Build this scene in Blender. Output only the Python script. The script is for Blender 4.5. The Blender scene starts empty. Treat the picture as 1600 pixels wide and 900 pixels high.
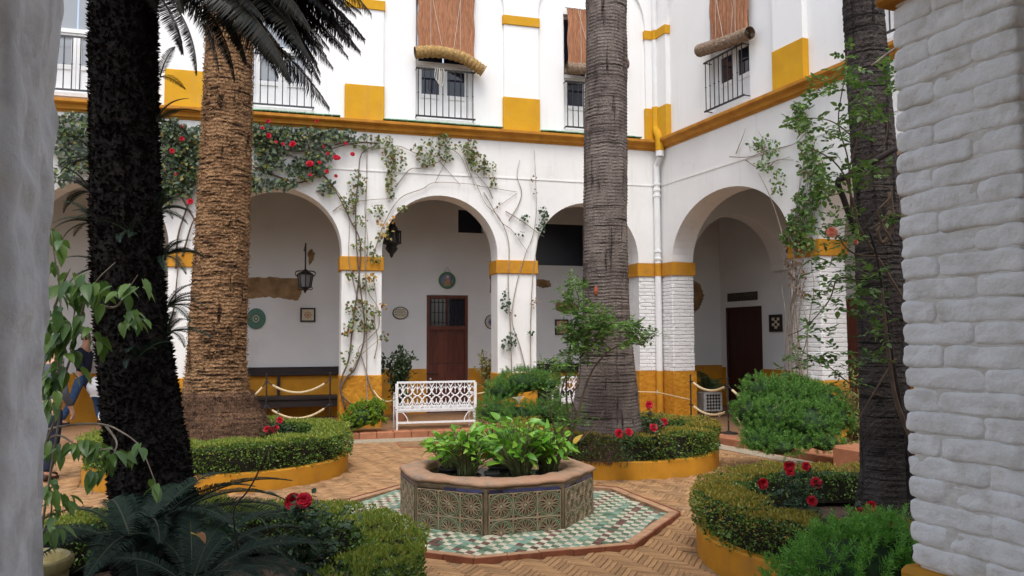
import bpy, math, random
import numpy as np
from mathutils import Matrix, Vector
random.seed(7); RNG = np.random.default_rng(7)
SC = bpy.context.scene; COL = SC.collection
R = math.radians; PI = math.pi

# ------------------------------------------------------------------ camera
FPX = 1250.0; CAMZ = 1.72
YAW = R(16.0); PITCH = math.atan(80 / FPX); ROLL = R(-0.2)
_f0 = np.array([math.sin(YAW), math.cos(YAW), 0]); _r0 = np.array([math.cos(YAW), -math.sin(YAW), 0]); _u0 = np.array([0, 0, 1.0])
FWD = _f0 * math.cos(PITCH) + _u0 * math.sin(PITCH); _up = -_f0 * math.sin(PITCH) + _u0 * math.cos(PITCH)
RGT = _r0 * math.cos(ROLL) + _up * math.sin(ROLL); UPV = -_r0 * math.sin(ROLL) + _up * math.cos(ROLL)
cam = bpy.data.cameras.new('camera'); cam.sensor_width = 36; cam.lens = 36 * FPX / 1600
cam.clip_start = 0.05; cam.clip_end = 400
camo = bpy.data.objects.new('camera', cam); COL.objects.link(camo)
M = Matrix.Identity(4)
for i, a in enumerate((RGT, UPV, -FWD)):
    for j in range(3): M[j][i] = a[j]
M[2][3] = CAMZ; camo.matrix_world = M
SC.camera = camo

# ------------------------------------------------------------------ world, sun, exposure
SUN_EL, SUN_AZ = R(62), R(192)          # azimuth clockwise from +Y
w = bpy.data.worlds.new('World'); SC.world = w; w.use_nodes = True
nt = w.node_tree; bg = nt.nodes['Background']; bg.inputs[1].default_value = 0.15
sky = nt.nodes.new('ShaderNodeTexSky'); sky.sky_type = 'NISHITA'; sky.sun_disc = False
sky.sun_elevation = SUN_EL; sky.sun_rotation = SUN_AZ; sky.dust_density = 3.0; sky.air_density = 1.0
hs = nt.nodes.new('ShaderNodeHueSaturation'); hs.inputs['Saturation'].default_value = 0.62
nt.links.new(sky.outputs[0], hs.inputs['Color']); nt.links.new(hs.outputs[0], bg.inputs[0])
sl = bpy.data.lights.new('sun', 'SUN'); sl.energy = 0.8; sl.angle = R(28); sl.color = (1.0, .98, .955)
so = bpy.data.objects.new('sun', sl); COL.objects.link(so)
sd = Vector((math.sin(SUN_AZ) * math.cos(SUN_EL), math.cos(SUN_AZ) * math.cos(SUN_EL), math.sin(SUN_EL)))
so.rotation_euler = (-sd).to_track_quat('-Z', 'Y').to_euler()
vs = SC.view_settings; vs.view_transform = 'Standard'; vs.look = 'None'; vs.gamma = 1; vs.exposure = 0.95

# ------------------------------------------------------------------ pixel of the photograph -> point in the place
def ray(px, py): return FWD + RGT * (px - 800) / FPX - UPV * (py - 450) / FPX
O3 = np.array([0, 0, CAMZ])
def atd(px, py, d): return O3 + ray(px, py) * d                       # at depth d
def onz(px, py, z=0.0): r = ray(px, py); return O3 + r * ((z - CAMZ) / r[2])
def onY(px, py, Y): r = ray(px, py); return O3 + r * (Y / r[1])

# frames: away = into the east wing's length, nrm = out of the courtyard through the east wall
HD = R(-6.6); AWAY = np.array([math.sin(HD), math.cos(HD)]); NRM = np.array([math.cos(HD), -math.sin(HD)])
YB = 14.93; CC = np.array([7.46, YB])
def E(s, n, z): p = CC - AWAY * s + NRM * n; return (p[0], p[1], z)
def onE(px, py, n=0.0):                                                # point on the plane at n behind the east wall
    r = ray(px, py); t = (NRM @ CC + n) / (NRM @ r[:2]); p = O3 + r * t
    return float(-(p[:2] - CC) @ AWAY), float(p[2])
def Nn(n, a, z): p = NRM * n + AWAY * a; return (p[0], p[1], z)        # near arcade frame

# ------------------------------------------------------------------ objects
WM = {}
def tag(o, label=None, cat=None, group=None, kind=None):
    if label: o['label'] = label
    if cat: o['category'] = cat
    if group: o['group'] = group
    if kind: o['kind'] = kind
    return o
def thing(name, label, cat, loc=(0, 0, 0), rz=0, group=None):
    o = bpy.data.objects.new(name, None); COL.objects.link(o); o.location = loc; o.rotation_euler = (0, 0, rz)
    o.empty_display_size = .2
    WM[o.name] = Matrix.Translation(Vector(loc)) @ Matrix.Rotation(rz, 4, 'Z')
    return tag(o, label, cat, group)
def linkmesh(name, me, parent=None, mats=None, smooth=False):
    o = bpy.data.objects.new(name, me); COL.objects.link(o)
    if parent is not None: o.parent = parent; WM[o.name] = WM[parent.name]
    else: WM[o.name] = Matrix.Identity(4)
    if mats is not None:
        for m in (mats if isinstance(mats, (list, tuple)) else [mats]): me.materials.append(m)
    if smooth: me.polygons.foreach_set('use_smooth', [True] * len(me.polygons))
    return o
def tolocal(V, parent, local):
    V = np.asarray(V, float)
    if parent is None or local: return V
    m = np.array(WM[parent.name].inverted()); return V @ m[:3, :3].T + m[:3, 3]
def npmesh(name, V, F, mats, parent=None, local=False, smooth=False, mi=None, kind=None):
    """V (n,3); F (m,k) one polygon size"""
    V = tolocal(V, parent, local).astype(np.float32); F = np.asarray(F, np.int32); k = F.shape[1]
    me = bpy.data.meshes.new(name); me.vertices.add(len(V)); me.vertices.foreach_set('co', V.ravel())
    me.loops.add(F.size); me.loops.foreach_set('vertex_index', F.ravel())
    me.polygons.add(len(F)); me.polygons.foreach_set('loop_start', np.arange(0, F.size, k, dtype=np.int32))
    if mi is not None: me.polygons.foreach_set('material_index', np.asarray(mi, np.int32))
    me.update(calc_edges=True)
    o = linkmesh(name, me, parent, mats, smooth)
    if kind: o['kind'] = kind
    return o
class MB:
    def __init__(s): s.v = []; s.f = []; s.m = []; s.cur = 0
    def add(s, V, F, m=None):
        b = len(s.v); s.v.extend([tuple(map(float, q)) for q in V])
        for f in F: s.f.append([b + i for i in f]); s.m.append(s.cur if m is None else m)
        return s
    def box(s, x0, x1, y0, y1, z0, z1, m=None, skip=''):
        V = [(x0, y0, z0), (x1, y0, z0), (x1, y1, z0), (x0, y1, z0), (x0, y0, z1), (x1, y0, z1), (x1, y1, z1), (x0, y1, z1)]
        F = {'b': (0, 3, 2, 1), 't': (4, 5, 6, 7), 'f': (0, 1, 5, 4), 'r': (1, 2, 6, 5), 'k': (2, 3, 7, 6), 'l': (3, 0, 4, 7)}
        return s.add(V, [F[k] for k in F if k not in skip], m)
    def obox(s, c, ax, ay, az, m=None):            # centre and half-axis vectors
        c, ax, ay, az = (np.array(q, float) for q in (c, ax, ay, az))
        V = [c + i * ax + j * ay + k * az for k in (-1, 1) for (i, j) in ((-1, -1), (1, -1), (1, 1), (-1, 1))]
        return s.add(V, [(0, 3, 2, 1), (4, 5, 6, 7), (0, 1, 5, 4), (1, 2, 6, 5), (2, 3, 7, 6), (3, 0, 4, 7)], m)
    def bbox(s, x0, x1, y0, y1, z0, z1, b=.01, m=None):   # box with chamfered edges
        xs, ys, zs = (x0, x1), (y0, y1), (z0, z1); V = []; idx = {}
        for i in (0, 1):
            for j in (0, 1):
                for k in (0, 1):
                    sx, sy, sz = (1 - 2 * i), (1 - 2 * j), (1 - 2 * k)
                    p = (xs[i], ys[j], zs[k])
                    for a in range(3):
                        q = [p[0] + sx * b, p[1] + sy * b, p[2] + sz * b]; q[a] = p[a]
                        idx[i, j, k, a] = len(V); V.append(q)
        F = []
        def fc(a, c, order): F.append([idx[(*o_, a)] for o_ in order])
        for c in (0, 1):
            o0 = [(c, 0, 0), (c, 1, 0), (c, 1, 1), (c, 0, 1)]; o1 = [(0, c, 0), (0, c, 1), (1, c, 1), (1, c, 0)]; o2 = [(0, 0, c), (1, 0, c), (1, 1, c), (0, 1, c)]
            for a, o in ((0, o0), (1, o1), (2, o2)): fc(a, c, o if c else o[::-1])
        for j in (0, 1):
            for k in (0, 1): F.append([idx[0, j, k, 1], idx[1, j, k, 1], idx[1, j, k, 2], idx[0, j, k, 2]])
        for i in (0, 1):
            for k in (0, 1): F.append([idx[i, 0, k, 0], idx[i, 1, k, 0], idx[i, 1, k, 2], idx[i, 0, k, 2]])
        for i in (0, 1):
            for j in (0, 1): F.append([idx[i, j, 0, 0], idx[i, j, 1, 0], idx[i, j, 1, 1], idx[i, j, 0, 1]])
        for i in (0, 1):
            for j in (0, 1):
                for k in (0, 1): F.append([idx[i, j, k, a] for a in range(3)])
        return s.add(V, F, m)
    def tube(s, P, r, n=6, cap=True, m=None):
        P = [np.array(p, float) for p in P]; rs = r if hasattr(r, '__len__') else [r] * len(P); V = []; F = []
        ref = None
        for i, p in enumerate(P):
            d = P[min(i + 1, len(P) - 1)] - P[max(i - 1, 0)]; L = np.linalg.norm(d); d = d / (L if L > 1e-9 else 1)
            if ref is None: ref = np.array([0, 0, 1.0]) if abs(d[2]) < .9 else np.array([1.0, 0, 0])
            a = np.cross(d, ref); a /= max(np.linalg.norm(a), 1e-9); b = np.cross(a, d); ref = b
            for k in range(n):
                t = 2 * PI * k / n; V.append(p + rs[i] * (a * math.cos(t) + b * math.sin(t)))
        for i in range(len(P) - 1):
            for k in range(n):
                k2 = (k + 1) % n; F.append((i * n + k, i * n + k2, (i + 1) * n + k2, (i + 1) * n + k))
        if cap: F.append(list(range(n))[::-1]); F.append([(len(P) - 1) * n + k for k in range(n)])
        return s.add(V, F, m)
    def lathe(s, prof, c=(0, 0, 0), n=20, m=None, a0=0, cap=False):
        V = []; F = []
        for r, z in prof:
            for k in range(n): t = a0 + 2 * PI * k / n; V.append((c[0] + r * math.cos(t), c[1] + r * math.sin(t), c[2] + z))
        for i in range(len(prof) - 1):
            for k in range(n):
                k2 = (k + 1) % n; F.append((i * n + k, i * n + k2, (i + 1) * n + k2, (i + 1) * n + k))
        if cap: F.append(list(range(n))[::-1]); F.append([(len(prof) - 1) * n + k for k in range(n)])
        return s.add(V, F, m)
    def prism(s, poly, z0, z1, m=None, bottom=True):    # polygon in x,y, counter-clockwise
        n = len(poly); V = [(x, y, z0) for x, y in poly] + [(x, y, z1) for x, y in poly]
        F = [tuple(range(n, 2 * n))] + [(i, (i + 1) % n, n + (i + 1) % n, n + i) for i in range(n)]
        if bottom: F.append(tuple(range(n))[::-1])
        return s.add(V, F, m)
    def vprism(s, poly, y0, y1, m=None):                 # polygon in x,z extruded along y (front at y0)
        n = len(poly); V = [(x, y0, z) for x, z in poly] + [(x, y1, z) for x, z in poly]
        F = [tuple(range(n)), tuple(range(n, 2 * n))[::-1]] + [(i, n + i, n + (i + 1) % n, (i + 1) % n) for i in range(n)]
        return s.add(V, F, m)
    def disc(s, cx, cy, cz, rx, rz, y1, n=24, m=None):   # upright disc facing -y
        return s.vprism([(cx + rx * math.cos(2 * PI * k / n), cz + rz * math.sin(2 * PI * k / n)) for k in range(n)], cy, y1, m)
    def grid(s, G, m=None):
        G = np.asarray(G); h, w_ = G.shape[:2]
        return s.add(G.reshape(-1, 3), [(i * w_ + j, i * w_ + j + 1, (i + 1) * w_ + j + 1, (i + 1) * w_ + j) for i in range(h - 1) for j in range(w_ - 1)], m)
    def xf(s, fn): s.v = [tuple(fn(*p)) for p in s.v]; return s
    def mesh(s, name):
        me = bpy.data.meshes.new(name); me.from_pydata(s.v, [], s.f); me.update(); return me
    def build(s, name, mats, parent=None, local=False, smooth=False, kind=None, label=None):
        s.v = [tuple(q) for q in tolocal(s.v, parent, local)]
        me = s.mesh(name); o = linkmesh(name, me, parent, mats, False)
        if any(s.m): me.polygons.foreach_set('material_index', s.m)
        if smooth: me.shade_smooth() if smooth is True else me.shade_smooth()
        if smooth == 'auto':
            me.set_sharp_from_angle(angle=R(35))
        if kind: o['kind'] = kind
        if label: o['label'] = label
        return o
def instance(o, parent, loc, rot=(0, 0, 0), scale=(1, 1, 1)):       # copy of one mesh object, shares its mesh
    c = o.copy(); COL.objects.link(c); c.parent = parent; c.location = loc; c.rotation_euler = rot; c.scale = scale
    return c
KIDS = {}
def copy_tree(o, label, loc, rz=None, group=None):
    c = o.copy(); COL.objects.link(c); c.location = loc; c['label'] = label
    if rz is not None: c.rotation_euler = (0, 0, rz)
    if group: c['group'] = group
    def rec(a, b):
        for ch in list(a.children):
            d = ch.copy(); COL.objects.link(d); d.parent = b; rec(ch, d)
    rec(o, c)
    return c

# ------------------------------------------------------------------ noise
class Noise2:
    def __init__(s, seed, n=256): s.g = np.random.default_rng(seed).random((n, n)); s.n = n
    def __call__(s, x, y):
        x = np.asarray(x, float); y = np.asarray(y, float); xi = np.floor(x).astype(int); yi = np.floor(y).astype(int)
        fx = x - xi; fy = y - yi; fx = fx * fx * (3 - 2 * fx); fy = fy * fy * (3 - 2 * fy); n = s.n
        a = s.g[xi % n, yi % n]; b = s.g[(xi + 1) % n, yi % n]; c = s.g[xi % n, (yi + 1) % n]; d = s.g[(xi + 1) % n, (yi + 1) % n]
        return (a * (1 - fx) + b * fx) * (1 - fy) + (c * (1 - fx) + d * fx) * fy - .5
NZ = Noise2(3)
def fbm(x, y, o=3): return sum(NZ(x * 2 ** i + 17 * i, y * 2 ** i + 5 * i) / 2 ** i for i in range(o))

# ------------------------------------------------------------------ materials
def nd(nt, t, **k):
    n = nt.nodes.new(t)
    for a, b in k.items(): setattr(n, a, b)
    return n
def ramp(nt, stops):
    r = nd(nt, 'ShaderNodeValToRGB'); e = r.color_ramp.elements
    while len(e) > len(stops): e.remove(e[-1])
    while len(e) < len(stops): e.new(.5)
    for q, (p, c) in zip(e, stops): q.position = p; q.color = (*c, 1)
    return r
def mat(name, c1, c2=None, rough=.8, scale=6., stretch=(1, 1, 1), bump=.2, bscale=30., bdist=.01, metal=0., rand=0., spec=.3,
        dirt=None, dscale=2., dpos=(.55, .75), coord='Object', bstretch=None, detail=5, bump2=None, streak=None):
    m = bpy.data.materials.new(name); m.use_nodes = True; nt = m.node_tree; b = nt.nodes['Principled BSDF']
    b.inputs['Roughness'].default_value = rough; b.inputs['Metallic'].default_value = metal; b.inputs['Specular IOR Level'].default_value = spec
    tc = nd(nt, 'ShaderNodeTexCoord'); L = nt.links.new
    mp = nd(nt, 'ShaderNodeMapping'); mp.inputs['Scale'].default_value = stretch; L(tc.outputs[coord], mp.inputs[0])
    n1 = nd(nt, 'ShaderNodeTexNoise'); n1.inputs['Scale'].default_value = scale; n1.inputs['Detail'].default_value = detail; L(mp.outputs[0], n1.inputs[0])
    c2 = c2 or tuple(q * .8 for q in c1)
    rp = ramp(nt, [(.32, c2), (.68, c1)]); L(n1.outputs[0], rp.inputs[0]); out = rp.outputs[0]
    if dirt:
        n3 = nd(nt, 'ShaderNodeTexNoise'); n3.inputs['Scale'].default_value = dscale; n3.inputs['Detail'].default_value = 8; n3.inputs['Roughness'].default_value = .65; L(mp.outputs[0], n3.inputs[0])
        r3 = ramp(nt, [(dpos[0], (0, 0, 0)), (dpos[1], (1, 1, 1))]); L(n3.outputs[0], r3.inputs[0])
        mx = nd(nt, 'ShaderNodeMix', data_type='RGBA'); L(r3.outputs[0], mx.inputs['Factor']); L(out, mx.inputs['A']); mx.inputs['B'].default_value = (*dirt, 1); out = mx.outputs['Result']
    if streak:
        ms = nd(nt, 'ShaderNodeMapping'); ms.inputs['Scale'].default_value = (5, 5, .35); L(tc.outputs[coord], ms.inputs[0])
        n5 = nd(nt, 'ShaderNodeTexNoise'); n5.inputs['Scale'].default_value = 1.6; n5.inputs['Detail'].default_value = 7; n5.inputs['Roughness'].default_value = .6; L(ms.outputs[0], n5.inputs[0])
        r5 = ramp(nt, [(.55, (0, 0, 0)), (.85, (1, 1, 1))]); L(n5.outputs[0], r5.inputs[0]); mm = nd(nt, 'ShaderNodeMath', operation='MULTIPLY'); L(r5.outputs[0], mm.inputs[0]); mm.inputs[1].default_value = streak[1]
        mx = nd(nt, 'ShaderNodeMix', data_type='RGBA'); L(mm.outputs[0], mx.inputs['Factor']); L(out, mx.inputs['A']); mx.inputs['B'].default_value = (*streak[0], 1); out = mx.outputs['Result']
    if rand:
        oi = nd(nt, 'ShaderNodeObjectInfo'); gi = nd(nt, 'ShaderNodeNewGeometry')
        ad = nd(nt, 'ShaderNodeMath', operation='ADD'); L(oi.outputs['Random'], ad.inputs[0]); L(gi.outputs['Random Per Island'], ad.inputs[1])
        fr = nd(nt, 'ShaderNodeMath', operation='FRACT'); L(ad.outputs[0], fr.inputs[0])
        mr = nd(nt, 'ShaderNodeMapRange'); mr.inputs['To Min'].default_value = 1 - rand; mr.inputs['To Max'].default_value = 1 + rand; L(fr.outputs[0], mr.inputs[0])
        hv = nd(nt, 'ShaderNodeHueSaturation'); L(mr.outputs[0], hv.inputs['Value']); L(out, hv.inputs['Color']); out = hv.outputs[0]
    L(out, b.inputs['Base Color'])
    if bump:
        mb = nd(nt, 'ShaderNodeMapping'); mb.inputs['Scale'].default_value = bstretch or stretch; L(tc.outputs[coord], mb.inputs[0])
        n2 = nd(nt, 'ShaderNodeTexNoise'); n2.inputs['Scale'].default_value = bscale; n2.inputs['Detail'].default_value = 6; L(mb.outputs[0], n2.inputs[0])
        bm = nd(nt, 'ShaderNodeBump'); bm.inputs['Strength'].default_value = bump; bm.inputs['Distance'].default_value = bdist
        L(n2.outputs[0], bm.inputs['Height']); nb = bm.outputs[0]
        if bump2:
            n4 = nd(nt, 'ShaderNodeTexNoise'); n4.inputs['Scale'].default_value = bump2[0]; n4.inputs['Detail'].default_value = 3; L(tc.outputs[coord], n4.inputs[0])
            b4 = nd(nt, 'ShaderNodeBump'); b4.inputs['Strength'].default_value = bump2[1]; b4.inputs['Distance'].default_value = bump2[2]
            L(n4.outputs[0], b4.inputs['Height']); L(nb, b4.inputs['Normal']); nb = b4.outputs[0]
        L(nb, b.inputs['Normal'])
    return m
def leafmat(name, cols, rough=.45, trans=.3, pos=None, spec=.4):
    m = bpy.data.materials.new(name); m.use_nodes = True; nt = m.node_tree; b = nt.nodes['Principled BSDF']; L = nt.links.new
    gi = nd(nt, 'ShaderNodeNewGeometry'); oi = nd(nt, 'ShaderNodeObjectInfo')
    ad = nd(nt, 'ShaderNodeMath', operation='ADD'); L(oi.outputs['Random'], ad.inputs[0]); L(gi.outputs['Random Per Island'], ad.inputs[1])
    fr = nd(nt, 'ShaderNodeMath', operation='FRACT'); L(ad.outputs[0], fr.inputs[0])
    n = len(cols); rp = ramp(nt, [((pos[i] if pos else i / max(n - 1, 1)), c) for i, c in enumerate(cols)]); L(fr.outputs[0], rp.inputs[0])
    L(rp.outputs[0], b.inputs['Base Color']); b.inputs['Roughness'].default_value = rough; b.inputs['Specular IOR Level'].default_value = spec
    tr = nd(nt, 'ShaderNodeBsdfTranslucent'); L(rp.outputs[0], tr.inputs[0]); mx = nd(nt, 'ShaderNodeMixShader'); mx.inputs[0].default_value = trans
    L(b.outputs[0], mx.inputs[1]); L(tr.outputs[0], mx.inputs[2]); L(mx.outputs[0], nt.nodes['Material Output'].inputs[0])
    return m
def glass(name, c, rough=.08):
    m = bpy.data.materials.new(name); m.use_nodes = True; b = m.node_tree.nodes['Principled BSDF']
    b.inputs['Base Color'].default_value = (*c, 1); b.inputs['Roughness'].default_value = rough; b.inputs['Specular IOR Level'].default_value = .6
    return m

def bark(name, hi, lo, dark, hz, hs=1.3, vz=1.2, vs=11, hd=(.50, .60), vd=(.56, .66), bumpd=.02, grain=70):
    m = bpy.data.materials.new(name); m.use_nodes = True; nt = m.node_tree; b = nt.nodes['Principled BSDF']; L = nt.links.new
    b.inputs['Roughness'].default_value = .9; b.inputs['Specular IOR Level'].default_value = .2; tc = nd(nt, 'ShaderNodeTexCoord')
    def nz(st, sc, det, ro=.55):
        mp = nd(nt, 'ShaderNodeMapping'); mp.inputs['Scale'].default_value = st; L(tc.outputs['Object'], mp.inputs[0]); n = nd(nt, 'ShaderNodeTexNoise'); n.inputs['Scale'].default_value = sc; n.inputs['Detail'].default_value = det; n.inputs['Roughness'].default_value = ro; L(mp.outputs[0], n.inputs[0]); return n.outputs[0]
    base = nz((1, 1, .8), 2.2, 6); rb = ramp(nt, [(.35, lo), (.65, hi)]); L(base, rb.inputs[0]); col = rb.outputs[0]
    h = nz((hs, hs, hz), 1.0, 5, .6); v = nz((vs, vs, vz), 1.0, 6, .6); g_ = nz((1, 1, 1), grain, 3)
    rh = ramp(nt, [(hd[0], (0, 0, 0)), (hd[1], (1, 1, 1))]); L(h, rh.inputs[0]); rv = ramp(nt, [(vd[0], (0, 0, 0)), (vd[1], (1, 1, 1))]); L(v, rv.inputs[0]); rg_ = ramp(nt, [(.30, (.55, .55, .55)), (.7, (1.3, 1.3, 1.3))]); L(g_, rg_.inputs[0])
    mm = nd(nt, 'ShaderNodeMath', operation='MAXIMUM'); L(rh.outputs[0], mm.inputs[0]); L(rv.outputs[0], mm.inputs[1])
    mg = nd(nt, 'ShaderNodeMix', data_type='RGBA', blend_type='MULTIPLY'); mg.inputs['Factor'].default_value = 1; L(col, mg.inputs['A']); L(rg_.outputs[0], mg.inputs['B'])
    mx = nd(nt, 'ShaderNodeMix', data_type='RGBA'); L(mm.outputs[0], mx.inputs['Factor']); L(mg.outputs['Result'], mx.inputs['A']); mx.inputs['B'].default_value = (*dark, 1); L(mx.outputs['Result'], b.inputs['Base Color'])
    iv = nd(nt, 'ShaderNodeMath', operation='SUBTRACT'); iv.inputs[0].default_value = 1; L(mm.outputs[0], iv.inputs[1]); ad = nd(nt, 'ShaderNodeMath', operation='ADD'); L(iv.outputs[0], ad.inputs[0]); L(g_, ad.inputs[1])
    bm = nd(nt, 'ShaderNodeBump'); bm.inputs['Strength'].default_value = .9; bm.inputs['Distance'].default_value = bumpd; L(ad.outputs[0], bm.inputs['Height']); L(bm.outputs[0], b.inputs['Normal']); return m
WHITE = mat('whitewash', (.82, .81, .78), (.76, .75, .72), .85, scale=1.3, bump=.35, bscale=9, bdist=.012, dirt=(.5, .49, .44), dscale=1.1, dpos=(.60, .92), bump2=(60, .25, .004), streak=((.50, .48, .42), .55))
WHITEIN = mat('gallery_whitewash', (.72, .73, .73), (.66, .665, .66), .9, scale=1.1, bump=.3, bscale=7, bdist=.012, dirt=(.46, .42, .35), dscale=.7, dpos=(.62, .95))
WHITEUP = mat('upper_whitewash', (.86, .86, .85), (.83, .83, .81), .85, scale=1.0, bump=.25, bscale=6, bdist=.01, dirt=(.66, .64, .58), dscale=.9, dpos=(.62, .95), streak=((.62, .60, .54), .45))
WHITENEAR = mat('near_whitewash', (.88, .89, .90), (.74, .75, .76), .75, scale=3.0, bump=1, bscale=11, bdist=.02, dirt=(.46, .46, .46), dscale=5.5, dpos=(.50, .80), bump2=(120, .25, .002))
WHITEBR = mat('painted_brick', (.80, .80, .79), (.70, .69, .67), .8, scale=8, bump=.4, bscale=40, bdist=.005, rand=.04)
NEARBR = mat('near_painted_brick', (.86, .86, .85), (.74, .74, .72), .62, scale=10, bump=.9, bscale=28, bdist=.010, dirt=(.50, .47, .41), dscale=7, dpos=(.52, .80), bump2=(110, .5, .003), spec=.4)
NEARMO = mat('near_painted_joint', (.76, .74, .70), (.60, .57, .52), .85, scale=14, bump=.9, bscale=40, bdist=.008)
MORTAR = mat('painted_mortar', (.58, .56, .53), (.46, .44, .40), .9, scale=12, bump=.5, bscale=50, bdist=.004)
OCHRE = mat('ochre_paint', (.56, .26, .018), (.46, .20, .014), .8, scale=4, bump=.35, bscale=25, bdist=.006, dirt=(.36, .17, .04), dscale=3, dpos=(.52, .82), streak=((.30, .15, .05), .6))
OCHREUP = mat('bright_ochre_paint', (.64, .34, .012), (.56, .28, .010), .8, scale=3, bump=.35, bscale=20, bdist=.006, dirt=(.55, .34, .10), dscale=2.5, dpos=(.58, .85), streak=((.45, .26, .08), .5))
OCHRERF = mat('rough_ochre_plaster', (.54, .24, .018), (.44, .18, .012), .8, scale=5, bump=.9, bscale=12, bdist=.03, dirt=(.30, .15, .05), dscale=4, dpos=(.6, .85))
CORN = mat('cornice_paint', (.52, .23, .025), (.38, .15, .015), .75, scale=5, bump=.3, bscale=20, bdist=.005, dirt=(.16, .09, .04), dscale=6, dpos=(.62, .85))
CEIL = mat('gallery_ceiling_boards', (.09, .07, .055), (.06, .045, .035), .9, scale=2)
TERRA = mat('terracotta_step', (.40, .17, .09), (.30, .12, .06), .8, scale=6, bump=.4, bscale=20, rand=.12)
KERB = mat('kerb_brick', (.42, .25, .14), (.32, .18, .10), .8, scale=9, bump=.4, rand=.12, dirt=(.2, .12, .08), dscale=4)
KERBD = mat('red_kerb_edge', (.26, .09, .045), (.18, .06, .03), .8, scale=9, bump=.3, rand=.1)
TILEF = mat('gallery_floor_tile', (.29, .165, .09), (.22, .125, .065), .5, scale=5, bump=.15, rand=.08)
PAVE = mat('paving_brick', (.40, .235, .11), (.255, .138, .062), .85, scale=7, bump=.4, bscale=60, bdist=.003, rand=.22, dirt=(.20, .13, .08), dscale=1.3, dpos=(.50, .80), coord='Object')
BEDDING = mat('sand_bedding', (.26, .17, .09), (.2, .13, .07), .95, scale=12, bump=.5)
IRON = mat('black_iron', (.012, .012, .014), (.03, .025, .02), .5, scale=20, bump=.2, spec=.4)
RAILI = mat('grey_iron', (.05, .055, .06), (.08, .08, .085), .55, scale=20, bump=.1)
WPAINT = mat('white_paint', (.80, .80, .79), (.74, .74, .73), .45, scale=5, bump=.1, spec=.45)
WMETAL = mat('white_cast_iron', (.82, .83, .84), (.72, .72, .72), .4, scale=18, bump=.3, bscale=60, bdist=.003, spec=.5)
DGLASS = glass('dark_glass', (.012, .016, .03), .06)
GGLASS = glass('curtained_glass', (.30, .32, .34), .12)
BLUEBL = glass('dark_blue_glass', (.004, .007, .02), .35)
DOORW = mat('brown_door_wood', (.15, .042, .022), (.09, .024, .014), .55, scale=5, stretch=(6, 6, .6), bump=.3, bscale=20, rand=.12, spec=.35)
DOORD = mat('dark_door_wood', (.055, .014, .011), (.03, .009, .008), .6, scale=5, stretch=(6, 6, .6), bump=.3, bscale=20)
BENCHW = mat('dark_bench_wood', (.02, .016, .016), (.035, .026, .024), .5, scale=4, stretch=(.6, 6, 6), bump=.2)
BLIND = mat('esparto_blind', (.48, .23, .125), (.28, .12, .062), .95, scale=9, stretch=(6, 6, .8), bump=.9, bscale=16, bdist=.02)
ROLL = mat('esparto_roll', (.46, .30, .11), (.25, .15, .06), .95, scale=20, bump=1, bscale=30, bdist=.02)
ROLL2 = mat('weathered_esparto_roll', (.30, .22, .15), (.16, .11, .08), .95, scale=20, bump=1, bscale=30, bdist=.02)
ROPE = mat('pale_rope', (.72, .58, .36), (.5, .38, .2), .8, scale=40, bump=.8, bscale=90, bdist=.006)
CORD = mat('white_cord', (.7, .66, .58), None, .8, bump=0)
STONE = mat('exposed_stone', (.34, .22, .11), (.18, .11, .055), .9, scale=5, bump=.8, bscale=12, bdist=.03)
CLAY = mat('worn_terracotta_rim', (.44, .27, .165), (.31, .175, .105), .75, scale=5, bump=.7, bscale=22, bdist=.012, dirt=(.20, .15, .11), dscale=5, dpos=(.48, .68))
GROUT = mat('mossy_grout', (.17, .12, .07), (.10, .075, .045), .85, scale=9, bump=.8, bscale=30, bdist=.01)
RELIEF = mat('tile_relief_clay', (.37, .29, .19), (.23, .17, .10), .7, scale=16, bump=.5, rand=.1)
TGREEN = mat('green_glaze', (.045, .15, .075), (.08, .10, .055), .3, scale=9, bump=.3, rand=.35, dirt=(.14, .09, .05), dscale=5, dpos=(.5, .65), spec=.5)
TBROWN = mat('brown_glaze', (.045, .016, .01), (.08, .04, .02), .35, scale=12, bump=.3, rand=.3, spec=.5)
TBLUE = mat('blue_glaze', (.015, .03, .16), (.05, .05, .07), .3, scale=9, bump=.3, rand=.5, dirt=(.10, .08, .06), dscale=6, dpos=(.5, .65), spec=.5)
FG1 = mat('floor_tile_green', (.14, .23, .15), (.10, .16, .10), .35, scale=14, bump=.2, rand=.35, dirt=(.22, .17, .1), dscale=5, dpos=(.55, .8), spec=.5)
FG2 = mat('floor_tile_teal', (.24, .36, .28), (.16, .26, .19), .35, scale=14, bump=.2, rand=.2, spec=.5)
FW = mat('floor_tile_cream', (.62, .59, .46), (.42, .38, .27), .4, scale=14, bump=.2, rand=.14, dirt=(.4, .3, .2), dscale=6, dpos=(.55, .8), spec=.5)
FB = mat('floor_tile_brown', (.10, .065, .06), (.20, .10, .07), .4, scale=14, bump=.2, rand=.35, spec=.5)
GTILE = mat('green_edge_tile', (.06, .24, .10), (.2, .34, .2), .35, scale=12, bump=.2, rand=.3, spec=.5)
SOIL = mat('bed_soil', (.10, .062, .045), (.05, .032, .024), .95, scale=16, bump=1, bscale=40, bdist=.03)
PEB = mat('pebble_mosaic', (.50, .42, .30), (.20, .17, .13), .7, scale=26, stretch=(1, 2, 1), bump=.8, bscale=30, bdist=.01)
WATER = glass('dark_water', (.008, .010, .006), .04)
POTB = mat('black_plastic_pot', (.02, .022, .022), (.035, .035, .035), .5, scale=10)
POTY = mat('cream_pot_glaze', (.62, .54, .28), (.5, .38, .14), .5, scale=7, stretch=(3, 3, 1), bump=.2, dirt=(.25, .14, .05), dscale=4, dpos=(.62, .75))
POTT = mat('terracotta_pot', (.40, .18, .09), (.3, .13, .07), .8, scale=6)
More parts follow.
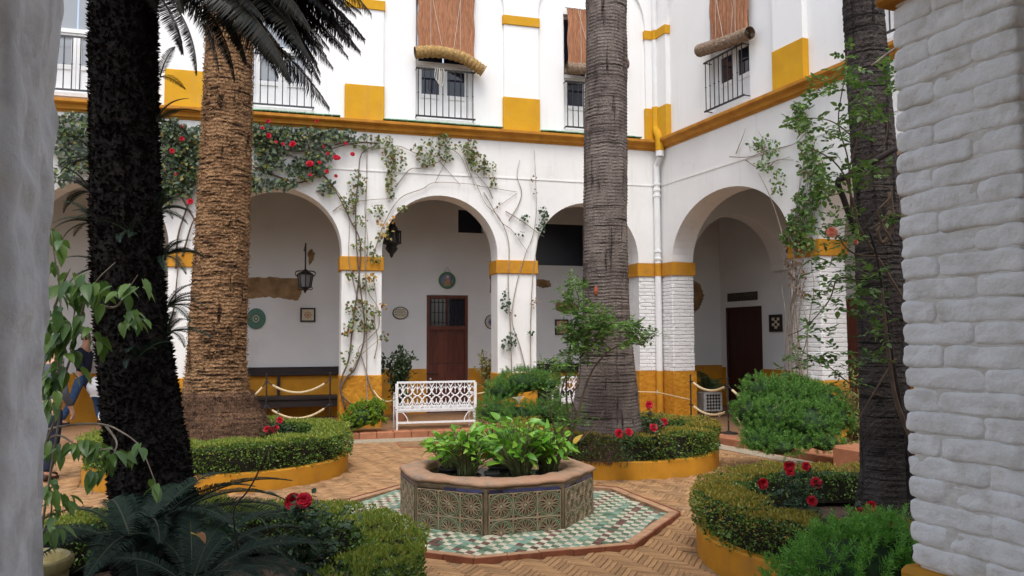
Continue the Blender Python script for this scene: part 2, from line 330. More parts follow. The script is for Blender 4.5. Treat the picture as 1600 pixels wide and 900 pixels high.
BROWNP = bark('brown_palm_bark', (.40, .235, .12), (.24, .13, .065), (.035, .018, .010), 26, 3.5, 2, 10, (.54, .62), (.60, .68), .03, 60)
FIBRE = mat('root_fibre', (.17, .095, .058), (.07, .038, .026), .95, scale=30, rand=.4, bump=0)
GREYP = bark('grey_palm_bark', (.25, .205, .175), (.115, .088, .078), (.026, .020, .018), 30, 1.2, 1.3, 16, (.58, .68), (.58, .70), .015, 80)
DARKP = bark('dark_palm_bark', (.10, .085, .078), (.045, .036, .033), (.012, .010, .009), 34, 1.2, 1.3, 18, (.57, .66), (.58, .68), .015, 90)
BLACKP = mat('blackish_trunk', (.005, .004, .004), (.010, .007, .005), .9, scale=12, bump=1, bscale=30, bdist=.03)
STUB = mat('leaf_base_stubs', (.010, .006, .004), (.003, .002, .002), .95, scale=20, rand=.6, bump=0)
STEMB = mat('woody_stem', (.17, .12, .085), (.09, .06, .045), .85, scale=14, bump=.5)
STEMG = mat('green_stem', (.10, .15, .05), (.16, .14, .06), .7, scale=14, bump=.2)
STEMC = mat('dark_green_stem', (.022, .04, .018), (.03, .035, .02), .6, bump=0)
STEMD = mat('dark_branch', (.02, .015, .013), (.04, .03, .025), .8, scale=14, bump=.4)
STEMP = mat('pale_stem', (.35, .30, .24), (.22, .17, .13), .85, scale=14, bump=.4)
JEANS = mat('blue_denim', (.055, .11, .24), (.03, .07, .16), .9, scale=30)
NAVY = mat('navy_cloth', (.012, .016, .035), None, .9, scale=20)
GREYC = mat('grey_cloth', (.09, .09, .11), None, .9, scale=20)
SKIN = mat('skin', (.55, .30, .20), None, .5, bump=0)
HAIR = mat('dark_hair', (.02, .014, .01), None, .6)
LEATH = mat('brown_leather', (.04, .02, .014), None, .5)
PLAST = mat('white_plastic', (.75, .78, .82), None, .3, bump=.8, bscale=12, bdist=.03)
L_HEDGE = leafmat('hedge_leaf', [(.035, .085, .012), (.09, .18, .025), (.18, .28, .05), (.05, .12, .018)], .4, .2)
L_TIP = leafmat('hedge_new_growth', [(.22, .27, .04), (.34, .31, .045), (.42, .25, .045), (.15, .21, .035)], .45, .35)
L_TIPG = leafmat('hedge_green_growth', [(.16, .26, .035), (.25, .34, .05), (.34, .34, .05), (.12, .19, .03)], .45, .35)
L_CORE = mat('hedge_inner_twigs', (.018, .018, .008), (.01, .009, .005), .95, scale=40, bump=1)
L_FEATH = leafmat('feathery_leaf', [(.05, .15, .025), (.11, .26, .045), (.20, .37, .07), (.07, .19, .035)], .5, .35)
L_FERN = leafmat('fern_leaf', [(.08, .26, .03), (.16, .40, .05), (.24, .50, .09), (.10, .30, .04)], .45, .35)
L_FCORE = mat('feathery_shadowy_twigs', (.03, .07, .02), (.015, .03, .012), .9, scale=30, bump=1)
L_ROSEB = leafmat('bluish_rose_leaf', [(.05, .085, .055), (.085, .12, .075), (.12, .15, .07), (.055, .08, .05)], .5, .25)
L_VINE = leafmat('vine_leaf', [(.05, .11, .03), (.11, .18, .05), (.20, .25, .07), (.26, .20, .05), (.06, .10, .04)], .5, .35)
L_YELL = leafmat('yellow_leaf', [(.55, .38, .05), (.45, .24, .06), (.30, .14, .06)], .6, .35)
L_DRY = leafmat('dry_leaf', [(.16, .10, .06), (.25, .15, .08), (.10, .06, .04)], .8, .2)
L_ROSE = leafmat('rose_leaf', [(.055, .13, .028), (.10, .20, .04), (.18, .29, .06), (.065, .14, .035)], .45, .35)
L_DROSE = leafmat('dark_rose_leaf', [(.02, .05, .022), (.035, .08, .035), (.06, .11, .05)], .45, .25)
L_CYC = leafmat('cycad_leaflet', [(.006, .017, .012), (.011, .027, .018), (.018, .036, .020)], .6, .08, spec=.2)
L_CYD = leafmat('hanging_frond_leaflet', [(.006, .009, .006), (.014, .017, .009), (.04, .03, .02)], .5, .12)
L_FICUS = leafmat('ficus_leaf', [(.06, .14, .025), (.10, .20, .035), (.16, .27, .05), (.07, .15, .04)], .35, .3, spec=.5)
L_TARO = leafmat('water_plant_leaf', [(.09, .26, .02), (.16, .39, .035), (.28, .50, .055), (.11, .30, .03)], .35, .35, spec=.5)
L_LIME = leafmat('lime_shrub_leaf', [(.20, .34, .03), (.32, .46, .05), (.14, .26, .04)], .5, .35)
L_POT = leafmat('pot_shrub_leaf', [(.025, .05, .022), (.04, .075, .03), (.07, .11, .04)], .4, .2)
L_VARI = leafmat('variegated_leaf', [(.30, .28, .08), (.16, .18, .05), (.40, .34, .12), (.10, .12, .03)], .5, .3)
PET = leafmat('red_petal', [(.50, .006, .022), (.66, .012, .04), (.30, .003, .010)], .5, .2)
PETP = leafmat('peach_petal', [(.80, .28, .18), (.85, .38, .25), (.7, .2, .14)], .5, .25)
PETW = leafmat('white_spathe', [(.85, .82, .68), (.8, .78, .6)], .5, .3)

# ------------------------------------------------------------------ leaf clouds
def rnd(n, s=1.0): return (RNG.random((n, 3)) - .5) * 2 * s
def unit(v): v = np.asarray(v, float); return v / np.maximum(np.linalg.norm(v, axis=-1, keepdims=True), 1e-9)
def leaves(P, D, N, L, W, oval=False, fold=.25):
    """V,F of leaves at P pointing D with face normal N"""
    P = np.asarray(P, float); n = len(P); D = unit(D); S = unit(np.cross(D, N)); N = np.cross(S, D)
    L = np.broadcast_to(np.asarray(L, float).reshape(-1, 1), (n, 1)); W = np.broadcast_to(np.asarray(W, float).reshape(-1, 1), (n, 1))
    if oval:
        pts = [P, P + D * L * .3 + S * W * .5 + N * W * fold, P + D * L * .68 + S * W * .38 + N * W * fold * .6, P + D * L - N * L * .08,
               P + D * L * .68 - S * W * .38 + N * W * fold * .6, P + D * L * .3 - S * W * .5 + N * W * fold]
        V = np.stack(pts, 1).reshape(-1, 3); b = np.arange(n)[:, None] * 6
        F = np.concatenate([b + [0, 1, 2, 3], b + [0, 3, 4, 5]], 0)
    else:
        pts = [P, P + D * L * .42 + S * W * .5 + N * W * fold, P + D * L, P + D * L * .42 - S * W * .5 + N * W * fold]
        V = np.stack(pts, 1).reshape(-1, 3); b = np.arange(n)[:, None] * 4
        F = np.concatenate([b + [0, 1, 2], b + [0, 2, 3]], 0)
    return V, F
def merge(parts):
    Vs, Fs, o = [], [], 0
    for V, F in parts: Vs.append(V); Fs.append(F + o); o += len(V)
    return np.concatenate(Vs), np.concatenate(Fs)
def spray(P, up, spread, L, W, oval=False, jit=.35):
    n = len(P); D = unit(np.asarray(up) + rnd(n, spread)); N = unit(rnd(n) + np.array([0, 0, .8]))
    l = L * (1 - jit + 2 * jit * RNG.random(n)); return leaves(P, D, N, l, l * (W / L), oval)
# ================================================================== GROUND
g = MB(); g.box(-30, 30, -20, 40, -.3, -.03); gr = g.build('ground', BEDDING); gr['kind'] = 'structure'

FC = (2.06, 7.785)                         # centre of the fountain and its tiled floor
FROT = .43
OCT = lambda r, c=FC, a=FROT: [(c[0] + r * math.cos(a + k * PI / 4), c[1] + r * math.sin(a + k * PI / 4)) for k in range(8)]
def inpoly(x, y, poly):
    s = False; n = len(poly)
    for i in range(n):
        x1, y1 = poly[i]; x2, y2 = poly[(i + 1) % n]
        if (y1 > y) != (y2 > y) and x < (x2 - x1) * (y - y1) / (y2 - y1) + x1: s = not s
    return s
BEDS = {'green': ((4.45, 10.6), 1.5), 'brown': ((-.74, 11.25), 1.62), 'right': ((4.54, 5.30), 1.43), 'near': ((-.58, 5.02), 1.42)}
floor_oct = OCT(1.80)
# --- herringbone brick paving: every brick a block; the 300 that show largest are single parts
pav = MB().box(-7, 9, 2.0, 14.6, -.03, -.012).build('brick_paving', BEDDING); pav['kind'] = 'structure'
bl, bw, K = .235, .047, 5
th = R(54.0); ca, sa = math.cos(th), math.sin(th)
cells = []
span = 260
for i in range(-span, span):
    for j in range(-60, 60):
        for hz in (0, 1):
            if hz: x, y, wx, wy = i + 2 * K * j, i, K, 1
            else: y = i; x = i + 2 * K - 1 + 2 * K * j; wx, wy = 1, K
            u, v = (x + wx / 2) * bw, (y + wy / 2) * bw
            X, Y = 2 + u * ca - v * sa, 8 + u * sa + v * ca
            if not (-3.2 < X < 8.4 and 4.9 < Y < 14.35): continue
            q = np.array([X, Y]); d = q @ _f0[:2]; l = q @ _r0[:2]
            if abs(l) > d * .70 + .3 or d < 4.8: continue
            if (q - CC) @ NRM > -.25 + .02: continue
            if inpoly(X, Y, floor_oct): continue
            if any(math.hypot(X - c[0], Y - c[1]) < r + .03 for c, r in BEDS.values()): continue
            cells.append((d, X, Y, hz, l))
cells.sort(key=lambda c: c[0])
vis = [c for c in cells if (c[4] / c[0] > -.09 and c[4] / c[0] < .52)]
near = vis[:300]; nearset = set((c[1], c[2]) for c in near)
def paver(L, W):
    b = MB(); e = .0035; gp = .0042; L -= gp; W -= gp
    for z, k in ((-.03, 0), (-e, 0), (0, e)):
        b.v += [(-L / 2 + k, -W / 2 + k, z), (L / 2 - k, -W / 2 + k, z), (L / 2 - k, W / 2 - k, z), (-L / 2 + k, W / 2 - k, z)]
    for s in (0, 4):
        for i in range(4): b.f.append([s + i, s + (i + 1) % 4, s + 4 + (i + 1) % 4, s + 4 + i]); b.m.append(0)
    b.f.append([8, 9, 10, 11]); b.m.append(0); return b
pm = paver(bl, bw).build('brick', PAVE, pav)
first = True
for d, X, Y, hz, l in near:
    rz = th + (0 if hz else PI / 2); z = float(NZ(X * 1.1, Y * 1.1)) * .012 + random.uniform(-.0018, .0018)
    rot = (random.uniform(-.010, .010), random.uniform(-.004, .004), rz + random.uniform(-.012, .012))
    if first: pm.location = (X, Y, z); pm.rotation_euler = rot; first = False
    else: instance(pm, pav, (X, Y, z), rot)
base = np.array(paver(bl, bw).v); bf = np.array(paver(bl, bw).f); Vs = []; Fs = []; k = 0
for d, X, Y, hz, l in cells:
    if (X, Y) in nearset: continue
    rz = th + (0 if hz else PI / 2) + random.uniform(-.012, .012); c, s = math.cos(rz), math.sin(rz)
    v = base.copy(); tl = random.uniform(-.010, .010); v[:, 2] += v[:, 1] * tl
    z = float(NZ(X * 1.1, Y * 1.1)) * .012 + random.uniform(-.0018, .0018)
    Vs.append(np.stack([v[:, 0] * c - v[:, 1] * s + X, v[:, 0] * s + v[:, 1] * c + Y, v[:, 2] + z], 1)); Fs.append(bf + k * len(base)); k += 1
npmesh('far_bricks', np.concatenate(Vs), np.concatenate(Fs), [PAVE], pav, kind='stuff')

# --- tiled octagon round the fountain
tf = MB().prism(OCT(1.70), -.02, .008).build('tiled_floor', GROUT); tf['kind'] = 'structure'
bo = OCT(1.785)
for i in range(8):                         # raised brick kerb, one long brick course per side, cut into bricks
    a, b = np.array(bo[i]), np.array(bo[(i + 1) % 8]); c0 = np.array(FC)
    ia, ib = c0 + (a - c0) * .945, c0 + (b - c0) * .945
    n = 5
    for j in range(n):
        t0, t1 = j / n + .002, (j + 1) / n - .002
        mb = MB(); z = .034 + random.uniform(-.003, .003)
        mb.prism([tuple(a + (b - a) * t0), tuple(a + (b - a) * t1), tuple(ia + (ib - ia) * t1), tuple(ia + (ib - ia) * t0)], -.02, z)
        # narrow upright outer brick
        mb.build('brick', KERB, tf)
        oa, ob = c0 + (a - c0) * 1.012, c0 + (b - c0) * 1.012
        MB().prism([tuple(oa + (ob - oa) * t0), tuple(oa + (ob - oa) * t1), tuple(a + (b - a) * t1), tuple(a + (b - a) * t0)], -.02, z + .006).build('edge_brick', KERBD, tf)
ang = R(52); e1 = np.array([math.cos(ang), math.sin(ang)]) * .076; e2 = np.array([math.cos(ang + R(72)), math.sin(ang + R(72))]) * .076
inner = OCT(1.655); fb = OCT(.93); tl = []
for i in range(-40, 40):
    for j in range(-40, 40):
        c = np.array(FC) + e1 * (i + .5) + e2 * (j + .5)
        pts = [c + e1 * a + e2 * b for a, b in ((-.5, -.5), (.5, -.5), (.5, .5), (-.5, .5))]
        if not inpoly(c[0], c[1], inner) or not all(inpoly(p[0], p[1], OCT(1.70)) for p in pts): continue
        if inpoly(c[0], c[1], fb): continue
        r = j % 6
        if (i + j) % 2: m = FW
        elif r in (0,): m = FB
        elif r in (3,): m = FG2
        else: m = FG1
        if r == 2 and random.random() < .75: m = FG2
        if random.random() < .06: m = random.choice((FW, FB, FG1))
        if i % 9 == 4 and j % 7 == 3: m = FB
        tl.append((c, m))
fwd2 = _f0[:2]
tl.sort(key=lambda q: float(q[0] @ fwd2))
hb = .480
poly = [tuple((e1 * a + e2 * b)) for a, b in ((-hb, -hb), (hb, -hb), (hb, hb), (-hb, hb))]
if np.cross(np.append(e1, 0), np.append(e2, 0))[2] < 0: poly = poly[::-1]
protos = {}
rest = {}
for k, (c, m) in enumerate(tl):
    z = random.uniform(-.0012, .0012)
    if k < 300:
        if m.name not in protos:
            o = MB().prism(poly, 0, .014, bottom=False).build('tile', m, tf); protos[m.name] = o; o.location = (c[0], c[1], z)
        else: instance(protos[m.name], tf, (c[0], c[1], z), (random.uniform(-.01, .01), random.uniform(-.01, .01), random.uniform(-.03, .03)))
    else: rest.setdefault(m.name, [MB(), m])[0].prism([(c[0] + p[0], c[1] + p[1]) for p in poly], 0, .014 + z, bottom=False)
mb = MB(); ms = []
for nme, (b, m) in rest.items():
    mb.add(b.v, b.f, len(ms)); ms.append(m)
mb.build('far_tiles', ms, tf, kind='stuff')

# --- step and pebble strips along the two wings
def straight(x0, x1, y0, y1, z0, z1): return [(x0, y0), (x1, y0), (x1, y1), (x0, y1)]
pb = MB(); pb.box(-7, 6.9, 13.62, 14.12, -.02, .006)
pb.xf(lambda x, y, z: (x, y, z)).build('pebble_strip', PEB)['kind'] = 'structure'
pe = MB(); a, b = E(.9, -1.30, 0), E(5.2, -1.30, 0); c, d = E(5.2, -.95, 0), E(.9, -.95, 0)
pe.prism([(a[0], a[1]), (b[0], b[1]), (c[0], c[1]), (d[0], d[1])], -.02, .007)
pe.build('pebble_strip', PEB)['kind'] = 'structure'
gf = MB().box(-7, 7.2, 14.45, 17.5, -.1, .115); q = [E(-2.4, -.6, 0), E(9, -.6, 0), E(9, 3.2, 0), E(-2.4, 3.2, 0)]
gf.prism([(p[0], p[1]) for p in q], -.1, .112)
gfo = gf.build('gallery_floor', TILEF); gfo['kind'] = 'structure'
st = thing('red_brick_step', 'low worn red brick step along the foot of the arcades, bending round the courtyard corner', 'step', (1.3, 14.1, 0))
x = -3.2; br = None
while x < 6.9:
    L = .30
    o = MB().bbox(x + .003, x + L - .003, 14.10 + random.uniform(-.008, .008), 14.46, -.02, .118 + random.uniform(-.004, .004), .012).build('brick', TERRA, st); x += L
for s in np.arange(.75, 6.5, .3):
    o = MB().bbox(s + .003, s + .297, -.95 + random.uniform(-.01, .01), -.59, -.02, .119 + random.uniform(-.004, .004), .012); o.xf(lambda a, b, c: E(a, b, c)); o.f = [f[::-1] for f in o.f]; o.build('brick', TERRA, st)
# curved corner
for k in range(6):
    t0, t1 = k / 6, (k + 1) / 6
    A0 = np.array([6.9, 14.1]); B0 = np.array(E(.75, -.95, 0)[:2])
    def P_(t, o):
        p = A0 * (1 - t) + B0 * t; return (p[0] + o * (.55 + t * .45), p[1] + o * (1 - t * .6))
    MB().prism([P_(t0 + .01, 0), P_(t1 - .01, 0), P_(t1 - .01, .6), P_(t0 + .01, .6)], -.02, .117).build('brick', TERRA, st)
dc = onz(645, 695, 0)
dcv = thing('drain_cover', 'flat terracotta drain slab set in the paving before the white bench', 'drain cover', (dc[0], dc[1], 0))
P4 = [onz(px, py, 0)[:2] for px, py in ((627, 700.5), (684, 699), (682, 691), (621, 692))]
ctr = sum(P4) / 4
MB().prism([tuple(ctr + (p - ctr) * 1.04) for p in P4], -.01, .012).build('frame', TERRA, dcv)
MB().prism([tuple(ctr + (p - ctr) * .94) for p in P4], -.01, .018).build('slab', PAVE, dcv)

# ================================================================== WINGS
def arch_face(mb, piers, zs, ztop, y0, y1, rise=None, stilt=.08, n=28, ends=True, intr=True):
    """wall above springing zs; openings between consecutive piers [(x0,x1)...]"""
    xs = []
    for i, (a, b) in enumerate(piers):
        xs.append(('s', a, b))
        if i + 1 < len(piers): xs.append(('a', b, piers[i + 1][0]))
    for kind, a, b in xs:
        if kind == 's':
            mb.add([(a, y0, zs), (b, y0, zs), (b, y0, ztop), (a, y0, ztop)], [(0, 1, 2, 3)])
            mb.add([(a, y1, zs), (b, y1, zs), (b, y1, ztop), (a, y1, ztop)], [(3, 2, 1, 0)])
        else:
            c = (a + b) / 2; r = (b - a) / 2; rz = rise or r
            pts = [(a, zs)] + [(c - r * math.cos(PI * k / n), zs + stilt + rz * math.sin(PI * k / n)) for k in range(n + 1)] + [(b, zs)]
            for (xa, za), (xb, zb) in zip(pts[:-1], pts[1:]):
                if xb - xa > 1e-6:
                    mb.add([(xa, y0, za), (xb, y0, zb), (xb, y0, ztop), (xa, y0, ztop)], [(0, 1, 2, 3)])
                    mb.add([(xa, y1, za), (xb, y1, zb), (xb, y1, ztop), (xa, y1, ztop)], [(3, 2, 1, 0)])
                if intr: mb.add([(xa, y0, za), (xa, y1, za), (xb, y1, zb), (xb, y0, zb)], [(0, 1, 2, 3)])
    return mb
def holed(mb, x0, x1, z0, z1, y0, y1, holes):
    xs = sorted({x0, x1, *[h[0] for h in holes], *[h[1] for h in holes]}); zs = sorted({z0, z1, *[h[2] for h in holes], *[h[3] for h in holes]})
    for i in range(len(xs) - 1):
        for k in range(len(zs) - 1):
            cx, cz = (xs[i] + xs[i + 1]) / 2, (zs[k] + zs[k + 1]) / 2
            if any(h[0] < cx < h[1] and h[2] < cz < h[3] for h in holes): continue
            a, b, c, d = xs[i], xs[i + 1], zs[k], zs[k + 1]
            mb.add([(a, y0, c), (b, y0, c), (b, y0, d), (a, y0, d)], [(0, 1, 2, 3)])
            mb.add([(a, y1, c), (b, y1, c), (b, y1, d), (a, y1, d)], [(3, 2, 1, 0)])
    for a, b, c, d in holes:
        mb.add([(a, y0, c), (a, y1, c), (a, y1, d), (a, y0, d)], [(0, 1, 2, 3)]); mb.add([(b, y0, c), (b, y1, c), (b, y1, d), (b, y0, d)], [(3, 2, 1, 0)])
        mb.add([(a, y0, c), (b, y0, c), (b, y1, c), (a, y1, c)], [(3, 2, 1, 0)] if False else [(0, 1, 2, 3)]); mb.add([(a, y0, d), (b, y0, d), (b, y1, d), (a, y1, d)], [(3, 2, 1, 0)])
    return mb
CORNP = [(0, 5.60), (-.02, 5.60), (-.035, 5.625), (-.075, 5.64), (-.085, 5.675), (-.105, 5.705), (-.15, 5.725), (-.17, 5.745), (-.17, 5.795), (0, 5.825)]
def cornice(x0, x1, root, nm='cornice', y=0):
    mb = MB(); n = len(CORNP); V = [(x0, y + a, z) for a, z in CORNP] + [(x1, y + a, z) for a, z in CORNP]
    mb.add(V, [(i, n + i, n + i + 1, i + 1) for i in range(n - 1)] + [tuple(range(n)), tuple(range(n, 2 * n))[::-1]])
    return mb.build(nm, CORN, root, local=True)
ZS, DADO = 3.27, 1.07
def pier(root, x0, x1, y0, y1, m=WHITE, bricks=(), dm=OCHRE):
    MB().box(x0, x1, y0, y1, 0, ZS, skip='tb').build('pier', m, root, local=True)
    MB().bbox(x0 - .035, x1 + .035, y0 - .035, y1 + .035, 2.995, 3.255, .008).build('capital_band', OCHRE, root, local=True)
    e = .018; MB().bbox(x0 - e, x1 + e, y0 - e, y1 + e, 0, DADO, .012).build('pier_base', dm, root, local=True)
def window(root, x0, x1, z0=5.93, z1=8.3, glassm=DGLASS, y=0, depth=.22, leaf_gap=.04):
    w_ = MB(); fw = .055; yy = y + depth - .10
    w_.box(x0, x0 + fw, yy, yy + .07, z0, z1); w_.box(x1 - fw, x1, yy, yy + .07, z0, z1); w_.box(x0 + fw, x1 - fw, yy, yy + .07, z0, z0 + fw); w_.box(x0 + fw, x1 - fw, yy, yy + .07, z1 - fw, z1)
    zt = 7.02; w_.box(x0 + fw, x1 - fw, yy - .01, yy + .08, zt, zt + .07)
    fo = w_.build('window', WPAINT, root, local=True)
    c = (x0 + x1) / 2
    for a, b in ((x0 + fw + .004, c - .004), (c + .004, x1 - fw - .004)):
        lf = MB(); s = .075; y2 = yy + .012
        for (p, q, u, v) in ((a, a + s, z0 + fw + .004, zt - .004), (b - s, b, z0 + fw + .004, zt - .004)): lf.box(p, q, y2, y2 + .04, u, v)
        for (u, v) in ((z0 + fw + .004, z0 + fw + .08), (zt - .08, zt - .004), (6.38, 6.46)): lf.box(a + s, b - s, y2 + .001, y2 + .039, u, v)
        lf.box(a + s, b - s, y2 + .018, y2 + .03, z0 + .13, 6.385)
        lf.build('sash', WPAINT, fo, local=True)
        MB().box(a + s, b - s, y2 + .022, y2 + .027, 6.46, zt - .08).build('pane', glassm, fo, local=True)
        MB().box(a + .01, b - .01, y2 + .02, y2 + .026, zt + .07, z1 - fw).build('pane', glassm, fo, local=True)
    return fo
def railing(root, x0, x1, y=-.16, n=10, z0=5.93, z1=6.88, m=None):
    m = m or IRON
    ro = MB().box(x0 - .05, x1 + .05, y - .012, y + .012, z1 - .03, z1).build('balcony_railing', m, root, local=True)
    MB().box(x0 - .05, x1 + .05, y - .012, y + .012, z0, z0 + .03).build('bottom_rail', m, ro, local=True)
    proto = None
    for k in range(n):
        xx = x0 + (x1 - x0) * k / (n - 1)
        b = MB().tube([(xx, y, z0 + .02), (xx, y, z1 - .02)], .010, 6); b.lathe([(.01, 0), (.019, .012), (.01, .024)], (xx, y, 6.38), 6); b.build('bar', m, ro, local=True)
    for xx in (x0 - .03, x1 + .03):
        for zz in (z1, z0 + .03): MB().tube([(xx, y, zz - .015), (xx, .02, zz - .015)], .011, 5).build('wall_fixing', m, ro, local=True)
def pilaster(root, x0, x1, y=0, proud=.06, base=True):
    MB().box(x0, x1, y - proud, y + .02, 5.83, 8.14, skip='k').build('pilaster', WHITEUP, root, local=True)
    MB().bbox(x0 - .02, x1 + .02, y - proud - .02, y + .02, 5.81, 6.47, .006).build('pilaster_base', OCHREUP, root, local=True)
    MB().bbox(x0 - .025, x1 + .025, y - proud - .025, y + .02, 7.93, 8.115, .006).build('pilaster_band', OCHREUP, root, local=True)
def edge_tiles(root, x0, x1, skips=()):
    x = x0; p = None
    while x < x1 - .1:
        L = .155
        if not any(a < x + L / 2 < b for a, b in skips):
            if p is None: p = MB().bbox(0, L - .006, -.172, -.02, 5.822, 5.842, .003).build('tile', GTILE, root, local=True); p.location = (x, 0, 0)
            else: instance(p, root, (x, random.uniform(-.008, .008), random.uniform(-.002, .002)))
        x += L

# ---- north wing -----------------------------------------------------------------
north = thing('arcade_building', 'white two storey arcade facing the camera across the courtyard, with ochre bands and climbing plants', 'building', (0, YB, 0))
NP = [(-10.86, -10.1), (-7.89, -7.14), (-4.92, -4.17), (-1.92, -1.22), (1.03, 1.76), (3.99, 4.77)]
CX0 = 6.97
mb = arch_face(MB(), NP + [(CX0, 7.5)], ZS, 5.60, 0, .5); mb.build('arcade_wall', WHITE, north, local=True)
mb = MB(); mb.box(-10.8, 7.44, -.012, .01, 4.86, 4.885, skip='k'); mb.build('string_course', WHITE, north, local=True)
for i, (a, b) in enumerate(NP): pier(north, a, b, 0, .5, dm=OCHRERF if i == 4 else OCHRE)
W_N = [(-4.02, -2.95), (-.60, .48), (2.38, 3.50), (5.38, 6.46)]
WZ1 = 8.3
mb = holed(MB(), -10.9, 7.5, 5.60, 10.4, 0, .35, [(a, b, 5.93, WZ1) for a, b in W_N]); mb.build('upper_wall', WHITEUP, north, local=True)
PILN = [(-10.7, -10.05), (-7.8, -7.15), (-5.0, -4.33), (-2.02, -1.35), (1.07, 1.76), (4.12, 4.83), (7.16, 7.45)]
for i, (a, b) in enumerate(PILN):
    pilaster(north, a, b)
mb = arch_face(MB(), PILN, 8.14, 10.38, -.055, 0.0, stilt=.05); mb.build('blind_arches', WHITEUP, north, local=True)
for i, (a, b) in enumerate(W_N):
    window(north, a, b, z1=WZ1, glassm=GGLASS if i < 2 else DGLASS)
    railing(north, a + .03, b - .03, n=9 if i < 2 else 10, y=-.14, m=RAILI if i < 2 else IRON)
    MB().box(a - .05, b + .05, -.05, .1, 5.86, 5.925).build('window_sill', WHITEUP, north, local=True)
cornice(-10.9, 7.44, north); edge_tiles(north, -2.9, 7.1, [(a - .03, b + .03) for a, b in PILN] + [(-2.6, -1.3)])
# green glazed tiles show only between the pilasters
MB().box(-10.9, 7.5, .35, 4.2, 5.2, 5.5).build('upper_floor', CEIL, north, local=True)
MB().box(-10.9, 11.5, -.3, 3.2, 10.4, 10.6).build('roof', TERRA, north, local=True)
MB().box(-10.9, 12.0, .45, 2.6, 4.95, 5.15).build('gallery_ceiling', CEIL, north, local=True)
INY = 2.47
DX0, DX1 = onY(667, 500, YB + INY)[0], onY(731, 500, YB + INY)[0]
_a, _b = onY(826, 383, YB + INY), onY(912, 383, YB + INY); HW1 = (_a[0], _b[0], 3.36, 4.13)
_a, _b, _c, _d = onY(716, 345, YB + INY), onY(755, 345, YB + INY), onY(735, 364, YB + INY), onY(735, 327, YB + INY); HW2 = (_a[0], _b[0], _c[2], _d[2])
_c, _d = onY(875, 415, YB + INY), onY(875, 350, YB + INY); HW1 = (*HW1[:2], _c[2], _d[2])
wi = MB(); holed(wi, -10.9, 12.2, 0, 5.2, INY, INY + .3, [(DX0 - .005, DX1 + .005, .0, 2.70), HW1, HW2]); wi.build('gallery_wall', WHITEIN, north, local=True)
wd = MB(); 
for a, b in ((-10.9, DX0 - .01), (DX1 + .01, 12.2)): wd.box(a, b, INY - .014, INY + .02, .1, 1.08)
wd.build('gallery_dado', OCHRE, north, local=True)
# dark high openings
MB().box(HW1[0], HW1[1], INY + .06, INY + .08, HW1[2], HW1[3]).build('high_window', BLUEBL, north, local=True)
MB().box(HW2[0], HW2[1], INY + .16, INY + .18, HW2[2], HW2[3]).build('high_window', BLUEBL, north, local=True)
# exposed stone patches
def patch(root, pts, y, nm='exposed_stone', d=.006):
    c = np.mean(pts, 0); P = []
    for i in range(len(pts)):
        a, b = np.array(pts[i]), np.array(pts[(i + 1) % len(pts)])
        for t in np.arange(0, 1, .1): P.append(tuple(a + (b - a) * t + np.array([random.uniform(-.016, .016), random.uniform(-.016, .016)])))
    MB().vprism(P, y - d, y + .01).build(nm, STONE, root, local=True)
def nin(px, py, dy=INY): p = onY(px, py, YB + dy); return (p[0], p[2])
for poly_ in ([(372, 467), (372, 433), (410, 433), (466, 434), (472, 455), (466, 470), (420, 464)], [(483, 414), (481, 395), (486, 389), (493, 396), (488, 410)],
              [(766, 458), (765, 408), (768, 408), (769, 436), (774, 442), (770, 457)], [(838, 447), (838, 436), (858, 438), (861, 447), (852, 450)],
              [(868, 484), (868, 474), (890, 470), (904, 478), (902, 488), (884, 490)], [(975, 447), (975, 415), (984, 420), (988, 440)], [(1083, 490), (1083, 437), (1094, 444), (1100, 462), (1094, 480)]):
    patch(north, [nin(*q) for q in poly_[::-1]], INY)
# main door
dr = MB(); x0, x1 = DX0, DX1
fr = MB(); fr.box(x0, x0 + .06, INY + .02, INY + .12, .12, 2.69); fr.box(x1 - .06, x1, INY + .02, INY + .12, .12, 2.69); fr.box(x0 + .06, x1 - .06, INY + .02, INY + .12, 2.62, 2.69); fr.box(x0 + .06, x1 - .06, INY + .01, INY + .12, 1.93, 2.02)
door = fr.build('door', DOORW, north, local=True)
n = 4; pw = (x1 - x0 - .12) / n
for k in range(n):
    MB().bbox(x0 + .06 + k * pw + .003, x0 + .06 + (k + 1) * pw - .003, INY + .05, INY + .09, .12, 1.93, .004).build('plank', DOORW, door, local=True)
for zz in (.35, 1.2, 1.88):
    for k in range(n * 3):
        xx = x0 + .10 + (x1 - x0 - .2) * k / (n * 3 - 1); MB().lathe([(.016, 0), (.012, .012), (0.001, .016)], (0, 0, 0), 6).xf(lambda a, b, c, xx=xx, zz=zz: (xx + a, INY + .05 - c, zz + b)).build('stud', IRON, door, local=True)
gl = MB().box(x0 + .06, x1 - .06, INY + .09, INY + .10, 2.02, 2.62); gl.build('pane', DGLASS, door, local=True)
MB().box((x0 + x1) / 2 - .02, (x0 + x1) / 2 + .02, INY + .06, INY + .089, 2.02, 2.62).build('glazing_bar', DOORW, door, local=True)
gr_ = MB()
for k in range(9): gr_.tube([(x0 + .1 + k * (x1 - x0 - .2) / 8, INY + .045, 2.03), (x0 + .1 + k * (x1 - x0 - .2) / 8, INY + .045, 2.61)], .006, 5)
for zz in (2.10, 2.32, 2.54): gr_.tube([(x0 + .06, INY + .04, zz), (x1 - .06, INY + .04, zz)], .006, 5)
gr_.build('window_grille', IRON, door, local=True)
MB().tube([(x0 - .03, INY + .0, .98), (x0 + .24, INY + .0, .98)], .012, 6).build('bolt', IRON, door, local=True)
